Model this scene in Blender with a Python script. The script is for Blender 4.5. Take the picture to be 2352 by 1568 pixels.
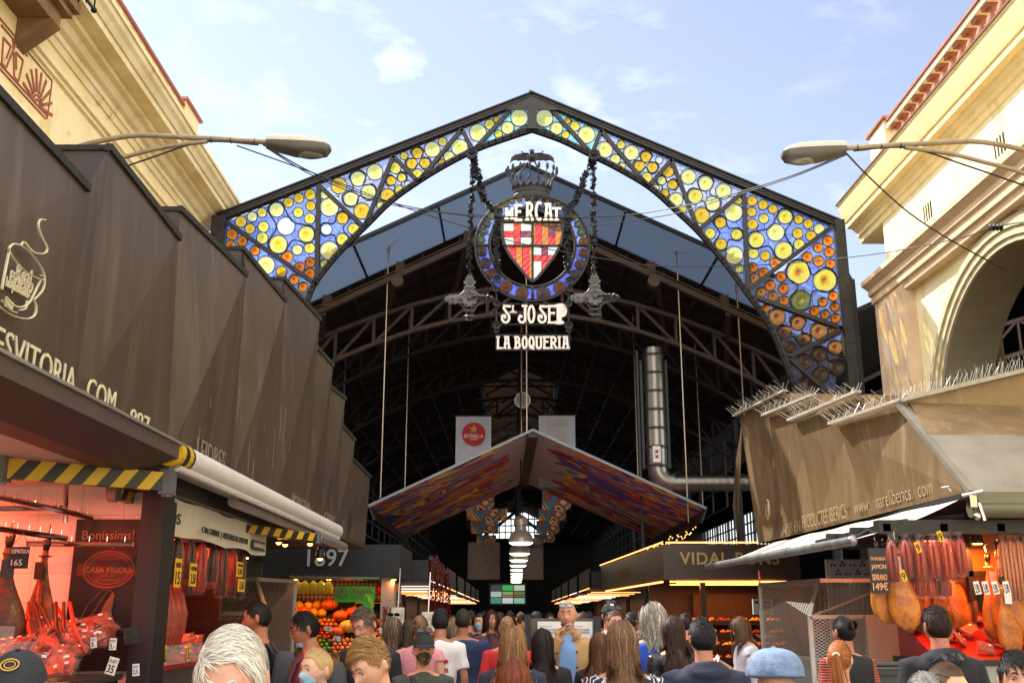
import bpy, math, random
from mathutils import Vector, Matrix, noise
from mathutils.geometry import delaunay_2d_cdt
R=math.radians
for o in list(bpy.data.objects): bpy.data.objects.remove(o)
S=bpy.context.scene; COL=S.collection
random.seed(7); rnd=random.random
def ru(a,b): return a+(b-a)*rnd()
# ---------------------------------------------------------------- camera
CAMZ=1.75; PITCH=14.95
cd=bpy.data.cameras.new('camera'); cam=bpy.data.objects.new('camera',cd); COL.objects.link(cam)
cam.location=(0,0,CAMZ); cam.rotation_euler=(R(90+PITCH),0,0)
cd.sensor_width=36; cd.lens=36.0; cd.clip_end=2000; cd.clip_start=.05
S.camera=cam
# ---------------------------------------------------------------- sky, sun, exposure
SUN_EL=47; SUN_AZ=-50      # azimuth from +Y (camera forward), negative = to the left
w=bpy.data.worlds.new('World'); S.world=w; w.use_nodes=True
nt=w.node_tree; nt.nodes.clear()
wo=nt.nodes.new('ShaderNodeOutputWorld'); bg=nt.nodes.new('ShaderNodeBackground')
sk=nt.nodes.new('ShaderNodeTexSky'); sk.sky_type='NISHITA'; sk.sun_disc=False
sk.sun_elevation=R(SUN_EL); sk.sun_rotation=R(SUN_AZ); sk.air_density=1.15; sk.dust_density=.35; sk.ozone_density=1.3
tc=nt.nodes.new('ShaderNodeTexCoord')
mp=nt.nodes.new('ShaderNodeMapping'); mp.inputs['Scale'].default_value=(1.0,1.0,2.4); mp.inputs['Location'].default_value=(1.35,.2,.75)
n1=nt.nodes.new('ShaderNodeTexNoise'); n1.inputs['Scale'].default_value=9.5; n1.inputs['Detail'].default_value=9; n1.inputs['Roughness'].default_value=.58; n1.inputs['Distortion'].default_value=.25
n2=nt.nodes.new('ShaderNodeTexNoise'); n2.inputs['Scale'].default_value=1.5; n2.inputs['Detail'].default_value=3
cr=nt.nodes.new('ShaderNodeValToRGB'); cr.color_ramp.elements[0].position=.53; cr.color_ramp.elements[1].position=.80
mx=nt.nodes.new('ShaderNodeMixRGB'); mx.blend_type='MIX'; mx.inputs['Color2'].default_value=(8.6,8.8,9.2,1)
ml=nt.nodes.new('ShaderNodeMath'); ml.operation='MULTIPLY'; 
L=nt.links.new
L(tc.outputs['Generated'],mp.inputs[0]); L(mp.outputs[0],n1.inputs[0]); L(mp.outputs[0],n2.inputs[0])
hs=nt.nodes.new('ShaderNodeHueSaturation'); hs.inputs['Saturation'].default_value=.72; tn=nt.nodes.new('ShaderNodeMixRGB'); tn.blend_type='MULTIPLY'; tn.inputs['Fac'].default_value=1; tn.inputs['Color2'].default_value=(1.0,.925,1.0,1); L(sk.outputs[0],tn.inputs['Color1']); L(tn.outputs[0],hs.inputs['Color'])
sx=nt.nodes.new('ShaderNodeSeparateXYZ'); L(tc.outputs['Generated'],sx.inputs[0])
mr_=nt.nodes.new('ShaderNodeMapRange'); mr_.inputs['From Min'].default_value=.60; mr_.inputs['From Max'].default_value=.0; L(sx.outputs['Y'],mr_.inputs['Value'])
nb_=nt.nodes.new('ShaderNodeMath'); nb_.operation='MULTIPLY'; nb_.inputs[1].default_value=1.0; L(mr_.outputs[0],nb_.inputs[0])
mb_=nt.nodes.new('ShaderNodeMixRGB'); mb_.inputs['Color2'].default_value=(13.0,12.7,12.4,1); L(nb_.outputs[0],mb_.inputs['Fac']); L(mx.outputs[0],mb_.inputs['Color1'])  # unseen white cloud bank added outside the view as fill light
L(n1.outputs[0],cr.inputs[0]); L(cr.outputs[0],ml.inputs[0])
cr2=nt.nodes.new('ShaderNodeValToRGB'); cr2.color_ramp.elements[0].position=.38; cr2.color_ramp.elements[1].position=.62; L(n2.outputs[0],cr2.inputs[0]); L(cr2.outputs[0],ml.inputs[1])
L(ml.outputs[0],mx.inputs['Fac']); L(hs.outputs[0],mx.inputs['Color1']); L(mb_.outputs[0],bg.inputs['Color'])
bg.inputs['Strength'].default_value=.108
L(bg.outputs[0],wo.inputs[0])
sd=bpy.data.lights.new('sun','SUN'); sd.energy=4.0; sd.angle=R(.6); sd.color=(1,.94,.84)
so=bpy.data.objects.new('sun',sd); COL.objects.link(so)
az=R(SUN_AZ); el=R(SUN_EL)
SD=Vector((math.sin(az)*math.cos(el),math.cos(az)*math.cos(el),math.sin(el)))
so.rotation_euler=(-SD).to_track_quat('-Z','Y').to_euler(); so.location=(0,0,60)
S.view_settings.view_transform='Standard'; S.view_settings.look='None'; S.view_settings.exposure=1.05; S.view_settings.gamma=1
S.render.engine='CYCLES'; S.render.resolution_x=1024; S.render.resolution_y=682
S.cycles.max_bounces=8; S.cycles.transparent_max_bounces=24; S.cycles.transmission_bounces=6
S.cycles.sample_clamp_indirect=6
# ---------------------------------------------------------------- picture to place
CT,ST=math.cos(R(PITCH)),math.sin(R(PITCH))
def ray(px,py):          # px,py on a 2352 x 1568 print of the view
    u=(px-1176)/2352; v=(784-py)/2352
    return Vector((u,CT-v*ST,ST+v*CT))
def PY(px,py,Y): r=ray(px,py); k=Y/r.y; return Vector((r.x*k,Y,CAMZ+r.z*k))
def PX(px,py,X): r=ray(px,py); k=X/r.x; return Vector((X,r.y*k,CAMZ+r.z*k))
def PZ(px,py,Z): r=ray(px,py); k=(Z-CAMZ)/r.z; return Vector((r.x*k,r.y*k,Z))
NS=2352/4096
def NY(nx,ny,Y): return PY(nx*NS,ny*NS,Y)
# ---------------------------------------------------------------- materials
def hexc(h):
    if not isinstance(h,str): return tuple(h)[:3]
    h=h.lstrip('#'); v=[int(h[i:i+2],16)/255 for i in (0,2,4)]
    return tuple(x/12.92 if x<=.04045 else ((x+.055)/1.055)**2.4 for x in v)
MATS={}
def mat(name,col,rough=.6,metal=0,var=0,scale=6,bump=0,bscale=None,spec=.5,col2=None,emit=0,sheen=0,stretch=None,detail=6,coat=0):
    if name in MATS: return MATS[name]
    m=bpy.data.materials.new(name); m.use_nodes=True; t=m.node_tree; b=t.nodes['Principled BSDF']
    c=hexc(col); b.inputs['Base Color'].default_value=(*c,1); b.inputs['Roughness'].default_value=rough; b.inputs['Metallic'].default_value=metal
    b.inputs['Specular IOR Level'].default_value=spec
    if coat: b.inputs['Coat Weight'].default_value=coat
    if emit: b.inputs['Emission Color'].default_value=(*c,1); b.inputs['Emission Strength'].default_value=emit
    if var or bump or col2:
        tx=t.nodes.new('ShaderNodeTexCoord'); mpn=t.nodes.new('ShaderNodeMapping'); t.links.new(tx.outputs['Object'],mpn.inputs[0])
        if stretch: mpn.inputs['Scale'].default_value=stretch
        nz=t.nodes.new('ShaderNodeTexNoise'); nz.inputs['Scale'].default_value=scale; nz.inputs['Detail'].default_value=detail; nz.inputs['Roughness'].default_value=.6
        t.links.new(mpn.outputs[0],nz.inputs[0])
        rp=t.nodes.new('ShaderNodeValToRGB'); rp.color_ramp.elements[0].position=.3; rp.color_ramp.elements[1].position=.7
        c2=hexc(col2) if col2 else tuple(x*(1+var) for x in c); c1=tuple(x*(1-var) for x in c) if not col2 else c
        rp.color_ramp.elements[0].color=(*c1,1); rp.color_ramp.elements[1].color=(*[min(1,x) for x in c2],1)
        t.links.new(nz.outputs[0],rp.inputs[0]); t.links.new(rp.outputs[0],b.inputs['Base Color'])
        if bump:
            nb=t.nodes.new('ShaderNodeTexNoise'); nb.inputs['Scale'].default_value=bscale or scale*4; nb.inputs['Detail'].default_value=5
            t.links.new(mpn.outputs[0],nb.inputs[0]); bp=t.nodes.new('ShaderNodeBump'); bp.inputs['Strength'].default_value=bump; bp.inputs['Distance'].default_value=.02
            t.links.new(nb.outputs[0],bp.inputs['Height']); t.links.new(bp.outputs[0],b.inputs['Normal'])
    MATS[name]=m; return m
def streak(m,col,lo=.55,hi=.78,sc=(2.2,2.2,.22),scale=1.3,fac=1.0,blend='MULTIPLY'):
    t=m.node_tree; b=t.nodes['Principled BSDF']; l=t.links; tx=t.nodes.new('ShaderNodeTexCoord'); mp_=t.nodes.new('ShaderNodeMapping'); mp_.inputs['Scale'].default_value=sc; mp_.inputs['Location'].default_value=(3.1,1.7,.4)
    nz=t.nodes.new('ShaderNodeTexNoise'); nz.inputs['Scale'].default_value=scale; nz.inputs['Detail'].default_value=9; nz.inputs['Roughness'].default_value=.68; l.new(tx.outputs['Object'],mp_.inputs[0]); l.new(mp_.outputs[0],nz.inputs[0])
    rp=t.nodes.new('ShaderNodeMapRange'); rp.inputs['From Min'].default_value=lo; rp.inputs['From Max'].default_value=hi; rp.inputs['To Max'].default_value=fac; l.new(nz.outputs[0],rp.inputs['Value'])
    mx_=t.nodes.new('ShaderNodeMixRGB'); mx_.blend_type=blend; mx_.inputs['Color2'].default_value=(*col,1); l.new(rp.outputs[0],mx_.inputs['Fac'])
    src=b.inputs['Base Color']
    if src.links: l.new(src.links[0].from_socket,mx_.inputs['Color1'])
    else: mx_.inputs['Color1'].default_value=src.default_value
    l.new(mx_.outputs[0],b.inputs['Base Color']); return m
def randvar(m,lo=.65,hi=1.2,c=(1,.9,.8)):
    t=m.node_tree; b=t.nodes['Principled BSDF']; l=t.links; oi=t.nodes.new('ShaderNodeObjectInfo'); mr=t.nodes.new('ShaderNodeValToRGB'); mr.color_ramp.elements[0].color=(lo*c[0],lo*c[1],lo*c[2],1); mr.color_ramp.elements[1].color=(hi,hi,hi,1); l.new(oi.outputs['Random'],mr.inputs[0])
    mx_=t.nodes.new('ShaderNodeMixRGB'); mx_.blend_type='MULTIPLY'; mx_.inputs['Fac'].default_value=1; l.new(mr.outputs[0],mx_.inputs['Color2']); src=b.inputs['Base Color']
    if src.links: l.new(src.links[0].from_socket,mx_.inputs['Color1'])
    else: mx_.inputs['Color1'].default_value=src.default_value
    l.new(mx_.outputs[0],src); return m
ORD=['first','second','third','fourth','fifth','sixth','seventh','eighth','ninth','tenth','eleventh','twelfth','thirteenth','fourteenth','fifteenth','sixteenth','seventeenth','eighteenth']
def nodes(m): return m.node_tree.nodes,m.node_tree.links
def glassmat(name,col,kind='blue'):
    """coloured leaded glass: part of the light scatters through, part passes straight"""
    if name in MATS: return MATS[name]
    m=bpy.data.materials.new(name); m.use_nodes=True; t=m.node_tree; t.nodes.clear(); Ln=t.links.new
    out=t.nodes.new('ShaderNodeOutputMaterial'); tl=t.nodes.new('ShaderNodeBsdfTranslucent'); tr=t.nodes.new('ShaderNodeBsdfTransparent'); gl=t.nodes.new('ShaderNodeBsdfGlossy')
    gl.inputs['Roughness'].default_value=.12; gl.inputs['Color'].default_value=(.9,.9,.9,1)
    m1=t.nodes.new('ShaderNodeMixShader'); m1.inputs[0].default_value=.5; m2=t.nodes.new('ShaderNodeMixShader'); m2.inputs[0].default_value=.04
    tx=t.nodes.new('ShaderNodeTexCoord'); c=hexc(col)
    if kind=='blue':
        vo=t.nodes.new('ShaderNodeTexVoronoi'); vo.feature='DISTANCE_TO_EDGE'; vo.inputs['Scale'].default_value=5.2
        vc=t.nodes.new('ShaderNodeTexVoronoi'); vc.inputs['Scale'].default_value=5.2
        mpn=t.nodes.new('ShaderNodeMapping'); Ln(tx.outputs['Object'],mpn.inputs[0]); mpn.inputs['Scale'].default_value=(1,0,1)
        Ln(mpn.outputs[0],vo.inputs[0]); Ln(mpn.outputs[0],vc.inputs[0])
        gt=t.nodes.new('ShaderNodeMath'); gt.operation='GREATER_THAN'; gt.inputs[1].default_value=.017; Ln(vo.outputs[0],gt.inputs[0])
        sp=t.nodes.new('ShaderNodeSeparateColor'); Ln(vc.outputs['Color'],sp.inputs[0])
        rp=t.nodes.new('ShaderNodeValToRGB'); rp.color_ramp.elements[0].color=(*[x*.72 for x in c],1); rp.color_ramp.elements[1].color=(*[min(1,x*1.25+.02) for x in c],1); Ln(sp.outputs[0],rp.inputs[0])
        lead=t.nodes.new('ShaderNodeBsdfDiffuse'); lead.inputs[0].default_value=(.02,.02,.025,1)
        Ln(rp.outputs[0],tl.inputs[0]); Ln(rp.outputs[0],tr.inputs[0])
        nz=t.nodes.new('ShaderNodeTexNoise'); nz.inputs['Scale'].default_value=60; bp=t.nodes.new('ShaderNodeBump'); bp.inputs['Strength'].default_value=.5; bp.inputs['Distance'].default_value=.01; Ln(tx.outputs['Object'],nz.inputs[0]); Ln(nz.outputs[0],bp.inputs['Height']); Ln(bp.outputs[0],gl.inputs['Normal'])
        Ln(tl.outputs[0],m1.inputs[1]); Ln(tr.outputs[0],m1.inputs[2]); Ln(m1.outputs[0],m2.inputs[1]); Ln(gl.outputs[0],m2.inputs[2])
        m3=t.nodes.new('ShaderNodeMixShader'); Ln(gt.outputs[0],m3.inputs[0]); Ln(lead.outputs[0],m3.inputs[1]); Ln(m2.outputs[0],m3.inputs[2]); Ln(m3.outputs[0],out.inputs[0])
    else:  # roundel or plain; radial rings from UV
        c1,c2,c3=[hexc(x) for x in col.split()] if isinstance(col,str) and ' ' in col else (c,c,c)
        uv=t.nodes.new('ShaderNodeUVMap'); ln=t.nodes.new('ShaderNodeVectorMath'); ln.operation='LENGTH'
        nz=t.nodes.new('ShaderNodeTexNoise'); nz.inputs['Scale'].default_value=2.2; nz.inputs['Detail'].default_value=3
        oi=t.nodes.new('ShaderNodeObjectInfo'); ad=t.nodes.new('ShaderNodeVectorMath'); ad.operation='ADD'; Ln(uv.outputs[0],ad.inputs[0]); Ln(oi.outputs['Location'],ad.inputs[1]); Ln(ad.outputs[0],nz.inputs[0])
        Ln(uv.outputs[0],ln.inputs[0])
        wv=t.nodes.new('ShaderNodeMath'); wv.operation='SINE'; mu=t.nodes.new('ShaderNodeMath'); mu.operation='MULTIPLY_ADD'; mu.inputs[1].default_value=34
        n5=t.nodes.new('ShaderNodeMath'); n5.operation='MULTIPLY'; n5.inputs[1].default_value=9; Ln(nz.outputs[0],n5.inputs[0]); Ln(ln.outputs['Value'],mu.inputs[0]); Ln(n5.outputs[0],mu.inputs[2]); Ln(mu.outputs[0],wv.inputs[0])
        f=t.nodes.new('ShaderNodeMath'); f.operation='MULTIPLY_ADD'; f.inputs[1].default_value=.09; Ln(wv.outputs[0],f.inputs[0])
        f2=t.nodes.new('ShaderNodeMath'); f2.operation='MULTIPLY_ADD'; f2.inputs[1].default_value=.55; Ln(nz.outputs[0],f2.inputs[0]); sb=t.nodes.new('ShaderNodeMath'); sb.operation='SUBTRACT'; sb.inputs[1].default_value=.27; Ln(ln.outputs['Value'],sb.inputs[0]); Ln(sb.outputs[0],f2.inputs[2]); Ln(f2.outputs[0],f.inputs[2])
        rp=t.nodes.new('ShaderNodeValToRGB'); e=rp.color_ramp.elements; e[0].position=.05; e[0].color=(*c1,1); e[1].position=.95; e[1].color=(*c3,1); k=e.new(.5); k.color=(*c2,1)
        Ln(f.outputs[0],rp.inputs[0]); Ln(rp.outputs[0],tl.inputs[0]); Ln(rp.outputs[0],tr.inputs[0])
        bp=t.nodes.new('ShaderNodeBump'); bp.inputs['Strength'].default_value=.6; bp.inputs['Distance'].default_value=.02; Ln(wv.outputs[0],bp.inputs['Height']); Ln(bp.outputs[0],gl.inputs['Normal'])
        m1.inputs[0].default_value=.45
        Ln(tl.outputs[0],m1.inputs[1]); Ln(tr.outputs[0],m1.inputs[2]); Ln(m1.outputs[0],m2.inputs[1]); Ln(gl.outputs[0],m2.inputs[2]); m2.inputs[0].default_value=.07; Ln(m2.outputs[0],out.inputs[0])
    MATS[name]=m; return m
# ---------------------------------------------------------------- mesh builder
def wloc(o):
    v=Vector(o.location)
    while o.parent: o=o.parent; v=v+o.location
    return v
class MB:
    def __init__(s): s.v=[]; s.f=[]; s.mi=[]; s.uv={}; s.m=0; s.col=None
    def add(s,vs,fs,m=None):
        b=len(s.v); s.v+= [Vector(p) for p in vs]; s.f+=[tuple(i+b for i in f) for f in fs]; s.mi+=[s.m if m is None else m]*len(fs)
        return s
    def box(s,c,d,rz=0,M=None,m=None):
        x,y,z=[k/2 for k in d]; vs=[Vector((a*x,b*y,e*z)) for a in(-1,1) for b in(-1,1) for e in(-1,1)]
        if M is None: M=Matrix.Rotation(rz,3,'Z')
        vs=[M@p+Vector(c) for p in vs]
        return s.add(vs,[(0,1,3,2),(4,6,7,5),(0,4,5,1),(2,3,7,6),(0,2,6,4),(1,5,7,3)],m)
    def b2(s,a,b,m=None): a=Vector(a); b=Vector(b); return s.box((a+b)/2,[abs(k) for k in (b-a)],m=m)
    def bar(s,a,b,w,h,up=(0,0,1),m=None):
        a=Vector(a); b=Vector(b); d=b-a; l=d.length
        if l<1e-6: return s
        d/=l; up=Vector(up)
        if abs(d.dot(up))>.99: up=Vector((0,1,0)) if abs(d.y)<.9 else Vector((1,0,0))
        x=d.cross(up).normalized(); z=x.cross(d)
        M=Matrix((x,d,z)).transposed()
        return s.box((a+b)/2,(w,l,h),M=M,m=m)
    def tube(s,pts,r,n=8,cap=True,m=None,sq=1):
        pts=[Vector(p) for p in pts]; k=len(pts); rs=r if isinstance(r,(list,tuple)) else [r]*k
        vs=[];up=None
        for i,p in enumerate(pts):
            d=(pts[min(i+1,k-1)]-pts[max(i-1,0)]).normalized()
            if up is None: up=Vector((0,0,1)) if abs(d.z)<.9 else Vector((0,1,0))
            x=d.cross(up)
            if x.length<1e-4: x=d.orthogonal()
            x.normalize(); up=x.cross(d)
            for j in range(n):
                a=2*math.pi*j/n; vs.append(p+(x*math.cos(a)+up*math.sin(a)*sq)*rs[i])
        fs=[(i*n+j,i*n+(j+1)%n,(i+1)*n+(j+1)%n,(i+1)*n+j) for i in range(k-1) for j in range(n)]
        if cap: fs+=[tuple(range(n-1,-1,-1)),tuple((k-1)*n+j for j in range(n))]
        return s.add(vs,fs,m)
    def loft(s,rings,cap=True,m=None):
        n=len(rings[0]); vs=[p for r in rings for p in r]; k=len(rings)
        fs=[(i*n+j,i*n+(j+1)%n,(i+1)*n+(j+1)%n,(i+1)*n+j) for i in range(k-1) for j in range(n)]
        if cap: fs+=[tuple(range(n-1,-1,-1)),tuple((k-1)*n+j for j in range(n))]
        return s.add(vs,fs,m)
    def lathe(s,c,prof,n=16,ax='Z',m=None,sx=1,sy=1):
        c=Vector(c); rings=[]
        for r,h in prof:
            ring=[]
            for j in range(n):
                a=2*math.pi*j/n; x,y=r*math.cos(a)*sx,r*math.sin(a)*sy
                ring.append(c+(Vector((x,y,h)) if ax=='Z' else Vector((x,-h,y)) if ax=='Y' else Vector((h,x,y))))
            rings.append(ring)
        return s.loft(rings,m=m)
    def ball(s,c,r,n=10,m=None):
        rx,ry,rz=r if isinstance(r,(tuple,list)) else (r,)*3
        k=max(4,n//2+1); rings=[[Vector(c)+Vector((rx*math.sin(p)*math.cos(a),ry*math.sin(p)*math.sin(a),-rz*math.cos(p))) for a in [2*math.pi*j/n for j in range(n)]] for p in [math.pi*(.02+.96*i/k) for i in range(k+1)]]
        return s.loft(rings,m=m)
    def prism(s,pts,d,m=None):   # extrude planar polygon by vector d
        pts=[Vector(p) for p in pts]; n=len(pts); d=Vector(d)
        return s.add(pts+[p+d for p in pts],[tuple(range(n-1,-1,-1)),tuple(range(n,2*n))]+[(i,(i+1)%n,n+(i+1)%n,n+i) for i in range(n)],m)
    def quad(s,a,b,c,d,m=None): return s.add([a,b,c,d],[(0,1,2,3)],m)
    def sheet(s,a,b,c,d,th=.02,m=None):
        a,b,c,d=map(Vector,(a,b,c,d)); n=(b-a).cross(d-a).normalized()*th
        return s.prism([a,b,c,d],n,m)
    def build(s,name,mats,parent=None,smooth=False,origin=None,uv=None,auto=None):
        if not isinstance(mats,(list,tuple)): mats=[mats]
        if parent is not None: off=wloc(parent) if origin is None else Vector(origin)
        elif origin is not None: off=Vector(origin)
        else:
            xs=[p.x for p in s.v]; ys=[p.y for p in s.v]; off=Vector(((min(xs)+max(xs))/2,(min(ys)+max(ys))/2,min(p.z for p in s.v)))
        me=bpy.data.meshes.new(name); me.from_pydata([tuple(p-off) for p in s.v],[],s.f)
        for q in mats: me.materials.append(q)
        me.polygons.foreach_set('material_index',s.mi)
        if smooth or auto: me.polygons.foreach_set('use_smooth',[True]*len(me.polygons))
        if uv:
            l=me.uv_layers.new(name='UVMap'); 
            for lp in me.loops: l.data[lp.index].uv=uv[lp.vertex_index]
        me.update()
        if auto: me.set_sharp_from_angle(angle=R(auto))
        o=bpy.data.objects.new(name,me); COL.objects.link(o)
        if parent is not None: o.parent=parent; o.location=off-wloc(parent)
        else: o.location=off
        return o
def tag(o,label=None,cat=None,group=None,kind=None):
    if label: o['label']=label
    if cat: o['category']=cat
    if group: o['group']=group
    if kind: o['kind']=kind
    return o
def thing(name,loc,label,cat,group=None,rz=0):
    o=bpy.data.objects.new(name,None); COL.objects.link(o); o.location=loc; o.rotation_euler=(0,0,rz); o.empty_display_size=.1
    return tag(o,label,cat,group)
def dup(root,loc,rz=0,label=None,group=None,scale=None):
    r=root.copy(); COL.objects.link(r); r.location=loc; r.rotation_euler=(0,0,rz)
    if scale: r.scale=(scale,)*3 if not isinstance(scale,(tuple,list)) else scale
    if label: r['label']=label
    if group: r['group']=group
    for ch in list(root.children):
        c=ch.copy(); COL.objects.link(c); c.parent=r
        for g in ch.children:
            d=g.copy(); COL.objects.link(d); d.parent=c
    return r
# ---------------------------------------------------------------- lettering
_tc={}
def textgeo(t,bold=0,space=1):
    k=(t,bold,space)
    if k in _tc: return _tc[k]
    cu=bpy.data.curves.new('t','FONT'); cu.body=t; cu.size=1; cu.offset=bold; cu.space_character=space; cu.resolution_u=3
    o=bpy.data.objects.new('t',cu); COL.objects.link(o); bpy.context.view_layer.update()
    me=bpy.data.meshes.new_from_object(o); vs=[(p.co.x,p.co.y) for p in me.vertices]; fs=[tuple(p.vertices) for p in me.polygons]
    bpy.data.objects.remove(o); bpy.data.curves.remove(cu); bpy.data.meshes.remove(me)
    if vs:
        x0=min(a for a,b in vs); x1=max(a for a,b in vs); y0=min(b for a,b in vs); y1=max(b for a,b in vs)
        vs=[((a-x0)/(x1-x0+1e-9),(b-y0)/(y1-y0+1e-9)) for a,b in vs]
    _tc[k]=(vs,fs); return vs,fs
def put_text(mb,t,o,xa,ya,bold=.012,space=1,th=.004,m=None):
    """text fills the box o + s*xa + t*ya"""
    vs,fs=textgeo(t,bold,space); o=Vector(o); xa=Vector(xa); ya=Vector(ya); n=xa.cross(ya).normalized()*th
    pts=[o+xa*a+ya*b+n for a,b in vs]; k=len(pts)
    mb.add(pts,fs,m)
    ed={}
    for f in fs:
        for i in range(len(f)):
            e=(f[i],f[(i+1)%len(f)]); ed[e]=1
    bd=[e for e in ed if (e[1],e[0]) not in ed]
    mb.add(pts+[p-n*2 for p in pts],[(a,a+k,b+k,b) for a,b in bd],m)
def catmull(P,n=6,closed=False):
    P=[Vector(p) for p in P]; k=len(P); out=[]
    rngs=range(k) if closed else range(k-1)
    g=(lambda i:P[i%k]) if closed else (lambda i:P[max(0,min(k-1,i))])
    for i in rngs:
        a,b,c,d=g(i-1),g(i),g(i+1),g(i+2)
        for j in range(n):
            t=j/n; out.append(.5*((2*b)+(c-a)*t+(2*a-5*b+4*c-d)*t*t+(3*b-a-3*c+d)*t**3))
    if not closed: out.append(P[-1])
    return out
# ================================================================ palette
IRON=mat('dark_iron','#2b2826',.55,.3,.25,5,.15)
IRONB=mat('black_iron','#1b1a1c',.35,.5,.2,8,.3)
WIRON=mat('weathered_iron','#5a5855',.5,.4,.25,8,.25)
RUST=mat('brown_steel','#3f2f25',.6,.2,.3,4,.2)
CREAM=mat('cream_render','#f2dfae',.85,0,.10,.9,.25,14,col2='#e2cb90')
CREAMW=mat('pale_cream_render','#efe4c0',.85,0,.06,1.1,.25,12,col2='#e0d2a4')
STONE=mat('beige_stone','#b79d7b',.8,0,.2,3,.4,20,col2='#95795a')
STONEL=mat('left_cornice_stone','#f4e4b6',.85,0,.2,1.2,.3,16,col2='#dcc692')
TERRA=mat('terracotta','#9a5a40',.7,0,.25,8,.2)
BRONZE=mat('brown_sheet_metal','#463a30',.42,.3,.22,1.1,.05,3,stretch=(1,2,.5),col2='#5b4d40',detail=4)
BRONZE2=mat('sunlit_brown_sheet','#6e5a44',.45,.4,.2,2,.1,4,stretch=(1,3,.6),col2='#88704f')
RIMM=mat('weathered_rim','#26241f',.8,.1,.4,14,.6)
for _m in (CREAM,CREAMW,STONEL): streak(_m,(.80,.70,.56),.52,.80)
for _m in (CREAM,STONEL): streak(_m,(.62,.50,.36),.60,.72,(.8,.8,.8),3.1,.8)
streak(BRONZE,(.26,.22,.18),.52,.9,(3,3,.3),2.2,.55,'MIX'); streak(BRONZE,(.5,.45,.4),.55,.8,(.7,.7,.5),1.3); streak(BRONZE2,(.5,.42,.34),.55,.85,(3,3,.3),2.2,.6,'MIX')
LEAD=mat('grey_lead_sheet','#77736b',.45,.4,.15,2.2,.1,5,col2='#8e8a80')
ALU=mat('brushed_aluminium','#b9bab8',.35,.8,.1,9,.05)
STEEL=mat('stainless_steel','#8a877e',.34,.95,.15,2,.03,stretch=(1,1,.2))
CHROME=mat('chrome','#c8c4be',.12,1)
WHITEP=mat('white_powder_coat','#dcdcda',.35,0,.05,6)
BLACKP=mat('black_plastic','#151515',.45,0,.2,10)
DARKW=mat('dark_paint','#17191d',.55,0,.2,4)
LETTER=mat('cream_lettering','#ded6cc',.5,0,.05,8)
PALE=mat('painted_pale_letters','#cfc3a4',.7,0,.15,20)
FADED=mat('faded_letters','#7d6d5a',.7,0,.3,30)
BLUEG=glassmat('blue_leaded_glass','#7f9cff')
BLUEP=glassmat('deep_blue_glass','#4a5cff'); BLUEP.node_tree.nodes['Mix Shader'].inputs[0].default_value=.12; BLUER=glassmat('ring_blue_glass','#7c9cff'); BLUER.node_tree.nodes['Mix Shader'].inputs[0].default_value=.2
GK={'W':'#fffbe0 #fafcf4 #f6fbea','L':'#fdee48 #fdf68c #fcf6b8','Y':'#f4c81c #fde94a #fbf090','G':'#f0a808 #fcca1c #fbd858',
    'O':'#c83808 #f88410 #ffb030','A':'#a03408 #e07410 #f09830','B':'#703818 #c07c3a #b07838','S':'#c83c08 #fde038 #fde870','V':'#c8c440 #8a9440 #b0b058'}
GMAT={k:glassmat('roundel_glass_'+{'W':'white','L':'pale','Y':'yellow','G':'gold','O':'orange','A':'amber','B':'brown','S':'sunny','V':'olive'}[k],v,'r') for k,v in GK.items()}
for k,v in GK.items():
    GMAT[k+'m']=glassmat('medallion_roundel_'+{'W':'white','L':'pale','Y':'yellow','G':'gold','O':'orange','A':'amber','B':'brown','S':'sunny','V':'olive'}[k],v,'r'); GMAT[k+'m'].node_tree.nodes['Mix Shader'].inputs[0].default_value=.15
for k in 'WLYGSV': GMAT[k].node_tree.nodes['Mix Shader'].inputs[0].default_value=.66
for k in 'OAB': GMAT[k].node_tree.nodes['Mix Shader'].inputs[0].default_value=.38
# ================================================================ ground
g=MB(); 
g.quad((-200,-60,0),(200,-60,0),(200,260,0),(-200,260,0))
PAV=mat('paving','#7d7770',.8,0,.2,1.5,.3,30)
ns,ls=nodes(PAV); br=ns.new('ShaderNodeTexBrick'); br.inputs['Scale'].default_value=1.6; br.inputs['Color1'].default_value=(.20,.19,.18,1); br.inputs['Color2'].default_value=(.16,.15,.14,1); br.inputs['Mortar'].default_value=(.06,.06,.06,1); br.inputs['Mortar Size'].default_value=.012
ls.new([n for n in ns if n.type=='TEX_COORD'][0].outputs['Object'],br.inputs[0]); ls.new(br.outputs[0],ns['Principled BSDF'].inputs['Base Color'])
tag(g.build('ground',PAV,origin=(0,0,0)),kind='structure')
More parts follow.
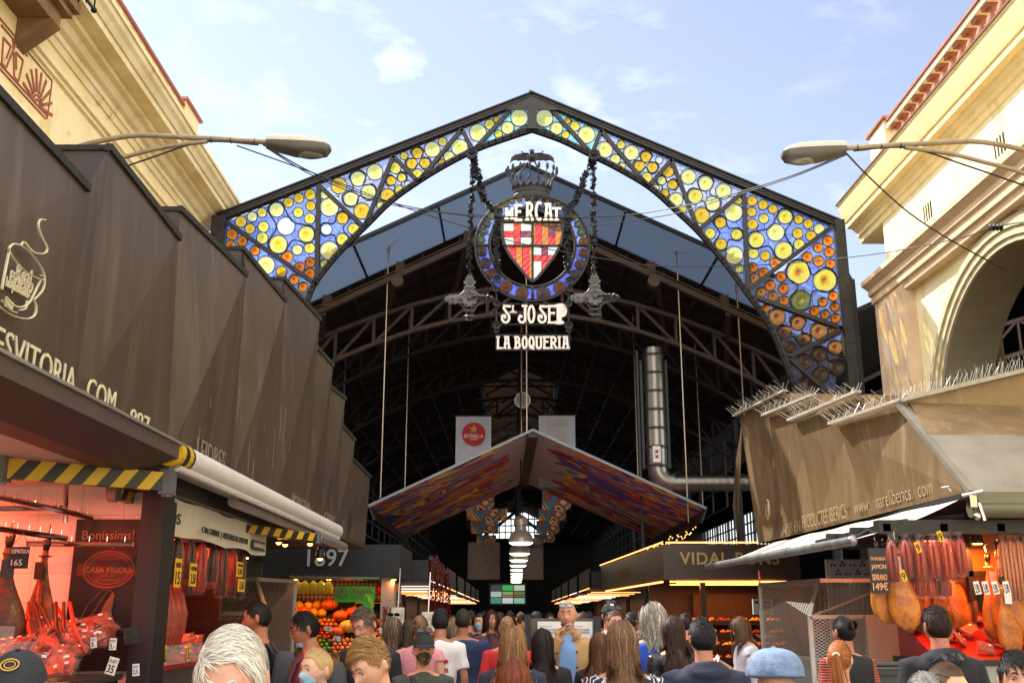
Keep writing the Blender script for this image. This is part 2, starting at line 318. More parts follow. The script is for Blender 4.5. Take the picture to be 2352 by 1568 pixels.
# ================================================================ entrance arch (iron truss with glass)
YA=22.0
def C(i,x,y): o=[(870,680),(1400,360),(2080,360),(2650,650),(2700,1100)][i-1]; return (o[0]+x/3,o[1]+y/3)
RD=[]
for i,s in ((1,"281 621 68 G;416 561 61 L;534 510 58 Y;709 478 88 L;851 389 60 G;976 338 61 G;1112 295 66 G;1117 430 60 G;968 509 63 Y;1105 581 67 Y;389 705 63 G;551 680 67 Y;538 815 70 Y;821 672 110 W;1065 769 97 Y;729 890 109 Y;175 772 68 O;296 854 62 O;160 905 62 O;449 965 58 O;957 956 65 L;1105 935 68 Y;835 1042 71 O;1110 1105 61 A;982 1164 64 A;1100 1240 70 A;580 1140 110 L;767 1216 66 G;918 1310 60 O;1024 1400 60 O;1281 297 54 L;1341 444 113 L;1457 189 97 G;1685 106 91 L;1888 25 97 L;1808 262 91 L;1600 342 90 L;1730 490 97 G;1497 577 71 G;1306 711 69 W;1497 830 72 Y;1630 705 69 Y;1341 965 113 L;1283 1125 57 L;2040 308 86 G;1959 423 51 L;200 1080 70 O;320 1180 80 A;120 1290 70 B;260 1400 80 B;110 1480 70 A;240 1600 85 B;450 1330 75 B;420 1500 70 A;600 1480 66 A;100 1700 70 B;760 1440 50 A"),
 (2,"542 935 69 Y;494 1088 58 G;620 1049 52 Y;588 1191 51 Y;697 1135 47 W;649 792 48 Y;808 759 67 G;741 882 67 G;896 876 65 G;988 714 94 L;1110 622 53 Y;808 1009 65 Y;1313 688 101 L;1186 800 65 L;1101 871 40 G;1534 513 104 L;1675 415 61 Y;1759 356 38 G;1781 530 49 Y;1889 455 78 L;2030 334 104 L"),
 (3,"292 339 104 L;436 461 78 L;545 538 49 Y;571 372 38 G;656 436 62 Y;797 538 105 L;1013 717 100 L;1141 832 64 L;1226 908 40 L;1212 658 53 Y;1334 752 93 L;1510 803 67 G;1432 911 67 G;1585 927 65 G;1668 842 47 W;1518 1050 65 Y;1777 982 67 G;1700 1088 53 L;1828 1136 59 G;1736 1238 51 G;1627 1177 45 L;1869 1315 86 L;1950 1433 50 Y"),
 (4,"309 171 93 L;514 250 91 L;729 340 95 L;391 402 89 Y;598 490 91 L;469 634 96 G;902 455 53 Y;849 598 110 L;694 720 69 G;568 850 68 Y;887 861 68 Y;700 978 70 G;857 1112 110 L;915 1273 55 L;1074 459 63 G;1204 506 61 G;1323 557 58 G;1068 592 59 G;1212 674 61 Y;1078 740 66 G;1469 652 87 Y;1356 838 106 L;1124 928 96 Y;1449 1053 107 Y;1631 684 56 G;1746 734 60 G;1878 796 66 L;1620 849 65 G;1778 877 63 G;1637 983 67 Y;1087 1090 65 Y;1230 1117 62 G;1348 1203 68 O;1085 1257 58 A;1208 1319 62 A;1096 1389 66 B;1980 940 65 O;1865 1020 59 O;1996 1075 62 O;1733 1136 64 O;1870 1182 66 O;2010 1214 60 O;1633 1315 141 S;1944 1411 140 S;1417 1371 63 A"),
 (5,"1137 122 65 A;1296 161 66 A;1032 207 65 B;1172 253 65 B;1303 306 62 A;1503 298 120 V;1896 252 60 O;1768 322 56 O;1912 380 56 A;1669 428 60 A;1796 471 60 B;1923 514 60 A;1088 398 50 A;1218 499 105 B;1469 570 90 B;1310 683 84 B;1720 668 104 B;1880 662 48 A;1546 768 75 B;1375 859 72 B;1916 867 91 B;1739 952 88 B;1553 1034 96 B;1927 1100 95 B;1751 1180 94 B;1942 1325 98 B;1519 1244 40 A;1601 1352 77 B;1745 1430 60 A")):
    for q in s.split(';'):
        x,y,r,k=q.split(); nx,ny=C(i,float(x),float(y)); RD.append((nx,ny,float(r)/3,k))
INL=[(1190,1330),(1240,1180),(1280,1110),(1363,1010),(1467,907),(1560,815),(1667,737),(1780,668),(1900,607),(2010,566),(2128,527)]
INR=[(2128,527),(2245,568),(2357,623),(2480,685),(2600,757),(2700,845),(2800,940),(2917,1080),(2990,1180),(3050,1262),(3100,1353),(3167,1517),(3200,1600),(3235,1720)]
P3=lambda q,Y=YA:NY(q[0],q[1],Y)
T={'T0':(905,888),'T1':(1275,741),'T2':(1573,625),'T3':(1847,518),'T4':(2040,443),'T5':(2127,420),'S4':(2206,440),'S3':(2403,523),'S2':(2685,640),'S1':(2975,765),'S0':(3330,905),
   'I1':(1266,1137),'I2':(1457,910),'I3':(1673,728),'I4':(1893,605),'I5':(2127,517),'J4':(2368,618),'J3':(2593,748),'J2':(2793,922),'J1':(2990,1160),'J0':(3015,1185),'K1':(3368,1313),'J9':(3155,1430),'K2':(3335,1590),'L1':(880,1330),'J8':(3205,1660)}
arch=thing('entrance_arch',(.4,YA,0),'tall pointed iron truss arch filled with blue and yellow stained glass roundels','arch')
f=MB()
def chord(pts,w,d,mb,dy=0):
    for a,b in zip(pts[:-1],pts[1:]):
        A,B=P3(a,YA+dy),P3(b,YA+dy); e=(B-A).normalized()*.02
        mb.bar(A-e,B+e,d,w,up=(0,-1,0).__class__((0,0,1)))
# rafters: deep box with a projecting cap and a lower flange
top=[(890,868),(2128,389),(3347,895)]
for a,b in zip(top[:-1],top[1:]):
    A,B=P3(a),P3(b); f.bar(A,B,.16,.12)
    up=Vector((0,0,1)); d=(B-A).normalized(); nn=Vector((-d.z,0,d.x)); nn=nn if nn.z>0 else -nn
    f.bar(A+nn*.075-d*.1,B+nn*.075+d*.02,.26,.03); f.bar(A-nn*.07,B-nn*.07,.2,.02); f.bar(A-nn*.0,B-nn*.0,.20,.02)
for s in (-1,1): # apex gusset both faces
    g1=[P3(q,YA+s*.12) for q in ((2020,440),(2128,385),(2236,440),(2150,440),(2150,495),(2230,540),(2128,500),(2028,540),(2106,495),(2106,440))]
    f.prism([g1[0],g1[1],g1[2]],(0,.02,0)); f.prism([g1[4],g1[5],g1[6],g1[7],g1[8]],(0,.02,0))
    f.bar(P3((2128,420),YA+s*.13),P3((2128,515),YA+s*.13),.03,.22,up=(1,0,0))
for pts in (INL,INR):
    cp=[(x,y-8) for x,y in pts]
    cc=[(p.x,p.y) for p in catmull([(a,b,0) for a,b in cp],4)]
    for a,b in zip(cc[:-1],cc[1:]):
        A,B=P3(a),P3(b); d=(B-A).normalized(); f.bar(A-d*.01,B+d*.01,.14,.11)
        f.bar(A-d*.01,B+d*.01,.22,.025) 
BR=['T0 I1','T1 I1','T1 I2','T2 I2','T2 I3','T3 I3','T3 I4','T4 I4','T5 I5','S4 J4','S3 J4','S3 J3','S2 J3','S2 J2','S1 J2','S1 J1','S0 J1','J0 K1','K1 J9','J9 K2','K2 J8']
for b in BR:
    a,c=b.split(); f.bar(P3(T[a],YA-.02),P3(T[c],YA-.02),.10,.092)
f.bar(P3((880,870)),Vector((P3((880,870)).x,YA,0)),.3,.3,up=(0,1,0)); 
A=P3((3352,885)); f.bar(A,Vector((A.x,YA,0)),.22,.26,up=(0,1,0)); f.bar(A+Vector((.28,.35,-1.3)),Vector((A.x+.28,YA+.35,0)),.16,.16,up=(0,1,0)); f.bar(A+Vector((.1,.2,-1.1)),A+Vector((.28,.35,-1.32)),.1,.1)
f.build('iron_frame',IRON,arch)
rv=MB()
for a,b in zip(top[:-1],top[1:]):
    A,B=P3(a,YA-.11),P3(b,YA-.11)
    for i in range(3,57,2):
        if i%9 in (0,1,3) or (i<12 if a[0]>2000 else i>46): 
            p=A.lerp(B,i/58); rv.ball(p+Vector((0,0,.03*(-1)**i)),.028,6)
for z in range(22): rv.ball((P3((3352,885)).x+.05*(-1)**z,YA-.14,10.2-z*.33),.022,6)
for z in range(8): rv.ball((P3((880,870)).x+.05*(-1)**z,YA-.18,10.3-z*.2),.022,6)
rv.build('rivets',IRON,arch,smooth=True)
PN=[['T0','T1','I1'],['T0','I1','L1'],['T1','I1','I2'],['T1','T2','I2'],['T2','I2','I3'],['T2','T3','I3'],['T3','I3','I4'],['T3','T4','I4'],['T4','I4','I5','T5'],
    ['T5','I5','J4','S4'],['S4','J4','S3'],['S3','J4','J3'],['S3','J3','S2'],['S2','J3','J2'],['S2','J2','S1'],['S1','J2','J1'],['S1','J1','S0'],['S0','J0','K1'],['J0','J9','K1'],['K1','J9','K2'],['J9','J8','K2']]
def inside(p,poly):
    c=False; n=len(poly)
    for i in range(n):
        a,b=poly[i],poly[i-1]
        if (a[1]>p[1])!=(b[1]>p[1]) and p[0]<(b[0]-a[0])*(p[1]-a[1])/(b[1]-a[1])+a[0]: c=not c
    return c
curve=[(p.x,p.y-8) for p in catmull([(a,b,0) for a,b in INL],4)]+[(p.x,p.y-8) for p in catmull([(a,b,0) for a,b in INR],4)]
def near(q): return min(range(len(curve)),key=lambda i:(curve[i][0]-q[0])**2+(curve[i][1]-q[1])**2)
CYAN=glassmat('turquoise_leaded_glass','#8fe4f4')
BLUEM=glassmat('mid_blue_leaded_glass','#bcc8ff')
used=set(); allr=[]
for pn in PN:
    poly=[]
    for i,k in enumerate(pn):
        poly.append(T[k]); k2=pn[(i+1)%len(pn)]
        if k[0] in 'IJ' and k2[0] in 'IJ':
            a,b=near(T[k]),near(T[k2]); st=1 if b>a else -1
            poly+= [curve[j] for j in range(a+st,b,st)]
    mine=[i for i,(x,y,r,k) in enumerate(RD) if i not in used and inside((x,y),poly)]
    used|=set(mine)
    circ=[(RD[i][0],RD[i][1],RD[i][2]) for i in mine]
    vs=[Vector(p) for p in poly]; ed=[(i,(i+1)%len(poly)) for i in range(len(poly))]
    for x,y,r in circ:
        b=len(vs); n=24; vs+=[Vector((x+r*math.cos(6.28318*j/n),y+r*math.sin(6.28318*j/n))) for j in range(n)]; ed+=[(b+j,b+(j+1)%n) for j in range(n)]
    ov,oe,of,*_=delaunay_2d_cdt(vs,ed,[],0,1e-4)
    mb=MB(); keep=[]
    for fc in of:
        c=sum((ov[i] for i in fc),Vector((0,0)))/len(fc)
        if inside(c,poly) and not any((c.x-x)**2+(c.y-y)**2<r*r*.995 for x,y,r in circ): keep.append(tuple(fc))
    mb.add([NY(v.x,v.y,YA) for v in ov],keep)
    cy=pn[0] in ('S4',) or 'T5' in pn
    go=mb.build('glass_panel',CYAN if cy else (BLUEM if any(k in ('T3','S3','T2','S2') for k in pn) else BLUEG),arch,origin=NY(poly[0][0],poly[0][1],YA))
    for i in mine: allr.append((RD[i],go))
allr.sort(key=lambda q:-q[0][2])
rest=[MB() for _ in range(1)]; restuv={}; RK=list(GK)
def roundel(mb,x,y,r,Y,mi,uvs,n=24):
    c=NY(x,y,Y); ex=NY(x+r,y,Y)-c; ez=NY(x,y-r,Y)-c
    prof=[(0,.035),(.12,.03),(.2,.012),(.5,.014),(.8,.016),(.97,.02)]
    b=len(mb.v); vs=[c+Vector((0,-prof[0][1],0))]; uvs.append((0,0))
    for rr,h in prof[1:]:
        for j in range(n):
            a=2*math.pi*j/n; vs.append(c+ex*rr*math.cos(a)+ez*rr*math.sin(a)+Vector((0,-h,0))); uvs.append((rr*math.cos(a),rr*math.sin(a)))
    fs=[(0,1+j,1+(j+1)%n) for j in range(n)]
    for i in range(len(prof)-2):
        for j in range(n): fs.append((1+i*n+j,1+(i+1)*n+j,1+(i+1)*n+(j+1)%n,1+i*n+(j+1)%n))
    mb.add(vs,fs,mi)
    mb.tube([c+ex*math.cos(a)+ez*math.sin(a) for a in [2*math.pi*j/n for j in range(n+1)]],.012,5,cap=False,m=mi+1)
    uvs+= [(0,0)]*((n+1)*5)
bulk=MB(); buv=[]
CAME=mat('lead_came','#1d1c20',.5,.4)
for idx,((x,y,r,k),go) in enumerate(allr):
    if idx<100:
        mb=MB(); uvs=[]; roundel(mb,x,y,r,YA,0,uvs)
        mb.build('roundel',[GMAT[k],CAME],go,smooth=True,origin=NY(x,y,YA),uv=uvs)
    else: roundel(bulk,x,y,r,YA,RK.index(k)*2,buv,18)
bm=[]; 
for k in RK: bm+=[GMAT[k],CAME]
bo=bulk.build('small_roundels',bm,arch,smooth=True,uv=buv); tag(bo,kind='stuff')
# wavy came lines that wrap groups of roundels
for i,g3 in ((1,((709,478,88),(1065,769,97),(729,890,109))),(1,((1497,577,71),(1306,711,69),(1497,830,72))),(1,((1685,106,91),(1808,262,91),(1600,342,90))),(2,((494,1088,58),(620,1049,52),(588,1191,51))),(2,((808,759,67),(896,876,65),(741,882,67))),
    (3,((1510,803,67),(1585,927,65),(1432,911,67))),(3,((1700,1088,53),(1828,1136,59),(1736,1238,51))),(4,((514,250,91),(598,490,91),(391,402,89))),(4,((694,720,69),(887,861,68),(700,978,70))),(4,((1469,652,87),(1449,1053,107),(1124,928,96))),(4,((1633,1315,141),(1944,1411,140),(1653,1648,120))),(5,((1469,570,90),(1546,768,75),(1310,683,84))),(5,((1739,952,88),(1927,1100,95),(1751,1180,94)))):
    cx=sum(q[0] for q in g3)/3; cy=sum(q[1] for q in g3)/3; pts=[]
    g3=sorted(g3,key=lambda q:math.atan2(q[1]-cy,q[0]-cx))
    for j,(x,y,r) in enumerate(g3):
        a0=math.atan2(y-cy,x-cx)
        for da in (-75,-35,0,35,75): 
            a=a0+R(da); pts.append((x+(r+14)*math.cos(a),y+(r+14)*math.sin(a)))
        x2,y2,r2=g3[(j+1)%3]; mxp,myp=(x+x2)/2,(y+y2)/2; d=math.hypot(mxp-cx,myp-cy); k=1+.12*(r+r2)/2/max(d,1); pts.append((cx+(mxp-cx)*k,cy+(myp-cy)*k))
    cc=catmull([(*C(i,a,b),0) for a,b in pts],4,True); cc.append(cc[0])
    wl=MB(); wl.tube([NY(p.x,p.y,YA-.03) for p in cc],.017,6); wl.build('lead_line',CAME,arch,smooth=True)
# ================================================================ hanging sign
YS=21.8
def K6(x,y): return (1740+x/3,560+y/3)
def K7(x,y): return (1740+x/3,1000+y/3)
P6=lambda x,y,Y=YS:NY(*K6(x,y),Y)
P7=lambda x,y,Y=YS:NY(*K7(x,y),Y)
sign=thing('hanging_market_sign',(P6(1175,1300).x,YS,P7(1175,1200).z),'round stained glass medallion with crowned shield and white market name lettering','sign')
# ring
cc=(1168,1262); 
def ring_pt(a,r,Y=YS): return P6(cc[0]+r*1.0*math.cos(a),cc[1]+(r*.98 if math.sin(a)>0 else r*.88)*math.sin(a),Y)
f=MB(); RO=(692,530)
for r,th in ((685,.03),(662,.014),(528,.014),(508,.028)):
    f.tube([ring_pt(2*math.pi*i/72,r) for i in range(73)],th,8,cap=False)
for a in (0,math.pi/2,math.pi,-math.pi/2): f.bar(ring_pt(a,510),ring_pt(a,685),.055,.05,up=(0,1,0))
f.build('medallion_frame',IRON,sign,smooth=True)
g=MB(); gb=MB(); n=96
for i in range(n):
    a,b=2*math.pi*i/n,2*math.pi*(i+1)/n; q=[ring_pt(a,535,YS+.01),ring_pt(a,658,YS+.01),ring_pt(b,658,YS+.01),ring_pt(b,535,YS+.01)]
    (gb if .02<a<math.pi else g).quad(*q)
g.build('ring_glass',BLUER,sign); gb.build('ring_glass',BLUEP,sign)
mr=[(1110,690,32,'G'),(1015,706,34,'G'),(926,733,34,'G'),(851,772,36,'G'),(777,815,34,'G'),(1221,690,32,'A'),(1312,702,33,'A'),(1401,732,32,'A'),(1484,774,32,'G'),(1562,822,32,'G'),(676,913,42,'Y'),(620,1003,44,'V'),(578,1096,50,'V'),(550,1200,50,'V'),(1667,922,38,'G'),(1716,1010,45,'V'),(1757,1107,50,'V'),(1783,1218,52,'A'),(561,1337,60,'B'),(602,1476,65,'B'),(1783,1357,58,'A'),(1745,1492,65,'B'),
 (665,1600,65,'A'),(851,1756,76,'O'),(1046,1832,76,'A'),(1300,1837,80,'B'),(1497,1770,74,'O'),(1682,1614,60,'B')]
for x,y,r,k in mr:
    mb=MB(); uvs=[]; nx,ny=K6(x,y); roundel(mb,nx,ny,r/3,YS-.01,0,uvs,18)
    mb.build('roundel',[GMAT[k+'m'],CAME],sign,smooth=True,origin=NY(nx,ny,YS),uv=uvs)
# shield
SH=[(800,975),(1540,975),(1532,1150),(1500,1270),(1430,1400),(1330,1530),(1230,1650),(1172,1700),(1110,1650),(1010,1530),(905,1400),(835,1270),(805,1150)]
f=MB(); sp=[P6(x,y) for x,y in SH]
for a,b in zip(sp,sp[1:]+sp[:1]): f.bar(a,b,.055,.055,up=(0,1,0))
f.bar(P6(1168,975),P6(1168,1700),.04,.04,up=(0,1,0)); f.bar(P6(830,1267),P6(1510,1267),.04,.04)
for x,y in ((830,1257),(1168,1257),(1505,1260),(1168,985)): f.ball(P6(x,y,YS-.03),(.05,.04,.05),8)
f.build('shield_frame',IRON,sign)
RED=glassmat('red_glass','#e81030','r'); ORG=glassmat('orange_red_glass','#f04820','r'); PUR=glassmat('purple_glass','#8a1050','r'); WHT=glassmat('clear_glass','#dceee8','r'); YEL=glassmat('gold_glass','#f0a010 #f8c020 #d88008','r')
sm=[WHT,RED,YEL,PUR,ORG]
for q_ in sm: q_.node_tree.nodes['Mix Shader'].inputs[0].default_value=.12
g=MB(); suv=[]
cells=[(805,1000,942,1092,0),(946,1000,1024,1092,4),(1030,1000,1155,1092,0),(805,1096,942,1165,1),(946,1096,1024,1165,1),(1030,1096,1155,1165,3),(805,1170,942,1258,0),(946,1170,1024,1258,1),(1030,1170,1155,1258,0),
 (1184,1000,1204,1258,2),(1206,1000,1280,1258,1),(1284,1000,1362,1258,2),(1366,1000,1440,1046,1),(1366,1050,1440,1164,3),(1366,1168,1440,1258,1),(1444,1000,1532,1258,2),
 (862,1278,890,1700,4),(890,1278,970,1700,1),(974,1278,1046,1700,2),(1052,1278,1128,1700,1),(1132,1278,1158,1700,2),
 (1184,1278,1275,1380,0),(1279,1278,1350,1380,3),(1356,1278,1500,1380,0),(1184,1385,1275,1450,1),(1279,1385,1350,1450,1),(1356,1385,1500,1450,1),(1184,1455,1275,1700,0),(1279,1455,1350,1700,1),(1356,1455,1500,1700,0)]
def clip(poly,cp):
    out=poly; n=len(cp)
    for i in range(n):
        a,b=cp[i],cp[(i+1)%n]; inp=out; out=[]
        for j in range(len(inp)):
            p,q=inp[j-1],inp[j]; s=lambda t:(b[0]-a[0])*(t[1]-a[1])-(b[1]-a[1])*(t[0]-a[0])
            sp_,sq=s(p),s(q)
            if (sp_>=0)!=(sq>=0):
                k=sp_/(sp_-sq); out.append((p[0]+(q[0]-p[0])*k,p[1]+(q[1]-p[1])*k))
            if sq>=0: out.append(q)
        if not out: return []
    return out
for x0,y0,x1,y1,k in cells:
    pl=clip([(x0,y0),(x1,y0),(x1,y1),(x0,y1)],SH)
    if len(pl)>2: g.add([P6(x,y,YS+.01) for x,y in pl],[tuple(range(len(pl)))],k); suv+=[(x/300,y/300) for x,y in pl]
g.build('shield_glass',sm,sign,uv=suv)
# lettering MERCAT / St JOSEP / LA BOQUERIA : slab letters drawn as strokes
def arc(cx,cy,rx,ry,a0,a1,n=8): return [(cx+rx*math.cos(R(a0+(a1-a0)*i/n)),cy+ry*math.sin(R(a0+(a1-a0)*i/n))) for i in range(n+1)]
GL={'M':[[(.1,0),(.1,1)],[(.1,1),(.5,.35),(.9,1)],[(.9,1),(.9,0)]],'E':[[(.2,0),(.2,1)],[(.1,1),(.9,1)],[(.2,.58),(.75,.58)],[(.1,0),(.9,0)]],
 'R':[[(.2,0),(.2,1)],[(.2,1)]+arc(.45,.74,.4,.26,90,-90)+[(.2,.48)],[(.5,.48),(.88,.1),(.95,0)]],'C':[arc(.55,.5,.42,.5,65,295,14)],
 'A':[[(.12,0),(.3,.97)],[(.15,1),(.75,1)],[(.68,1),(.88,0)],[(.2,.42),(.8,.42)]],'T':[[(.5,0),(.5,1)],[(0,1),(1,1)]],
 'S':[[(.95,.97),(.35,1),(.3,.85),(.75,.5)]+arc(.5,.28,.38,.28,40,-200,14)+[(.25,.42),(.42,.42),(.45,.3)]],
 'J':[[(.8,1),(.8,.2)]+arc(.5,.22,.32,.22,0,-200,12)+[(.3,.4),(.45,.36)],[(.55,1),(.95,1)]],'O':[arc(.5,.5,.36,.5,0,360,18)],
 'P':[[(.2,0),(.2,1)],[(.2,1)]+arc(.45,.74,.42,.26,90,-90)+[(.2,.48)]],'L':[[(.2,0),(.2,1)],[(.1,0),(.9,0)]],
 'B':[[(.2,0),(.2,1)],[(.2,1)]+arc(.4,.76,.36,.24,90,-90)+[(.2,.52)]+arc(.45,.26,.42,.26,90,-90)+[(.2,0)]],'Q':[arc(.5,.5,.36,.5,0,360,18),[(.5,.2),(.85,-.06)]],
 'U':[[(.16,1),(.16,.25)]+arc(.5,.25,.34,.27,180,360,8)+[(.84,1)]],'I':[[(.5,0),(.5,1)]]}
SER={'M':((.1,0),(.9,0)),'E':(),'R':((.2,0),(.2,1)),'A':((.12,0),(.88,0)),'T':((.5,0),),'P':((.2,0),(.2,1)),'L':((.2,1),),'B':((.2,0),(.2,1)),'U':((.16,1),(.84,1)),'I':((.5,0),(.5,1)),'J':()}
def glyph(mb,ch,f,w,y0=0):
    for st in GL[ch]:
        pts=[f(*p) for p in st]
        for a,b in zip(pts[:-1],pts[1:]):
            d=(b-a); 
            if d.length<1e-5: continue
            e=d.normalized()*w*.42; mb.bar(a-e,b+e,w,.05+.004*rnd(),up=(0,1,0))
    for x,y in SER.get(ch,()):
        c=f(x,y); mb.box(c,(w*1.9,.056,w*.6))
f=MB()
xs=[(838,945,925,830),(945,1055,940,790),(1080,1185,938,760),(1190,1300,938,755),(1305,1415,938,775),(1405,1510,940,825)]
for ch,(x0,x1,yb,yt) in zip('MERCAT',xs):
    glyph(f,ch,lambda a,b,x0=x0,x1=x1,yb=yb,yt=yt:P6(x0+(x1-x0)*(.1+.8*a),(yb+22)+(yt-yb-22)*b,YS-.05-.003*rnd()),.058)
for ch,x0,x1,yb,yt,w in (('S',780,915,870,672,.05),('J',975,1115,870,672,.05),('O',1100,1212,870,675,.05),('S',1218,1352,870,675,.05),('E',1340,1465,872,675,.048),('P',1462,1575,872,675,.11)):
    glyph(f,ch,lambda a,b:P7(x0+(x1-x0)*(.08+.84*a),yb+(yt-yb)*b,YS-.003*rnd()),w)
glyph(f,'I',lambda a,b:P7(935+(a-.5)*40,730+(672-730)*b,YS),.03); f.bar(P7(895,745),P7(978,745),.03,.03)
for ch,x0,x1 in (('L',738,812),('A',822,905),('B',948,1032),('O',1036,1116),('Q',1116,1200),('U',1200,1292),('E',1292,1374),('R',1374,1464),('I',1464,1520),('A',1526,1610)):
    glyph(f,ch,lambda a,b:P7(x0+(x1-x0)*(.08+.84*a),1178+(1045-1178)*b,YS-.003*rnd()),.046)
f.build('lettering',LETTER,sign)
f=MB()
def twist(a,b,r=.022):
    a=Vector(a); b=Vector(b); n=int((b-a).length/.035); rs=[r*(1+.25*math.sin(i*1.6)) for i in range(n+1)]
    f.tube([a.lerp(b,i/n) for i in range(n+1)],rs,6)
for a,b in (((740,650),(1605,650)),((740,895),(1605,895)),((740,520),(740,900)),((1603,520),(1603,900))): twist(P7(*a),P7(*b))
f.bar(P7(735,1022),P7(1615,1022),.04,.03); f.bar(P7(735,1193),P7(1615,1193),.04,.04); f.bar(P7(735,900),P7(735,1193),.03,.03,up=(0,1,0)); f.bar(P7(1614,900),P7(1614,1193),.03,.03,up=(0,1,0))
f.build('plaque_frame',IRONB,sign)
def flower(mb,c,r,n=6,tilt=0,ax=(1,0,0),m=None):
    c=Vector(c); M=Matrix.Rotation(tilt,3,Vector(ax).normalized())
    for j in range(n):
        a=2*math.pi*j/n; d=M@Vector((math.cos(a),-.18,math.sin(a))); sd_=M@Vector((-math.sin(a),0,math.cos(a))); nn=M@Vector((0,-1,0))
        p=[c+d*r*.15,c+d*r*.55+sd_*r*.36+nn*r*.12,c+d*r*1.0+sd_*r*.2,c+d*r*.9+nn*r*.12,c+d*r*1.0-sd_*r*.2,c+d*r*.55-sd_*r*.36+nn*r*.12,c+d*r*.5+nn*r*.02]
        mb.add(p+[q-nn*r*.14 for q in p],[(0,6,1),(1,6,3,2),(3,6,5,4),(6,0,5),(1,2,9,8),(2,3,10,9),(3,4,11,10),(4,5,12,11),(7,8,13),(8,9,10,13),(10,11,12,13),(13,12,7)],m)
    mb.ball(c+M@Vector((0,-r*.1,0)),r*.22,6,m)
f=MB()
for x,y,r in ((738,640,.09),(1603,645,.09),(738,905,.105),(1603,905,.105),(735,965,.07),(1603,965,.07),(740,350,.11),(1615,370,.11),(725,470,.08),(1620,470,.08)): flower(f,P7(x,y,YS-.08),r,7)
for x,y,r in ((760,865,.11),(1595,880,.11)): flower(f,P6(x,y,YS-.1),r,8)
f.build('rosettes',IRONB,sign)
# crown
crown=thing('crown_ornament',P6(1165,640),'dark iron crown with tall beaded points on top of the medallion','crown')
f=MB(); cb=P6(1165,600); W=(P6(1385,600)-P6(940,600)).x/2
cz=P6(1165,645).z-P6(1165,500).z; cz=abs(cz)
f.lathe(Vector((cb.x,YS+.32,P6(1165,645).z)),[(W*.93,0),(W*1.0,.06*cz),(W*1.02,.22*cz),(W*.98,.32*cz),(W*.93,.36*cz),(W*.97,.42*cz),(W*1.0,.52*cz),(W*.98,.62*cz),(W*.98,.74*cz),(W*1.04,.80*cz),(W*1.05,.9*cz),(W*1.02,.95*cz),(W*.9,.3*cz),(W*.88,0)],40,sy=.62)
f.build('crown_band',IRON,crown,smooth=True)
ph=P6(1165,270).z-P6(1165,510).z
for j in range(17):
    a=2*math.pi*(j+.5)/17; d=Vector((math.cos(a),math.sin(a)*.62,0)); b=Vector((cb.x,YS+.32,P6(1165,520).z))+d*W*1.0
    mb=MB(); mb.tube([b+d*(W*.40*(k/5)**1.4)+Vector((0,0,ph*.82*k/5)) for k in range(6)],[.045,.024,.016,.012,.011,.011],6)
    e=b+d*W*.40+Vector((0,0,ph*.86)); mb.ball(e+Vector((0,0,.02)),(.036,.02,.085),8)
    mb.build('crown_point',IRON,crown,smooth=True)
bat=thing('iron_bat',P6(1165,230),'iron bat with spread wings standing over the crown','bat sculpture')
f=MB(); wing=[(1165,150),(1110,165),(1040,160),(960,175),(915,210),(900,275),(925,245),(960,232),(1005,243),(1040,233),(1075,240),(1110,232),(1135,250),(1165,262)]
for s in (-1,1):
    pts=[P6(1168+s*(1168-x),y,YS+.35+.12*abs(1168-x)/270*(0.6)) for x,y in wing]
    f.prism(pts if s<0 else pts[::-1],(0,.05,0))
    f.tube([P6(1168+s*q[0],q[1],YS+.36) for q in ((20,165),(110,158),(130,140),(118,132))],.014,6)
    for e in ((268,272),(200,235),(125,235),(60,235)): f.tube([P6(1168+s*115,160,YS+.33),P6(1168+s*(115+e[0])/2*1.02,(150+e[1])/2-8,YS+.33),P6(1168+s*e[0],e[1],YS+.34)],[.012,.01,.006],5)
f.build('wings',IRON,bat)
f=MB(); f.tube([P6(1168,255,YS+.3),P6(1168,215,YS+.25),P6(1165,170,YS+.28),P6(1160,145,YS+.26),P6(1158,125,YS+.3)],[.03,.07,.08,.05,.04],10); f.ball(P6(1160,140,YS+.2),(.05,.06,.045),8)
for s in(-1,1): f.tube([P6(1160+s*15,128,YS+.26),P6(1160+s*33,118,YS+.26)],[.035,.008],5); f.tube([P6(1165+s*15,240,YS+.3),P6(1165+s*45,275,YS+.35)],[.03,.015],5)
f.build('bat_body',IRON,bat,smooth=True)
f=MB(); f.tube([P6(1200,270,YS+.3),P6(1240,340,YS+.4),P6(1300,400,YS+.5),P6(1360,480,YS+.4)],.02,6); f.tube([P6(1120,270,YS+.3),P6(1060,350,YS+.5),P6(975,440,YS+.4)],.02,6); f.build('support_rod',IRON,crown)
# garlands and crosses
def garland(pts,r,sp,label):
    P=catmull(pts,8); mb=MB(); mb.tube(P,.014,5); acc=0
    for a,b in zip(P[:-1],P[1:]):
        l=(b-a).length; acc+=l
        while acc>sp*.7:
            acc-=sp*.7; k=a.lerp(b,rnd())
            for q in range(3):
                off=Vector((ru(-1,1),ru(-1,1),ru(-.5,.5)))*r*.40; flower(mb,k+off,r*ru(.42,.6),5,ru(-1.3,1.3),(ru(-1,1),.2,ru(-1,1)))
    return tag(mb.build('iron_garland',IRONB),label,'garland','iron flower garlands of the hanging sign')
GR=.48
garland([P6(450,190),P6(455,400),P6(445,700),P6(430,1000),P6(420,1300),P6(415,1700)],.10,.11,'long iron flower garland at the left hanging down to the left cross')
garland([P6(1905,200),P6(1905,400),P6(1900,650),P6(1905,1000),P6(1905,1300),P6(1905,1680)],.10,.11,'long iron flower garland at the right hanging down to the right cross')
garland([P6(455,190),P6(530,500),P6(600,720),P6(740,860)],.13,.085,'short slanting garland from the arch to the left side of the medallion')
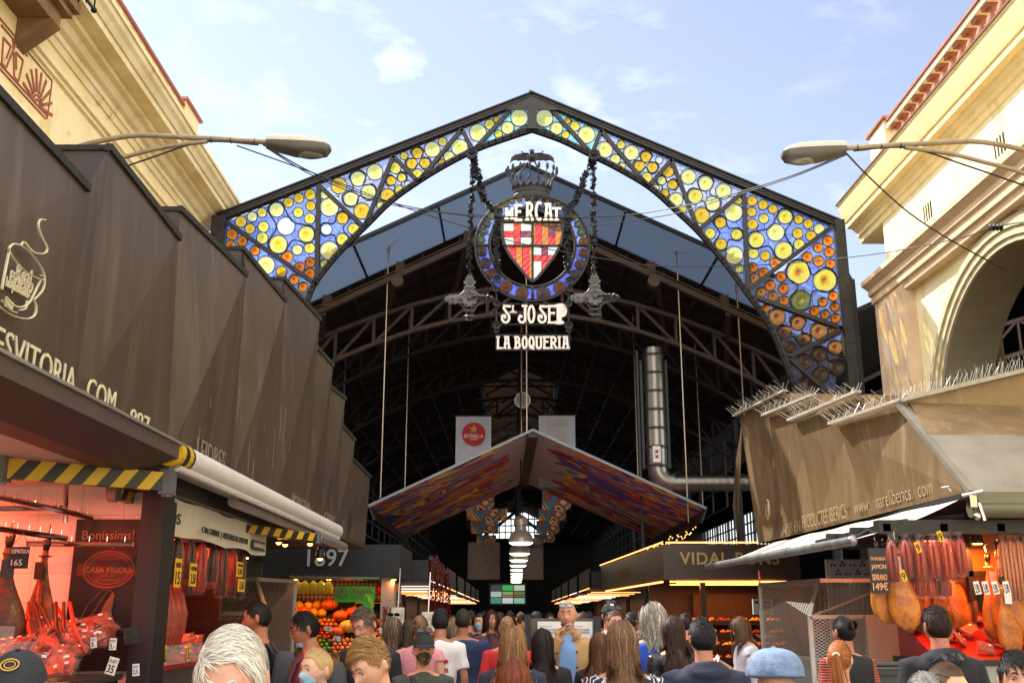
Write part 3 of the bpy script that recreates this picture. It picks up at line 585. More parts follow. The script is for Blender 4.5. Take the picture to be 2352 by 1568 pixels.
garland([P6(1900,200),P6(1800,450),P6(1700,700),P6(1600,860)],.13,.085,'short slanting garland from the arch to the right side of the medallion')
garland([P6(755,870),P6(735,1100),P6(740,1400),P6(760,1620)],.12,.09,'garland of iron flowers crossing the left inside of the medallion ring')
garland([P6(1590,880),P6(1585,1100),P6(1590,1400),P6(1600,1600)],.12,.09,'garland of iron flowers crossing the right inside of the medallion ring')
def cross(cx,cy,label):
    c=P7(cx,cy); t=thing('iron_cross',c,label,'ornament','iron flower crosses'); s=P7(cx+100,cy).x-c.x; s/=100
    f=MB(); d=140*s
    for q in range(4):
        a=[Matrix.Rotation(q*math.pi/2,3,'Y')@Vector(v) for v in ((0,0,240*s),(60*s,0,110*s),(110*s,0,60*s),(240*s,0,0))]
        P=catmull([c+v for v in a],6); 
        f.tube(P,.03,6)
        f.tube([c+(p-c)*.72 for p in P],.02,5)
    f.build('cross_frame',WIRON,t,smooth=True)
    f=MB(); flower(f,c+Vector((0,-.08,0)),.2,8)
    for q in range(4):
        M=Matrix.Rotation(q*math.pi/2,3,'Y')
        for dist,r in ((75,.13),(135,.13),(200,.14),(255,.09)): flower(f,c+M@Vector((0,-.07,dist*s)),r,6,q)
    f.build('cross_flowers',WIRON,t)
cross(415,595,'iron cross of flowers hanging left of the plaque'); cross(1915,580,'iron cross of flowers hanging right of the plaque')
f=MB(); flower(f,P6(440,160,YS-.15),.15,9); flower(f,P6(440,190,YS-.1),.12,7,.8); tag(f.build('iron_rosette',IRONB),'big iron rosette on the arch where the left garlands hang','rosette','rosettes on the arch')
f=MB(); flower(f,P6(1910,180,YS-.15),.15,9); flower(f,P6(1905,215,YS-.1),.12,7,.8); tag(f.build('iron_rosette',IRONB),'big iron rosette on the arch where the right garlands hang','rosette','rosettes on the arch')
# ================================================================ left building
def extr(mb,prof,y0,y1,x0fn,side,m=None):
    """profile list of (out,z) swept along Y; side=+1 wall on the left facing +x, -1 wall on the right"""
    a=[Vector((x0fn(y0)+side*o,y0,z)) for o,z in prof]; b=[Vector((x0fn(y1)+side*o,y1,z)) for o,z in prof]
    n=len(prof); fs=[(i,(i+1)%n,n+(i+1)%n,n+i) for i in range(n)]+[tuple(range(n)),tuple(range(2*n-1,n-1,-1))]
    mb.add(a+b,fs,m)
LX=lambda y:-7.1-.012*(y-13)
lb=thing('cream_building',(-9.5,12,0),'cream rendered building on the left with deep cornice and painted frieze','building')
W=MB(); extr(W,[(-5,0),(0,0),(0,10.25),(-5,10.25)],-6,22.6,LX,1); W.build('wall',CREAM,lb)
f=MB(); extr(f,[(-0.5,10.25),(0.0328,10.25),(0.0656,10.35),(0.0984,10.36),(0.0984,10.46),(0.1804,10.50),(0.246,10.60),(0.3444,10.62),(0.3608,10.70),(0.6068,10.72),(0.6232,10.82),(0.656,10.83),(0.7052,10.92),(0.7626,10.98),(0.7872,11.06),(0.82,11.07),(0.82,11.15),(-0.5,11.2)],-6,22.6,LX,1)
f.build('cornice',STONEL,lb)
f=MB(); extr(f,[(0,9.78),(.05,9.8),(.05,9.86),(.10,9.88),(.10,9.95),(.05,9.97),(0,10.0)],13.4,22.55,LX,1); extr(f,[(0,8.55),(.06,8.57),(.06,8.66),(.12,8.7),(.12,8.78),(.04,8.82),(0,8.84)],14.3,22.5,LX,1)
extr(f,[(0,8.2),(.05,8.21),(.05,8.32),(0,8.34)],14.3,22.5,LX,1); f.box((LX(14.2)+.08,14.2,8.4),(.2,.34,1.1)); f.build('moulding',STONEL,lb)
PINK=mat('pink_tile','#b5694f',.7,0,.2,3)
f=MB(); extr(f,[(-.3,11.2),(.12,11.18),(.12,12.28),(-.3,12.28)],-6,19.9,LX,1); 
for i in range(58):
    y=19.6-i*.4; f.box((LX(y)+.125,y,12.12),(.02,.2,.2),m=1)
    f.box((LX(y)+.125,y-.2,11.9),(.02,.2,.2),m=1)
f.build('parapet',[STONEL,PINK],lb)
f=MB(); extr(f,[(-.4,12.28),(.18,12.28),(.18,12.34),(-.4,12.34)],-6,19.9,LX,1); f.build('tile_coping',mat('red_coping','#9a5a48',.7,0,.2,4),lb); f=MB(); extr(f,[(-.6,12.42),(.24,12.42),(.24,12.48),(-.6,12.48)],19.85,21.0,LX,1); f.build('tile_coping',mat('red_coping','#9a5a48'),lb)
f=MB(); extr(f,[(-.5,11.2),(.18,11.2),(.18,12.42),(-.5,12.42)],19.92,20.9,LX,1); f.build('pier',STONEL,lb)
# sgraffito frieze
RB=mat('red_brown_paint','#9d5a42',.9,0,.25,12); f=MB()
def Lp(x,y): p=PX(x,y,-7.12); p.x=LX(p.y)+.012; return p
def Q(u,v): # u along street, v height inside painted panel
    a=Lp(28,35); b=Lp(120,135); z0=9.05; z1=9.72
    y=11.7+(14.25-11.7)*u; return Vector((LX(y)+.012,y,z0+(z1-z0)*v))
def ln(a,b,w=.022): f.bar(a,b,w,.012,up=(1,0,0))
ln(Q(0,0),Q(1,0)); ln(Q(0,1),Q(1,1)); ln(Q(0,.1),Q(1,.1)); ln(Q(1,0),Q(1,1))
for cx in (.18,.86):
    for rr in (.08,.14): 
        pts=[Q(cx+.26*rr*math.cos(a)*1.6,.1+rr*1.6*math.sin(a)) for a in [math.pi*i/10 for i in range(11)]]
        for a,b in zip(pts[:-1],pts[1:]): ln(a,b,.03)
    for i in range(9):
        a=math.pi*(i+.5)/9; ln(Q(cx+.075*math.cos(a),.1+.28*math.sin(a)),Q(cx+.20*math.cos(a),.1+.8*math.sin(a)),.045)
for cx in (.44,.58):
    s=1 if cx<.5 else -1; p=[(-.09,.9),(.09,.9),(.02,.15),(-.03,.15),(-.05,.7),(.04,.7),(.01,.35)]
    for a,b in zip(p[:-1],p[1:]): ln(Q(cx+s*a[0],a[1]),Q(cx+s*b[0],b[1]),.028)
f.build('painted_frieze',RB,lb)
f=MB(); extr(f,[(0,7.6),(.02,7.6),(.02,8.75),(0,8.75)],11.9,13.9,LX,1); f.build('wall_panel',mat('ochre_panel','#b9a878',.85,0,.1,3,.2),lb)
f=MB()
for a in ((11.75,14.0,8.8,8.86),(11.75,14.0,7.5,7.56)): extr(f,[(0,a[2]),(.035,a[2]),(.035,a[3]),(0,a[3])],a[0],a[1],LX,1)
for y in (11.75,13.95): extr(f,[(0,7.5),(.035,7.5),(.035,8.86),(0,8.86)],y,y+.06,LX,1)
f.build('panel_frame',CREAMW,lb)
for y,z in ((16.9,9.25),(19.8,9.2)):
    f=MB(); f.box((LX(y)+.01,y,z),(.02,.3,.34))
    for i in range(4):
        for j in range(4): f.tube([(LX(y)+.015,y-.1+.066*i,z-.12+.08*j),(LX(y)+.026,y-.1+.066*i,z-.12+.08*j)],.02,6,m=1)
    f.build('air_vent',[STONEL,BLACKP],lb)
f=MB(); f.b2((-7.4,5,10.02),(-6.62,13.3,10.26)); f.b2((-7.4,5,10.26),(-6.5,13.4,10.36)); f.b2((-7.4,5,10.36),(-6.42,13.46,10.5)); f.prism([(-7.1,13.3,9.6),(-7.1,13.3,10.02),(-6.6,13.3,10.02)],(0,-.3,0)); 
f.build('balcony_slab',mat('brown_stone','#8f6c45',.85,0,.25,2,.4,15,col2='#6f4f30'),lb)
f=MB()
for i in range(34):
    y=5.1+i*.25; f.bar((-6.3,y,10.5),(-6.3,y,11.5),.02,.02)
    f.tube([(-6.3,y+.125+.07*math.cos(a),10.72+.07*math.sin(a)) for a in [6.283*k/8 for k in range(9)]],.012,4); f.tube([(-6.3,y+.125+.07*math.cos(a),11.2+.07*math.sin(a)) for a in [6.283*k/8 for k in range(9)]],.012,4)
for z in (10.55,10.85,11.1,11.5): f.bar((-6.3,5,z),(-6.3,13.62,z),.035,.03)
for i in range(4): f.bar((-6.3-i*.25,13.62,10.5),(-6.3-i*.25,13.62,11.5),.02,.02)
f.bar((-7.1,13.62,11.5),(-6.3,13.62,11.5),.035,.03); f.ball((-6.3,13.62,10.55),.05,8); f.build('balcony_railing',IRONB,lb)
# shutters/window above left awning near edge
f=MB(); extr(f,[(0,6.4),(.06,6.4),(.06,9.2),(0,9.2)],9.6,11.3,LX,1)
for i in range(26): extr(f,[(.06,6.5+i*.1),(.085,6.5+i*.1),(.06,6.57+i*.1)],9.7,11.2,LX,1)
f.build('shutter',mat('purple_shutter','#5b3b48',.6),lb)
# ================================================================ right building
RX=lambda y:8.3+.02*(21-y)
YE=21.45
rb=thing('arcaded_building',(10,12,0),'sunlit pale yellow arcaded building on the right with terracotta balustrade','building')
ZC=16.55; ZR=3.05; ZS=4.75
f=MB(); # street wall with arch opening as ring of quads
def wallp(y,z,o=0): return Vector((RX(y)-o,y,z))
arcp=[(ZC+ZR*math.cos(a),ZS+ZR*math.sin(a)) for a in [math.pi*i/32 for i in range(33)]]
for a,b in zip(arcp[:-1],arcp[1:]): f.quad(wallp(a[0],a[1]),wallp(b[0],b[1]),wallp(b[0],10.3),wallp(a[0],10.3))
f.quad(wallp(ZC+ZR,0),wallp(ZC+ZR,10.3),wallp(YE,10.3),wallp(YE,0)); f.quad(wallp(-6,0),wallp(-6,10.3),wallp(ZC-ZR,10.3),wallp(ZC-ZR,0))
th=.95
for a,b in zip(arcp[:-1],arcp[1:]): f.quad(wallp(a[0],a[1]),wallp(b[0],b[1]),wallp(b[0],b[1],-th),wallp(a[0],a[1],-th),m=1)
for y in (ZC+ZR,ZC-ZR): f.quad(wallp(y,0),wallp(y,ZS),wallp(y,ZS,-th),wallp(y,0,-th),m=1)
f.quad(wallp(YE,0),wallp(YE,10.3),wallp(YE,10.3,-1.4),wallp(YE,0,-1.4)); f.quad(wallp(YE,0,-1.4),wallp(YE,10.3,-1.4),wallp(ZC+ZR,10.3,-1.4),wallp(ZC+ZR,0,-1.4)); f.quad(wallp(-6,10.3),wallp(YE,10.3),wallp(YE,10.3,-5),wallp(-6,10.3,-5))
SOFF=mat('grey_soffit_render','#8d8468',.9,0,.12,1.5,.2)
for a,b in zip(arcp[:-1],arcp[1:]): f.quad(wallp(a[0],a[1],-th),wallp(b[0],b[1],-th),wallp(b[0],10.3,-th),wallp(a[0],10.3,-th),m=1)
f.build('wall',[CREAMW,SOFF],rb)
f=MB()  # archivolt, stepped mouldings
for r0,r1,o in ((0,.10,.05),(.10,.24,.09),(.24,.30,.13),(.30,.40,.10),(.40,.46,.06)):
    P=[(ZC+ZR+.46-.46,0)]
    for k in range(32):
        a,b=math.pi*k/32,math.pi*(k+1)/32
        q=lambda r,t,oo:wallp(ZC+(ZR+r)*math.cos(t),ZS+(ZR+r)*math.sin(t),oo)
        f.add([q(r0,a,0),q(r0,b,0),q(r0,b,o),q(r0,a,o),q(r1,a,0),q(r1,b,0),q(r1,b,o),q(r1,a,o)],[(2,3,7,6),(3,2,1,0),(6,7,4,5)])
    for s in(-1,1):
        y0,y1=sorted((ZC+s*(ZR+r0),ZC+s*(ZR+r1))); f.add([wallp(y0,0,0),wallp(y1,0,0),wallp(y1,0,o),wallp(y0,0,o),wallp(y0,ZS,0),wallp(y1,ZS,0),wallp(y1,ZS,o),wallp(y0,ZS,o)],[(0,1,2,3),(4,7,6,5),(0,3,7,4),(1,5,6,2),(3,2,6,7)])
f.build('archivolt',mat('grey_cream_stucco','#beb494',.85,0,.15,4,.3),rb)
f=MB(); PB=streak(mat('pinkish_stone','#c4a88a',.8,0,.18,2,.3,18,col2='#dcc6a4'),(.7,.6,.5)); 
f.b2((8.05,20.15,0),(8.4,21.5,8.35)); f.b2((7.98,20.5,0),(8.1,21.56,8.2)); f.build('pilaster',PB,rb)
f=MB(); extr(f,[(0,8.25),(.22,8.25),(.24,8.38),(.30,8.4),(.30,8.55),(.36,8.58),(.36,8.7),(.46,8.78),(.50,8.80),(.50,8.9),(0,8.95)],-6,21.75,RX,-1); f.build('entablature',PB,rb)
f=MB(); extr(f,[(-4,10.2),(0,10.2),(0.0366,10.22),(0.0488,10.34),(0.0976,10.36),(0.1037,10.46),(0.1342,10.48),(0.183,10.52),(0.2074,10.56),(0.3416,10.58),(0.3477,10.70),(0.3782,10.71),(0.3904,10.74),(0.427,10.84),(0.4636,10.96),(0.488,11.03),(0.5002,11.12),(0.5246,11.13),(0.5246,11.16),(-4,11.2)],-6,22.75,RX,-1)
f.build('cornice',streak(mat('yellow_cornice','#e8d49a',.85,0,.08,1.8,.25,14),(.8,.72,.58)),rb)
f=MB(); extr(f,[(.3,11.16),(.55,11.16),(.55,11.2),(.3,11.2)],-6,22.78,RX,-1); f.build('roof_flashing',mat('dark_tile_edge','#6b4a35',.8,0,.2,6),rb)
for y in (19.0,16.0,13.0):
    f=MB()
    for i in range(4): f.box((RX(y)-.0,y+i*.11,9.55),(.03,.035,.34))
    f.build('slot_vent',BLACKP,rb)
f=MB(); f.b2((8.04,20.2,11.2),(8.75,21.1,12.1)); f.build('roof_pier',CREAMW,rb); f=MB(); f.b2((8.1,8.2,11.2),(8.75,9.3,12.1)); f.build('roof_pier',CREAMW,rb)
f=MB(); f.b2((7.98,20.1,12.1),(8.84,21.18,12.16)); f.build('coping',TERRA,rb); f=MB(); f.b2((8.04,9.3,12.0),(8.46,20.1,12.05)); f.build('coping',TERRA,rb)
f=MB(); f.b2((8.08,9.3,11.88),(8.42,20.18,12.0)); f.b2((8.08,9.3,11.2),(8.42,20.18,11.25)); f.build('balustrade_rail',CREAMW,rb)
mb=MB(); mb.lathe((0,0,.02),[(.09,0),(.09,.04),(.06,.06),(.05,.10),(.10,.22),(.115,.32),(.10,.42),(.055,.55),(.05,.62),(.08,.66),(.08,.70),(.06,.72)],12); mb.box((0,0,.72),(.22,.22,.09)); mb.box((0,0,.02),(.22,.22,.05))
for v_ in mb.v: v_.z*=.84
b0=mb.build('baluster',TERRA,rb,auto=40,origin=(0,0,0)); 
for i in range(26):
    o=b0 if i==0 else b0.copy()
    if i: COL.objects.link(o); o.parent=rb
    o.location=Vector((8.24,19.95-i*.40,11.25))-wloc(rb)
# room behind the arcade
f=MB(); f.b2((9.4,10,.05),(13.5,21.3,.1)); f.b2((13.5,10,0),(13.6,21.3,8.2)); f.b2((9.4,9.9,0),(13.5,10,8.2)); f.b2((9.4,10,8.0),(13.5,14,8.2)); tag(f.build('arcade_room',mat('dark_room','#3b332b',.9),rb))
# ================================================================ market hall
SKYL=mat('dusky_skylight_sheet','#565e70',.35,0,.12,.8,.05)
_n,_l=nodes(SKYL); _t=_n.new('ShaderNodeBsdfTranslucent'); _t.inputs[0].default_value=(.27,.32,.40,1); _m=_n.new('ShaderNodeMixShader'); _m.inputs[0].default_value=.6; _l.new(_n['Principled BSDF'].outputs[0],_m.inputs[1]); _l.new(_t.outputs[0],_m.inputs[2]); _l.new(_m.outputs[0],_n['Material Output'].inputs[0])
TILE=mat('hall_roof_tiles','#221813',.85,0,.5,7,.6,30,stretch=(1,4,1))
hall=thing('market_hall',(.3,60,0),'dark iron market hall with lattice arch trusses and steep tiled roof','market hall')
AX=.35; AZ=12.8; SL=.487; XR=8.35; XL=-8.3; Y0=24; Y1=110
ZV=AZ-SL*8.0
def roofz(x): return AZ-SL*abs(x-AX)
LXN,RXN=-7.65,8.35
f=MB()
for (xa,xb) in ((AX,LXN),(AX,RXN)):
    f.sheet((xa,Y0,roofz(xa)),(xb,Y0,roofz(xb)),(xb,Y0+2.6,roofz(xb)),(xa,Y0+2.6,roofz(xa)),.03)
f.build('skylight_roof',SKYL,hall)
f=MB() # tile roof with a slot in the middle for the lantern
for s,xe in ((-1,LXN),(1,RXN)):
    def sec(x0,x1,ya,yb): f.prism([(x0,ya,roofz(x0)-.02),(x1,ya,roofz(x1)-.02),(x1,ya,roofz(x1)+.12),(x0,ya,roofz(x0)+.12)],(0,yb-ya,0))
    sec(AX,xe,Y0+2.6,46); sec(AX+s*1.7,xe,46,Y1); sec(AX,AX+s*1.7,80,Y1)
# neighbouring naves rising beyond the valleys
for s,xe in ((-1,LXN),(1,RXN)):
    zv=roofz(xe); f.prism([(xe,Y0+.1,zv-.05),(xe+s*12,Y0+.1,zv+5.4),(xe+s*12,Y0+.1,zv+5.5),(xe,Y0+.1,zv+.08)],(0,Y1-Y0,0))
f.build('tiled_roof',TILE,hall)
f=MB(); # battens under tiles
for i in range(60):
    y=Y0+3.2+i*1.2
    if y>Y1-2: break
    for s,xe in ((-1,LXN),(1,RXN)):
        f.bar((AX+s*(1.8 if 46<y<80 else .1),y,roofz(AX+s*1.8)-.08 if 46<y<80 else AZ-.1),(xe,y,roofz(xe)-.08),.10,.12)
for s,xe in ((-1,LXN),(1,RXN)):
    for k in range(7):
        x=AX+s*(1.8+k*1.0); f.bar((x,Y0+2.6,roofz(x)-.16),(x,Y1,roofz(x)-.16),.09,.14)
f.build('rafters',mat('rafter_brown','#2a1f19',.8,0,.2,4),hall)
f=MB()
for yy in (Y0+.05,):
    for s,xe in ((-1,LXN),(1,RXN)): f.bar((AX,yy,AZ+.03),(xe,yy,roofz(xe)+.03),.10,.09)
for k in (-6.3,-4.3,-2.2,2.5,4.8,6.9): f.bar((AX+k,Y0,roofz(AX+k)-.05),(AX+k,Y0+2.6,roofz(AX+k)-.05),.05,.06)
f.build('glazing_bar',mat('dark_glazing_bar','#23222a',.5,.3),hall)
def xtruss(Y,zt,zb,span,mb,n=16,w=.10):
    """arched lattice truss: crown heights zt/zb, half span"""
    top=[];bot=[]
    for i in range(n+1):
        t=-1+2*i/n; x=AX+t*span; top.append(Vector((x,Y,zt-2.9*abs(t)**1.75))); bot.append(Vector((x,Y,zb-3.25*abs(t)**1.9)))
    for a,b in zip(top[:-1],top[1:]): mb.bar(a,b,.16,w)
    for a,b in zip(bot[:-1],bot[1:]): mb.bar(a,b,.16,w)
    for i in range(n+1): mb.bar(top[i],bot[i],.08,.09,up=(0,1,0))
    for i in range(n):
        if i<n/2: mb.bar(top[i+1],bot[i],.07,.08)
        else: mb.bar(top[i],bot[i+1],.07,.08)
f=MB(); 
for s,xe in ((-1,LXN),(1,RXN)):
    xa=AX; f.bar((xa,Y0+1.2,AZ-.95),(xe,Y0+1.2,roofz(xe)-.95),.16,.14); f.bar((xa,Y0+1.2,AZ-.83),(xe,Y0+1.2,roofz(xe)-.83),.24,.03)
    for k in (1.5,3.25,5.1,6.6): f.box((xa+s*k,Y0+1.2,roofz(xa+s*k)-.78),(.22,.2,.3)); 
    f.tube([(xa+s*3.3,Y0+1.0,roofz(xa+s*3.3)-1.15),(xa+s*3.3,Y0+1.25,roofz(xa+s*3.3)-1.15)],.16,14)
    for k in (1.5,3.4,5.2): f.bar((xa+s*k,Y0+1.2,roofz(xa+s*k)-1),(xa+s*(k+.9),Y0+6,roofz(xa+s*k)-1.6),.14,.2)
f.build('front_beam',RUST,hall)
for i,Y in enumerate((26.8,31.5,38,45,53,62,72,84)):
    f=MB(); xtruss(Y,AZ-2.35 if i==0 else AZ-1.6,AZ-3.1 if i==0 else AZ-2.4,8.2,f); f.build('lattice_truss',RUST if i<1 else mat('dimmed_far_steel','#1d1714',.7,.1,.2,4),hall)  # trusses behind the first get a darker steel, hall gloom put into its colour
# truss of the neighbouring nave seen at right and behind arcade
for Y in (26.8,34,42):
    for s in (1,-1):
        f=MB(); b0_=AX+s*8; pts=[Vector((b0_+s*(.4+k*1.25),Y,7.5+.62*k-.03*k*k)) for k in range(10)]; pb=[p-Vector((0,0,.9)) for p in pts]
        for a,b in zip(pts[:-1],pts[1:]): f.bar(a,b,.14,.10)
        for a,b in zip(pb[:-1],pb[1:]): f.bar(a,b,.14,.10)
        for k in range(10):
            f.bar(pts[k],pb[k],.07,.08,up=(0,1,0)); 
            if k<9: f.bar(pb[k],pts[k+1],.06,.07) if k%2 else f.bar(pts[k],pb[k+1],.06,.07)
        f.build('side_nave_truss',RUST,hall)
for Y in (26.8,38,53,72):
    for x in (LXN,RXN): f=MB(); f.tube([(x,Y,0),(x,Y,roofz(x))],.14,10); f.lathe((x,Y,0),[(.3,0),(.3,.3),(.18,.5)],10); f.lathe((x,Y,roofz(x)-1.2),[(.14,0),(.26,.2),(.28,.3)],10); f.build('iron_column',mat('column_paint','#2c2d30',.5,.2),hall)
# lantern
BOARD=mat('lantern_boards','#a58a66',.75,0,.3,5,.3,stretch=(1,10,1))
f=MB()
for s in (-1,1):
    for i in range(int((80-46)/.3)):
        y=46+i*.3; f.prism([(AX,y,14.35),(AX+s*2.0,y,13.25),(AX+s*2.0,y,13.29),(AX,y,14.39)],(0,.27,0))
    f.sheet((AX,46,14.6),(AX+s*2.2,46,13.4),(AX+s*2.2,80,13.4),(AX,80,14.6),.03)
f.build('lantern_boards',BOARD,hall)
f=MB()
for i in range(9):
    y=46+i*4.2
    for s in (-1,1):
        f.bar((AX+s*1.75,y,11.9),(AX+s*1.75,y,13.4),.08,.08); f.bar((AX,y,14.25),(AX+s*1.8,y,13.25),.07,.1); f.bar((AX,y,12.4),(AX+s*1.7,y,13.2),.06,.06); f.bar((AX+s*1.7,y,11.9),(AX,y,11.9),.06,.08); f.bar((AX,y,14.2),(AX,y,11.9),.06,.06)
for s in (-1,1):
    for z in (12.0,12.6,13.2): f.bar((AX+s*1.75,46,z),(AX+s*1.75,80,z),.05,.07)
f.build('lantern_frame',mat('dimmed_far_steel','#3c2e26'),hall)
# enclosing walls and far wall with clerestory glass
DW=mat('dark_hall_wall','#1d1a19',.9)
f=MB(); f.b2((-20,Y0+2,0),(-19.8,Y1,14)); f.b2((20.2,Y0+2,0),(20.4,Y1,6.6)); f.b2((20.2,Y0+2,10.2),(20.4,Y1,15)); f.b2((20.2,Y0+2,6.6),(20.4,38,10.2)); f.b2((-20,Y1,0),(20.4,Y1+.2,9.6)); f.b2((-20,Y1,9.6),(-3.2,Y1+.25,18)); f.b2((3.9,Y1,9.6),(20.4,Y1+.25,18)); f.b2((-3.2,Y1,12.3),(3.9,Y1+.25,18))
f.build('hall_wall',DW,hall)
f=MB()
for k in range(22):
    z=4.2; 
for s,x in ((-1,LXN),(1,RXN)):
    for k in range(24): f.bar((x,40+k*2.8,5.8),(x,40+k*2.8,8.6),.08,.1)
    for z in (5.8,6.6,7.4,8.2): f.bar((x,40,z),(x,Y1,z),.06,.06)
for k in range(14):
    y=39+k*5.2; f.b2((20.0,y,6.6),(20.2,y+.35,10.2)); f.b2((20.0,y+2.5,6.6),(20.15,y+2.62,10.2)); f.b2((20.0,y+1.3,6.6),(20.15,y+1.38,10.2)); f.b2((20.0,y+3.8,6.6),(20.15,y+3.88,10.2))
for z in (7.5,8.4,9.3): f.bar((20.1,38,z),(20.1,Y1,z),.06,.12)
for k in range(12): f.bar((-3.2+k*.62,Y1-.1,9.6),(-3.2+k*.62,Y1-.1,12.4),.12,.12)
for z in (10.2,10.9,11.6): f.bar((-3.2,Y1-.1,z),(3.9,Y1-.1,z),.1,.12)
f.bar((-3.2,Y1-.2,9.6),(.35,Y1-.2,12.3),.3,.3); f.bar((3.9,Y1-.2,9.6),(.35,Y1-.2,12.3),.3,.3)
f.build('clerestory_frame',mat('column_paint','#2c2d30'),hall)
# vertical hanger rods
f0=None
for nx,ny,Y,y1 in ((1555,980,25.2,1990),(2705,980,25.2,2090),(1638,1255,31.5,1960),(2531,1255,31.5,2000),(1385,1375,31.5,1700),(2945,1135,25.2,1800),(2780,1370,31.5,2080),(2105,1080,25.2,1730),(2085,1300,34,1800)):
    a=NY(nx,ny,Y); f=MB(); f.tube([a,Vector((a.x,Y,max(2.5,NY(nx,y1,Y).z)))],.018,6); f.lathe(a-Vector((0,0,.25)),[(.035,0),(.04,.2),(.02,.3)],6); f.tube([a,a+Vector((0,0,.5))],.02,6); f.build('hanger_rod',mat('pale_steel_rod','#a99a88',.3,.8),hall)
# ================================================================ ventilation duct
duct=thing('ventilation_duct',NY(2620,1870,27),'big shiny round steel duct with an elbow, held in a ladder frame','duct')
a=NY(2612,1395,27); b=NY(2618,1872,27); r=(NY(2668,1600,27)-NY(2574,1600,27)).x*.42
b=Vector((a.x,27,b.z)); f=MB(); f.tube([a,b],r,28); 
for i in range(7): z=b.z+(a.z-b.z)*i/6.5; f.lathe((a.x,27,z),[(r*1.0,0),(r*1.03,.015),(r*1.03,.045),(r*1.0,.06)],28)
f.build('duct_pipe',STEEL,duct,auto=40)
f=MB(); P=[b+Vector((0,0,.05))]+[b+Vector((r*1.5*(1-math.cos(t)),0,-r*1.5*math.sin(t))) for t in [math.pi/2*i/5 for i in range(6)]]; f.tube(P,r,28); f.build('elbow',STEEL,duct,auto=30)
f=MB(); e=P[-1]; f.tube([e,e+Vector((2.4,0,0))],r*.78,24)
for i in range(12): f.lathe(e+Vector((.15+i*.19,0,0)),[(r*.78,0),(r*.8,.01),(r*.8,.03),(r*.78,.04)],24,ax='X')
f.build('side_pipe',STEEL,duct,auto=40)
f=MB()
for s in (-1,1): f.bar((a.x+s*r*1.28,27.1,a.z-.3),(a.x+s*r*1.28,27.1,b.z),.07,.07)
f.bar((a.x-r*1.6,27.2,a.z),(a.x-r*1.6,27.2,1),.06,.06)
for i in range(7): z=b.z+(a.z-b.z)*i/6.5+.03; f.bar((a.x-r*1.3,26.75,z),(a.x+r*1.3,26.75,z),.05,.05) if False else f.lathe((a.x,27,z),[(r*1.06,0),(r*1.15,0),(r*1.15,.05),(r*1.06,.05)],20)
f.build('support_frame',mat('column_paint','#2c2d30'),duct)
f=MB(); c=NY(2627,1815,26.6); f.box(c,(.2,.02,.42)); 
for k in (-1,1): f.ball(c+Vector((0,-.02,.07*k)),(.04,.02,.04),8,m=1)
for k in range(4): f.box(c+Vector((0,-.014,-.1+.066*k)),(.15,.004,.012),m=2)
f.build('warning_sticker',[WHITEP,mat('red_plastic','#b01a1a',.4),BLACKP],duct)
# ================================================================ banners and mural canopies
def banner(x0,y0,x1,y1,Y,label):
    t=thing('hanging_banner',NY((x0+x1)/2,y1,Y),label,'banner','white banners hanging in the hall')
    a=NY(x0,y0,Y); b=NY(x1,y0,Y); zb=NY(x0,y1,Y).z; f=MB(); n=10; v=[]
    for j in (0,1,2,3,4):
        for i in range(n+1): p=a.lerp(b,i/n); v.append(Vector((p.x,Y+.03*math.sin(i*1.3)*j/4,a.z+(zb-a.z)*j/4)))
    f.add(v,[(j*(n+1)+i,j*(n+1)+i+1,(j+1)*(n+1)+i+1,(j+1)*(n+1)+i) for j in range(4) for i in range(n)])
    f.build('banner_cloth',mat('banner_cloth','#b9bcc6',.85,0,.06,3),t); f=MB(); f.tube([a+Vector((-.05,0,0)),b+Vector((.05,0,0))],.025,6); f.tube([Vector((a.x,Y,zb)),Vector((b.x,Y,zb))],.02,6); f.build('banner_rod',STEEL,t); return t
t=banner(1824,1663,1965,1950,32,'white hanging banner with a red disc and yellow star')
c=NY(1895,1735,31.93); rr=(NY(1942,1735,31.93)-c).x
f=MB(); f.tube([c,c+Vector((0,.02,0))],rr,36); f.build('red_disc',mat('banner_red','#b8202c',.7),t)
f=MB(); st=[c+Vector((0,-.01,rr*.42))+Vector((math.sin(2*math.pi*i/10),0,math.cos(2*math.pi*i/10)))*rr*(.40 if i%2==0 else .16) for i in range(10)]; f.prism(st,(0,-.008,0)); f.build('star',mat('banner_gold','#c99a2e',.6),t)
f=MB(); put_text(f,'ESTRELLA',c+Vector((-rr*.82,-.01,-rr*.32)),(rr*1.64,0,0),(0,0,rr*.3),.02); put_text(f,'DAMM',c+Vector((-rr*.3,-.01,-rr*.52)),(rr*.6,0,0),(0,0,rr*.14),.02); f.build('lettering',mat('banner_white','#d8d2cc',.7),t)
t=banner(2155,1660,2300,1950,32,'pale hanging banner with faint gold letters half hidden by the mural roof')
f=MB()
for s_,yy in (('BAR',1705),('CEL',1745),('ONA',1785)): a=NY(2188,yy,31.93); b=NY(2268,yy,31.93); put_text(f,s_,a,b-a,(0,0,.26),-.005,1.4)
f.build('lettering',mat('banner_sand','#c9b48c',.7),t)
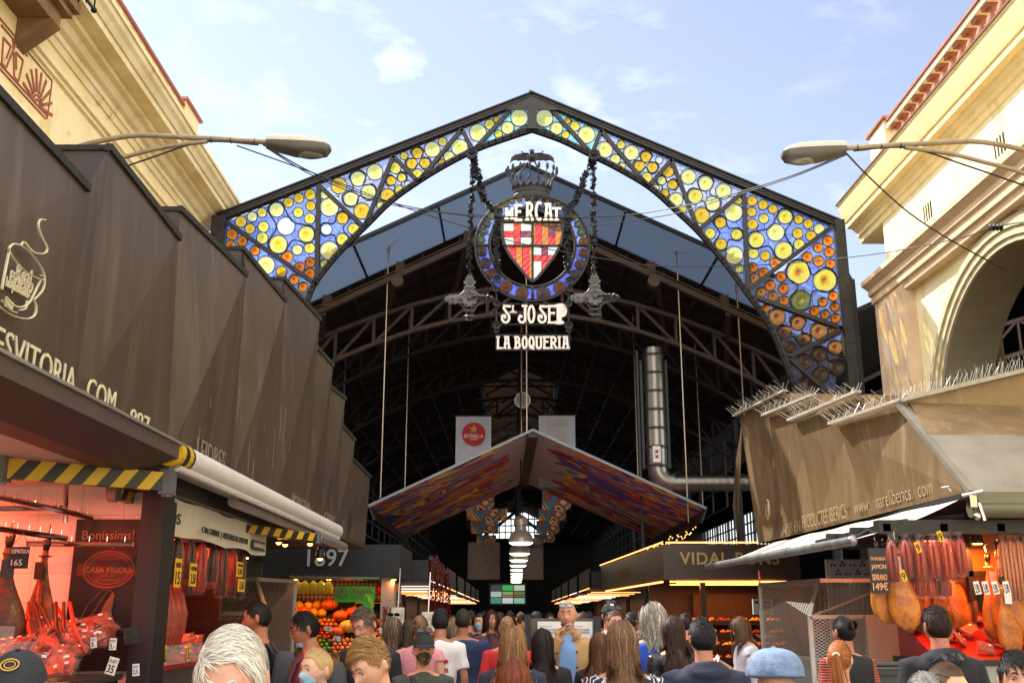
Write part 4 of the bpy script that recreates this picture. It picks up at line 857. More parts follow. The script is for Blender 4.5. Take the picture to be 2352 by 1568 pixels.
def muralmat(name,seed,dark=1,cells=False):
    m=mat(name,'#b08080',.8); n,l=nodes(m); P=n['Principled BSDF']; tx=n.new('ShaderNodeTexCoord'); mp_=n.new('ShaderNodeMapping'); mp_.inputs['Location'].default_value=(seed,seed*2,0); mp_.inputs['Scale'].default_value=(.17,.34,.17) if not cells else (.35,.35,.35)
    l.new(tx.outputs['Object'],mp_.inputs[0]); 
    nz=n.new('ShaderNodeTexNoise'); nz.inputs['Scale'].default_value=1.15; nz.inputs['Detail'].default_value=3; nz.inputs['Distortion'].default_value=1.2; l.new(mp_.outputs[0],nz.inputs[0])
    rp=n.new('ShaderNodeValToRGB'); rp.color_ramp.interpolation='CONSTANT'; e=rp.color_ramp.elements
    cs=['#a03224','#d8642c','#2f48a8','#5a4a9a','#e8b03a','#3a78c0','#c02c3a','#e8c860','#6a3a80','#d87a2a'] if not cells else ['#8a3a22','#c07838','#e0c090','#6a2a1a','#c8a050','#507890','#a04a28','#d8b888','#5a3020','#b86a30']
    e[0].position=0; e[0].color=(*[x*dark for x in hexc(cs[0])],1); e[1].position=.36; e[1].color=(*[x*dark for x in hexc(cs[1])],1)
    for i,cc_ in enumerate(cs[2:]): k=e.new(.40+.032*i); k.color=(*[x*dark for x in hexc(cc_)],1)
    l.new(nz.outputs[0],rp.inputs[0]); src=rp.outputs[0]
    if not cells: # towards the ridge the painting fades into plain pinkish white (paint, by distance along the panel)
        sx=n.new('ShaderNodeSeparateXYZ'); l.new(tx.outputs['Object'],sx.inputs[0]); ab=n.new('ShaderNodeMath'); ab.operation='ABSOLUTE'; l.new(sx.outputs[0],ab.inputs[0])
        n3=n.new('ShaderNodeTexNoise'); n3.inputs['Scale'].default_value=1.3; n3.inputs['Detail'].default_value=5; l.new(tx.outputs['Object'],n3.inputs[0])
        ad=n.new('ShaderNodeMath'); ad.operation='MULTIPLY_ADD'; ad.inputs[1].default_value=3.4; l.new(n3.outputs[0],ad.inputs[0]); l.new(ab.outputs[0],ad.inputs[2])
        r2=n.new('ShaderNodeValToRGB'); r2.color_ramp.interpolation='CONSTANT'; r2.color_ramp.elements[0].color=(0,0,0,1); r2.color_ramp.elements[1].position=.5; dv=n.new('ShaderNodeMath'); dv.operation='MULTIPLY'; dv.inputs[1].default_value=.2; l.new(ad.outputs[0],dv.inputs[0]); l.new(dv.outputs[0],r2.inputs[0])
        mx_=n.new('ShaderNodeMixRGB'); mx_.inputs['Color1'].default_value=(.55,.48,.52,1); l.new(r2.outputs[0],mx_.inputs['Fac']); l.new(src,mx_.inputs['Color2']); src=mx_.outputs[0]
    l.new(src,P.inputs['Base Color']); return m
mur=muralmat('painted_mural',3.1,1.25)
can=thing('mural_canopy',(.5,30,6.2),'large gabled hanging canopy painted with a colourful mural, nearest of the row','canopy')
ap=PY(1224,985,25); a2=Vector((.42,35,ap.z)); lf=PY(845,1160,25); lk=Vector((lf.x-.1,35,lf.z)); rt=PY(1622,1165,25); rk=Vector((rt.x,35,rt.z))
for s_,(p,q,r_,t_) in (('l',(ap,lf,lk,a2)),('r',(ap,a2,rk,rt))):
    f=MB(); f.sheet(p,q,r_,t_,.05); o=f.build('mural_panel',mur,can,origin=(.5,30,6.2))
f=MB()
for p,q in ((ap,lf),(lf,lk),(ap,rt),(rt,rk)): f.bar(p+Vector((0,0,-.02)),q+Vector((0,0,-.02)),.05,.06)
f.build('canopy_edge',mat('grey_edge','#7b7f88',.5,.4),can); f=MB(); f.bar(ap-Vector((0,0,.12)),a2-Vector((0,0,.12)),.24,.16); f.build('ridge_beam',mat('brown_steel','#5a4334'),can)
f=MB(); f.bar(lf+Vector((0,0,-.02)),lf+Vector((-.02,0,-.1)),.05,.05); f.sheet(lf,lf+Vector((.15,0,-.35)),lk+Vector((.15,0,-.35)),lk,.04); f.sheet(rt,rt+Vector((-.15,0,-.35)),rk+Vector((-.15,0,-.35)),rk,.04); f.build('fascia',mat('dark_paint','#17191d'),can)
# surfboard shaped red emblem on the right panel
nrm=(rt-ap).cross(a2-ap).normalized(); nrm=nrm if nrm.z<0 else -nrm
def onp(px,py):
    r=ray(px,py); o=Vector((0,0,CAMZ)); k=(ap-o).dot(nrm)/r.dot(nrm); return o+r*k+nrm*.06
A,B=onp(1258,1025),onp(1355,1075); d=(B-A); sd_=d.cross(nrm).normalized(); f=MB(); n=16
pts=[A+d*(i/n)+sd_*(.30*math.sin(math.pi*i/n)**.8) for i in range(n+1)]+[A+d*(i/n)-sd_*(.30*math.sin(math.pi*i/n)**.8) for i in range(n-1,0,-1)]
f.prism(pts,nrm*.01); f.build('red_board',mat('mural_red','#a02018',.7),can)
f=MB(); c_=A+d*.62; ux=d.normalized()
for k in range(5): f.bar(c_+ux*(-.15+.09*k)-sd_*.13+nrm*.02,c_+ux*(-.15+.09*k)+sd_*.13+nrm*.02,.03,.01,up=nrm)
f.build('board_print',mat('banner_white','#d8d2cc'),can)
m2=muralmat('warm_mural',9.3,1,True)
for i,(x0,x1,y0,y1,Y) in enumerate(((1065,1135,1118,1170,38),(1072,1165,1168,1195,44),(1082,1145,1195,1225,50),(1095,1140,1228,1245,56),(1245,1312,1118,1170,38),(1238,1300,1168,1195,44),(1232,1285,1195,1225,50),(1228,1275,1226,1245,56))):
    side='left' if i<4 else 'right'; num=['nearest','second','third','farthest'][i%4]
    a=PY(x0,y0,Y); b=PY(x1,y1,Y); f=MB(); f.b2((a.x,Y,b.z),(b.x,Y+.05,a.z)); tag(f.build('mural_panel_banner',m2),f'hanging painted panel of round buns, {num} on the {side} of the lamp row','panel','painted panels hanging along the aisle')
f=MB(); a=PY(1075,1245,48); b=PY(1148,1330,48); f.b2((a.x,48,b.z),(b.x,48.05,a.z)); tag(f.build('printed_banner',mat('dim_banner','#7d6a5c',.8,0,.3,9)),'dim printed banner hanging low left of the lamp row','banner')
t=thing('printed_banner',PY(1225,1330,46),'dim printed banner with small black words hanging right of the lamp row','banner')
a=PY(1200,1242,46); b=PY(1248,1330,46); f=MB(); f.b2((a.x,46,b.z),(b.x,46.05,a.z)); f.build('cloth',mat('dim_banner','#7d6a5c'),t); f=MB(); c_=PY(1208,1262,45.97); put_text(f,'gem?',c_,(.75,0,0),(0,0,.28),.03); f.build('lettering',BLACKP,t)
# ================================================================ row of pendant lamps
LAMPW=mat('lamp_bulb_glow','#fff0c8',.5,emit=3)
def mklamp(Y):
    z=4.0; x=AX-.1
    t=thing('pendant_lamp',(x,Y,z),'industrial pendant lamp with ribbed glass rim in the long aisle row','lamp','pendant lamps in a row along the aisle')
    f=MB(); f.lathe((x,Y,z),[(.34,-.30),(.35,-.22),(.30,-.10),(.22,0),(.16,.04),(.14,.16),(.20,.18),(.20,.34),(.12,.42),(.05,.45)],20); f.build('lamp_shade',mat('pale_lamp_metal','#c9c4b8',.35,.3),t,auto=40)
    f=MB(); f.lathe((x,Y,z),[(.01,-.36),(.25,-.36),(.33,-.31),(.33,-.30),(.01,-.30)],20); f.build('bulb_glass',LAMPW,t)
    f=MB(); f.tube([(x,Y,z+.45),(x,Y,z+6.3)],.02,5); f.build('lamp_cord',BLACKP,t); return t
for i in range(14): 
    t=mklamp(29+i*4.2+(0 if i<1 else 1)); 
    if i==0: t['label']='nearest and largest pendant lamp of the long aisle row'
    else: t['label']=f'ribbed pendant lamp, {ORD[i]} from the camera in the aisle row'
# ventilator floodlight
c_=PY(1200,920,33); t=thing('round_floodlight',c_,'small round floodlight hanging under the hall ridge','lamp'); f=MB(); f.lathe(c_+Vector((0,.15,0)),[(.05,0),(.2,.08),(.27,.25)],16,ax='Y'); f.build('housing',STEEL,t); f=MB(); f.tube([c_+Vector((0,-.12,0)),c_+Vector((0,-.14,0))],.22,16); f.build('lens',mat('clear_lens','#9a9488',.1),t); f=MB(); f.bar(c_+Vector((0,0,.2)),c_+Vector((0,0,2.6)),.03,.03); f.build('bracket',BLACKP,t)
# ================================================================ left stall canopy
lc=thing('left_stall_canopy',(-4,12,3.0),'brown folded metal stall canopy with stepped rim and cream lettering on the left','stall canopy')
XF=-2.8; ZB=CAMZ+1.22
FAR=[PX(x,y,XF+.11) for x,y in ((230,430),(435,545),(565,630),(655,690),(735,733),(765,840),(793,915),(815,1010),(850,1095))]
NEAR=[Vector((XF,4.0,CAMZ+2.82))]+[PX(x,y,XF) for x,y in ((265,340),(455,480),(590,570),(680,640),(725,765),(755,865),(785,950),(808,1030))]
FAR=[Vector((XF+.11,4.0,CAMZ+2.45))]+FAR; NEAR=[Vector((XF,2.2,CAMZ+2.5))]+NEAR
f=MB(); rim=MB(); yb_=[2.2]+[(FAR[i].y+NEAR[i+1].y)/2 for i in range(9)]+[19.8]
for i in range(3): FAR[i].x=XF+.02
for i in range(10):
    rc_=.16 if i>2 else .04
    BA=Vector((XF,yb_[i],ZB)); BB=Vector((XF,yb_[i+1],ZB)); TA=NEAR[i]+Vector((-rc_,0,0)); TB=FAR[i]
    MA=BA.lerp(TB,.45)+Vector((.02,0,0))
    f.add([BA,BB,TB,TA,MA],[(0,1,4),(1,2,4),(2,3,4),(3,0,4)])
    back=Vector((-3.0,0,0))
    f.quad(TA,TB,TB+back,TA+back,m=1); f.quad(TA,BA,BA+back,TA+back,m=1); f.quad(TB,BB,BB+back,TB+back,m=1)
    rim.bar(TA+Vector((0,-.02,0)),TB+Vector((0,.02,0)),.05,.055); rim.bar(TA,TA+back,.03,.04)
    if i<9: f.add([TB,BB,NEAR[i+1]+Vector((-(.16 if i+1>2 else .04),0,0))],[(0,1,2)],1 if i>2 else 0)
f.quad((XF,2.2,ZB+.01),(XF,19.8,ZB+.01),(-6.2,19.8,ZB+.01),(-6.2,2.2,ZB+.01))
f.build('folded_panels',[BRONZE,mat('shaded_fold_metal','#37302e',.5,.3,.2,3)],lc); rim.build('rim',RIMM,lc)  # darker copy of the sheet metal paints shade onto the return faces
f=MB()
def Lt(s_,y0,y1,z0,z1,m=0,x=-2.755,bold=-.004): put_text(f,s_,(x,y0,z0),(0,y1-y0,0),(0,0,z1-z0),bold,m=m)
Lt('ESVITORIA . COM',5.28,6.98,3.08,3.25); Lt('887',7.28,7.68,3.05,3.2)
f.build('lettering',PALE,lc)
f=MB(); xf=-2.735
def LPt(px,py): p=PX(px,py,xf); return p
for pts,c_ in (([(20,570),(33,560),(60,572),(92,610),(102,640),(88,640),(55,620),(28,590),(20,570)],0),([(20,580),(6,650),(5,665)],0),([(92,645),(70,690),(60,700),(48,705),(30,700),(14,682)],0),([(94,632),(102,640),(98,665),(78,688)],0),([(5,690),(25,712),(38,718)],0),([(0,705),(30,725),(62,732),(80,722),(82,700),(74,685)],0),([(62,690),(58,708),(44,712)],0),
  ([(48,565),(55,556),(75,578),(100,582),(108,570),(96,545),(88,520),(92,505),(104,505)],0)):
    f.tube([LPt(*q) for q in catmull([(a,b,0) for a,b in pts],5) and [(p.x,p.y) for p in catmull([(a,b,0) for a,b in pts],5)]],.009,5,sq=.5)
for s_,a,b,hh in (('ReaL',(36,638),(76,657),.085),('ESPRESSO',(22,648),(72,676),.07),('boqueria887',(12,664),(66,694),.075),('2008',(10,703),(28,712),.045)):
    A_=LPt(*a); B_=LPt(*b); put_text(f,s_,A_,B_-A_,(0,0,hh),-.003)
for k in ((22,640,78,662),(14,656,74,682)): f.tube([LPt(k[0],k[1]),LPt(k[2],k[3])],.003,4)
f.build('cup_drawing',PALE,lc)
f=MB(); put_text(f,'LEIDRES',(-2.755,8.9,3.06),(0,.9,0),(0,0,.2),-.01); put_text(f,'POLLERIA',(-2.755,12.9,3.03),(0,1.2,0),(0,0,.2),-.01); put_text(f,'CARNS',(-2.755,15.2,3.03),(0,.9,0),(0,0,.2),-.01)
f.build('worn_lettering',FADED,lc)
f=MB()
for i in range(26):
    y=ru(8,19); z=ru(3.1,4.6); 
    f.bar((-2.75,y,z),(-2.748,y+ru(-.05,.05),z-ru(.1,.5)),.004,.004)
f.build('scratches',FADED,lc)
# roller awnings under it
CASE=mat('awning_case_brown','#4b3d3a',.6,.1,.1,3); WH=mat('white_awning_fabric','#cfcac2',.75,0,.06,5,.1)
YELB=mat('hazard_yellow','#c8a008',.5,0,.08,9); 
aw=thing('white_roller_awning',(-2.5,11,2.9),'rolled white awning tube along the left stall with hazard tape at its end','awning')
f=MB(); A=Vector((-2.52,7.65,2.91)); B=Vector((-2.52,14.9,2.91)); f.tube([A,B],.098,20); f.tube([A+Vector((.03,-.05,-.1)),B+Vector((.03,0,-.1))],.03,8); f.build('awning_tube',mat('white_awning_tube','#d6d4d0',.4,.1,.06,6),aw,auto=40)
f=MB(); 
for k in range(7): 
    y=A.y-.16+.045*k; f.tube([(-2.52,y,2.91),(-2.52,y+.045,2.91)],.103,16,m=k//2%2)
f.build('hazard_tape',[YELB,BLACKP],aw)
f=MB(); f.tube([(-2.6,9.6,2.77),(-2.6,15.2,2.77)],.05,10); f.tube([(-2.5,13.4,2.73),(-2.5,15.5,2.73)],.06,10); f.b2((-2.75,7.6,2.84),(-2.58,15.2,2.98)); f.build('front_rail',ALU,aw,auto=40)
cs=thing('brown_awning_cassette',(-2.6,5.5,2.8),'dark brown awning cassette under the lettered canopy at the left edge','awning')
f=MB(); f.prism([(-2.45,3,2.96),(-2.45,3,2.86),(-2.75,3,2.76),(-2.95,3,2.76),(-2.95,3,2.98)],(0,4.6,0)); f.build('cassette_box',CASE,cs)
f=MB(); f.bar((-2.44,3,2.97),(-2.44,7.62,2.97),.02,.02); f.build('bright_edge',ALU,cs)
f=MB(); f.b2((-3.9,3,2.84),(-3.0,8.2,2.92)); f.tube([(-3.1,3,2.84),(-3.1,8.0,2.84)],.05,12); f.b2((-3.1,8.3,2.72),(-2.8,15.5,2.96)); f.build('underside_box',BLACKP,cs)
def hbar(a,b,w,h,name,label,n=9):
    a=Vector(a); b=Vector(b); t=thing('folding_awning_arm',(a+b)/2,label,'awning arm','hazard striped awning arms'); f=MB(); d=(b-a).normalized(); up=Vector((0,0,1)); side=d.cross(up).normalized(); up=side.cross(d)
    L_=(b-a).length; sh=h*.75
    for k in range(n*2):
        s0=L_*k/(2*n); s1=L_*(k+1)/(2*n)
        def pt(s,v,q): 
            ss=min(max(s+(v*sh if 0<s<L_ else 0),0),L_); return a+d*ss+up*v*h/1+side*q*w/2
        vs=[pt(s0,-.5,-1),pt(s1,-.5,-1),pt(s1,.5,-1),pt(s0,.5,-1),pt(s0,-.5,1),pt(s1,-.5,1),pt(s1,.5,1),pt(s0,.5,1)]
        f.add(vs,[(0,1,2,3),(7,6,5,4),(0,4,5,1),(3,2,6,7)],k%2)
    f.build('striped_arm',[YELB,BLACKP],t)
    f=MB()
    for p in (a,b): f.box(p,(w*1.3,.12,h*1.35)); f.tube([p-up*h*.8,p+up*h*.8],.04,10)
    f.build('arm_joint',mat('grey_casting','#6f7072',.45,.5,.1,8),t)
hbar((-3.42,6.85,2.70),(-2.55,7.6,2.70),.07,.135,'a','thick black and yellow striped awning arm at the far left, nearest the camera',6)
hbar((-3.1,8.0,2.68),(-3.22,10.3,2.68),.06,.10,'b','dim striped awning arm leading back from the dark stall corner',9)
hbar((-3.22,10.4,2.66),(-2.38,12.7,2.66),.06,.09,'c','striped awning arm below the far part of the white awning tube',10)
# ================================================================ right stall canopy
rc=thing('right_stall_canopy',(6,14,3),'sunlit brown stall canopy with stepped rims and bird spikes on the right','stall canopy')
RP=[(12.0,13.5,2.45),(13.5,15.5,2.87),(15.5,17.1,3.25),(17.1,19.3,3.66)]
f=MB(); rim=MB(); ZBR=CAMZ+1.24; sp=MB()
def xb(y): return 4.78-.045*(y-10.8)
for i,(ya,yb,h) in enumerate(RP):
    zt=CAMZ+h
    BA=Vector((xb(ya)+.02,ya-(1.2 if i==0 else 0),ZBR)); BB=Vector((xb(yb),yb-.7 if i==3 else yb,ZBR)); TA=Vector((4.74,ya,zt)); TB=Vector((4.36,yb,zt)); M1=Vector((4.62,ya+(yb-ya)*.5,(zt+ZBR)/2+.1))
    f.add([BA,BB,TB,TA,M1],[(0,1,4),(1,2,4),(2,3,4),(3,0,4)])
    f.quad(TA,TB,TB+Vector((3.2,0,-.1)),TA+Vector((3.2,0,-.1))); f.quad(TA,BA,BA+Vector((3.2,0,0)),TA+Vector((3.2,0,-.1))); f.quad(TB,BB,BB+Vector((3.2,0,0)),TB+Vector((3.2,0,-.1)))
    a,b=TA+Vector((-.09,-.05,.03)),TB+Vector((-.09,.05,.03)); rim.bar(a,b,.09,.035); 
    for k in range(34):
        p=a.lerp(b,k/33)
        for s_ in (-1,1): sp.tube([p,p+Vector((s_*ru(.06,.16)-.05,ru(-.09,.09),ru(.10,.18)))],.0019,3)
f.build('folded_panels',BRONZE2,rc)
f=MB() # far lobes
f.add([(4.40,19.3,CAMZ+3.6),(4.2,19.35,2.99),(4.35,19.6,2.99),(4.3,19.6,CAMZ+2.75),(4.5,19.6,CAMZ+2.7),(4.2,19.6,CAMZ+1.9),(4.0,18.7,CAMZ+1.9),(4.25,19.4,CAMZ+2.8)],[(0,7,6,1),(7,3,5,6)])
f.build('end_flap',BRONZE2,rc)
# lead corner, wall above and ridge
c0=Vector((4.80,10.75,ZBR)); c1=Vector((8.0,10.75,ZBR)); t0=Vector((4.62,12.0,CAMZ+2.42)); t1=Vector((8.0,12.0,CAMZ+2.05))
f=MB(); f.sheet(c0,c1,t1,t0,-.03); f.bar(c0,t0,.06,.05); f.build('lead_slope',LEAD,rc)
f=MB(); f.prism([t0+Vector((0,.02,-.05)),t1+Vector((0,.02,-.05)),Vector((8.0,12.02,CAMZ+3.25)),t0+Vector((0,.02,.02))],(0,.06,0)); f.build('upper_fascia',BRONZE2,rc)
rim.bar(t0+Vector((0,-.02,.05)),Vector((8.0,12.0,CAMZ+3.28)),.10,.05)
a=t0+Vector((0,0,.07)); b=Vector((8.0,12.0,CAMZ+3.3))
for k in range(110):
    p=a.lerp(b,k/109)
    for s_ in (-1,1): sp.tube([p,p+Vector((s_*ru(.02,.10),ru(-.05,.05)+s_*.04,ru(.12,.19)))],.0021,3)
rim.build('rim',mat('dusty_rim','#a59c8c',.8,0,.2,10),rc); s_=sp.build('bird_spikes',mat('spike_steel','#b8b4ac',.3,.9),rc); 
f=MB(); f.box((6.3,15,CAMZ+1.2),(3.2,8.4,.06)); f.build('soffit',mat('dark_paint','#17191d'),rc)
f=MB()
put_text(f,'AMB EN',(xb(16.6)-.0,17.2,3.03),(.045*.9,-.9,0),(0,0,.17),-.01); put_text(f,'PRODUCTES IBERICS',(xb(16.1)+.0,16.1,3.04),(.045*1.9,-1.9,0),(0,0,.2),-.01); put_text(f,'www.   nareliberics.  com',(xb(13.9),13.9,3.06),(.1,-2.4,0),(0,0,.18),-.01)
for v in f.v: v.x-=.03
f.build('worn_lettering',mat('worn_cream','#8f785a',.7,0,.3,30),rc)
f=MB(); p=Vector((4.42,17.55,3.48)); f.tube([p+Vector((-.07,.14*math.cos(a),.16*math.sin(a))) for a in [6.283*i/16 for i in range(17)]],.012,5); f.tube([p+Vector((-.06,0,0)),p+Vector((-.05,0,0))],.13,14); 
f.build('round_emblem',mat('worn_cream','#b8a27e'),rc)
# awning of the right stall
ra=thing('extended_pale_awning',(3.9,14,2.7),'pale canvas awning stretched out below the right canopy with a scuffed metal front bar','awning')
f=MB(); P0=Vector((4.72,10.85,2.93)); P1=Vector((4.42,17.6,2.93)); Q0=Vector((3.60,10.95,2.52)); Q1=Vector((3.18,16.7,2.52))
vs=[];n=14
for j in range(7):
    for i in range(n+1):
        u,v=i/n,j/6; p=P0.lerp(P1,u).lerp(Q0.lerp(Q1,u),v); p.z-=.04*math.sin(v*math.pi)+.008*math.sin(i*1.7); vs.append(p)
f.add(vs,[(j*(n+1)+i,(j+1)*(n+1)+i,(j+1)*(n+1)+i+1,j*(n+1)+i+1) for j in range(6) for i in range(n)]); f.build('awning_fabric',mat('pale_awning','#d8cfc0',.8,0,.05,4,.05),ra,smooth=True)
f=MB(); f.tube([Q0+Vector((-.04,-.05,-.02)),Q1+Vector((-.04,.15,-.02))],.052,16); f.ball(Q0+Vector((-.04,-.06,-.02)),.058,10); f.build('front_bar',mat('scuffed_aluminium','#8f9092',.35,.7,.35,7,.1),ra,auto=50)
f=MB(); f.tube([Q0+Vector((.02,.3,-.02)),Vector((4.1,11.5,2.72)),Vector((4.9,11.2,2.8))],.035,8); f.build('folding_arm',BLACKP,ra); f=MB(); f.tube([Q0.lerp(Q1,.7),Vector((4.4,14.4,2.75))],.03,8); f.build('folding_arm',BLACKP,ra)
f=MB(); f.tube([(4.75,10.7,2.82),(8,10.7,2.82)],.10,16); f.b2((4.8,10.6,2.86),(8,10.72,2.98)); f.build('rolled_cassette',mat('olive_grey_cassette','#6a6a58',.4,.4,.1,4),ra,auto=40)
f=MB(); c_=Vector((4.74,10.62,2.88)); f.box(c_,(.07,.08,.12)); f.tube([c_+Vector((.05,-.04,-.02)),c_+Vector((.08,-.06,-.2))],.02,8); f.tube([c_+Vector((-.1,0,.06)),c_+Vector((.1,-.05,.1))],.02,6); f.ball(c_+Vector((0,-.08,-.16)),.04,8); f.tube([c_+Vector((-.3,0,.14)),c_+Vector((-.24,-.03,.15)),c_+Vector((-.2,0,.11))],.012,5); f.build('corner_bracket',CHROME,ra,auto=40)
f=MB(); f.b2((3.85,10.9,2.58),(7.6,11.05,2.72)); f.b2((3.8,11.6,2.62),(7.6,11.7,2.7)); f.b2((3.8,12.5,2.62),(7.6,12.6,2.7))
for i in range(6): f.b2((3.9+i*.6,10.9,2.6),(3.98+i*.6,13.4,2.68))
f.build('hanging_rails',BLACKP,ra)
# ================================================================ street lamps and cables
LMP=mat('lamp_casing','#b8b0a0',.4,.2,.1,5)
ARMP=mat('lamp_arm_paint','#94836a',.55,.2,.2,7)
def slamp(hx0,hx1,y0,y1,Y,side,label):
    a=PY(hx0,(y0+y1)/2-4,Y); b=PY(hx1,(y0+y1)/2+2,Y)   # a = arm end, b = tip
    t=thing('street_lamp',a,label,'street lamp','double armed street lamps'); d=(b-a); L_=d.length; ux=d.normalized(); up=Vector((0,0,1)); sd2=Vector((0,1,0))
    prof=[(0,.06,.07,.05),(.02,.11,.095,.07),(.12,.13,.105,.09),(.45,.15,.105,.15),(.75,.155,.10,.155),(.93,.13,.06,.12),(1,.07,.0,.05)]
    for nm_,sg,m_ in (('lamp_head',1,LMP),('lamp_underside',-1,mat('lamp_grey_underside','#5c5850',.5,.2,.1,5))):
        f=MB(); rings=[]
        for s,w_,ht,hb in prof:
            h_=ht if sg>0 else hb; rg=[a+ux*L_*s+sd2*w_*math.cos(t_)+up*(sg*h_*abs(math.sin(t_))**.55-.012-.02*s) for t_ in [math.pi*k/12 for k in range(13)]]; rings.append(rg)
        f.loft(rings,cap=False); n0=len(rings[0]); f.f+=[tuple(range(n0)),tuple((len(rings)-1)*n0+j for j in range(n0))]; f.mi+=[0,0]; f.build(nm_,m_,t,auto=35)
    f=MB(); c_=a+ux*L_*.70+up*-.145; f.ball(c_,(L_*.22,.11,.045),16); f.build('lamp_glass',mat('lamp_lens','#8a8474',.12,0,.1,6,coat=.5),t,smooth=True)
    f=MB(); s=side; w1=Vector((7.9*s if s>0 else -6.9,Y+.1,a.z-1.7))
    pts=[a+ux*.04,a-ux*.9+up*.02,a-ux*1.9+up*-.02,a-ux*2.9-up*.5,w1]; f.tube(catmull(pts,6),.033,10)
    f.build('upper_arm',ARMP,t,smooth=True); f=MB()
    pts=[a-ux*.75-up*.02,a-ux*1.6-up*.22,a-ux*2.6-up*.75,Vector((w1.x,Y+.1,w1.z-.7))]; f.tube(catmull(pts,6),.028,10); f.build('lower_arm',ARMP,t,smooth=True)
    f=MB(); f.box(w1+Vector((.1*s,0,-.4)),(.1,.25,1.3)); f.build('wall_bracket',LMP,t)
    f=MB()
    for k in (.15,.45,.7): 
        p=a-ux*k; f.tube([p+Vector((0,.037*math.cos(q),.037*math.sin(q)+.005)) for q in [6.283*j/10 for j in range(11)]],.006,4)
    f.tube(catmull([a-ux*.1-up*.04,a-ux*.8-up*.03,a-ux*1.5-up*.3,a-ux*2.6-up*.78],6),.012,5); f.build('cable_tie',BLACKP,t); return t
slamp(612,760,305,357,11.9,-1,'street lamp head on curved double arms reaching in from the left building')
slamp(1942,1795,320,370,11.9,1,'street lamp head on curved double arms reaching in from the right building')
def cable(pts,r,label):
    P=[PY(x,y,Y) for x,y,Y in pts]; f=MB(); f.tube(catmull(P,8),r,5); return tag(f.build('overhead_cable',BLACKP,smooth=True),label,'cable','overhead cables')
cable([(605,333,11.9),(735,405,15),(900,466,18),(1100,495,19),(1400,497,19),(1600,467,17),(1800,410,14),(1942,352,11.9)],.011,'paired overhead cable sagging across the medallion between both lamps')
cable([(612,340,11.9),(735,411,15),(900,471,18),(1110,500,19),(1300,521,19),(1500,500,18),(1600,476,17),(1800,414,14),(1945,355,11.9)],.009,'lower of the two cables sagging between both lamps')
cable([(545,335,11.9),(740,405,15),(925,475,18),(1060,518,19),(1200,560,20),(1440,603,20),(1560,612,20),(1760,608,19),(2000,585,17),(2200,548,15),(2290,520,13),(2400,505,12)],.010,'long low cable from the left lamp running below the shield to the right wall')
cable([(1942,350,11.9),(2000,410,12.5),(2090,490,13.4),(2190,555,14.4),(2310,620,15.5)],.012,'steep cable dropping from the right lamp to the arcade wall')
f=MB(); p=PY(2285,522,13); 
for k in range(4): f.lathe(p+Vector((.05*k-.08,0,0)),[(.02,0),(.05,.01),(.05,.025),(.02,.035)],10,ax='X')
tag(f.build('cable_insulator',BLACKP),'black ribbed insulator on the cable by the right wall','insulator')
# ================================================================ stalls
MEATR=mat('cured_meat_red','#7a1e14',.4,0,.5,14,.2,col2='#b8543a'); HAMS=mat('ham_skin','#8a4214',.38,0,.35,5,.4,25,col2='#cf8434'); HAMD=mat('dark_ham_skin','#4a2412',.45,0,.4,7,.5,25,col2='#8f5024')
SAUS=mat('sausage_red','#8a180c',.3,0,.4,34,.3,col2='#d0481c'); SAUSD=mat('dark_sausage','#3a1a12',.4,0,.4,20,.2,col2='#6a3626')
for _m in (HAMS,HAMD,MEATR,SAUS,SAUSD): randvar(_m,.5,1.25)
for _m in (HAMS,HAMD): streak(_m,(.35,.16,.08),.5,.75,(3,3,1.2),3,.9); streak(_m,(.95,.75,.5),.6,.75,(4,4,1),2.4,.5,'MIX')
PLAS=mat('clear_packaging','#d8d0c8',.1); n_,l_=nodes(PLAS); tr=n_.new('ShaderNodeBsdfTransparent'); ms=n_.new('ShaderNodeMixShader'); ms.inputs[0].default_value=.95; l_.new(n_['Principled BSDF'].outputs[0],ms.inputs[1]); l_.new(tr.outputs[0],ms.inputs[2]); l_.new(ms.outputs[0],n_['Material Output'].inputs[0])
GLS=mat('display_glass','#e8f0f0',.04); n_,l_=nodes(GLS); tr=n_.new('ShaderNodeBsdfTransparent'); ms=n_.new('ShaderNodeMixShader'); ms.inputs[0].default_value=.88; l_.new(n_['Principled BSDF'].outputs[0],ms.inputs[1]); l_.new(tr.outputs[0],ms.inputs[2]); l_.new(ms.outputs[0],n_['Material Output'].inputs[0])
TAGY=mat('yellow_price_card','#e0b010',.6); TAGW=mat('white_price_card','#dedad2',.6); INK=mat('black_ink','#101010',.6); FAT=mat('meat_fat','#e0b090',.45,0,.2,12)
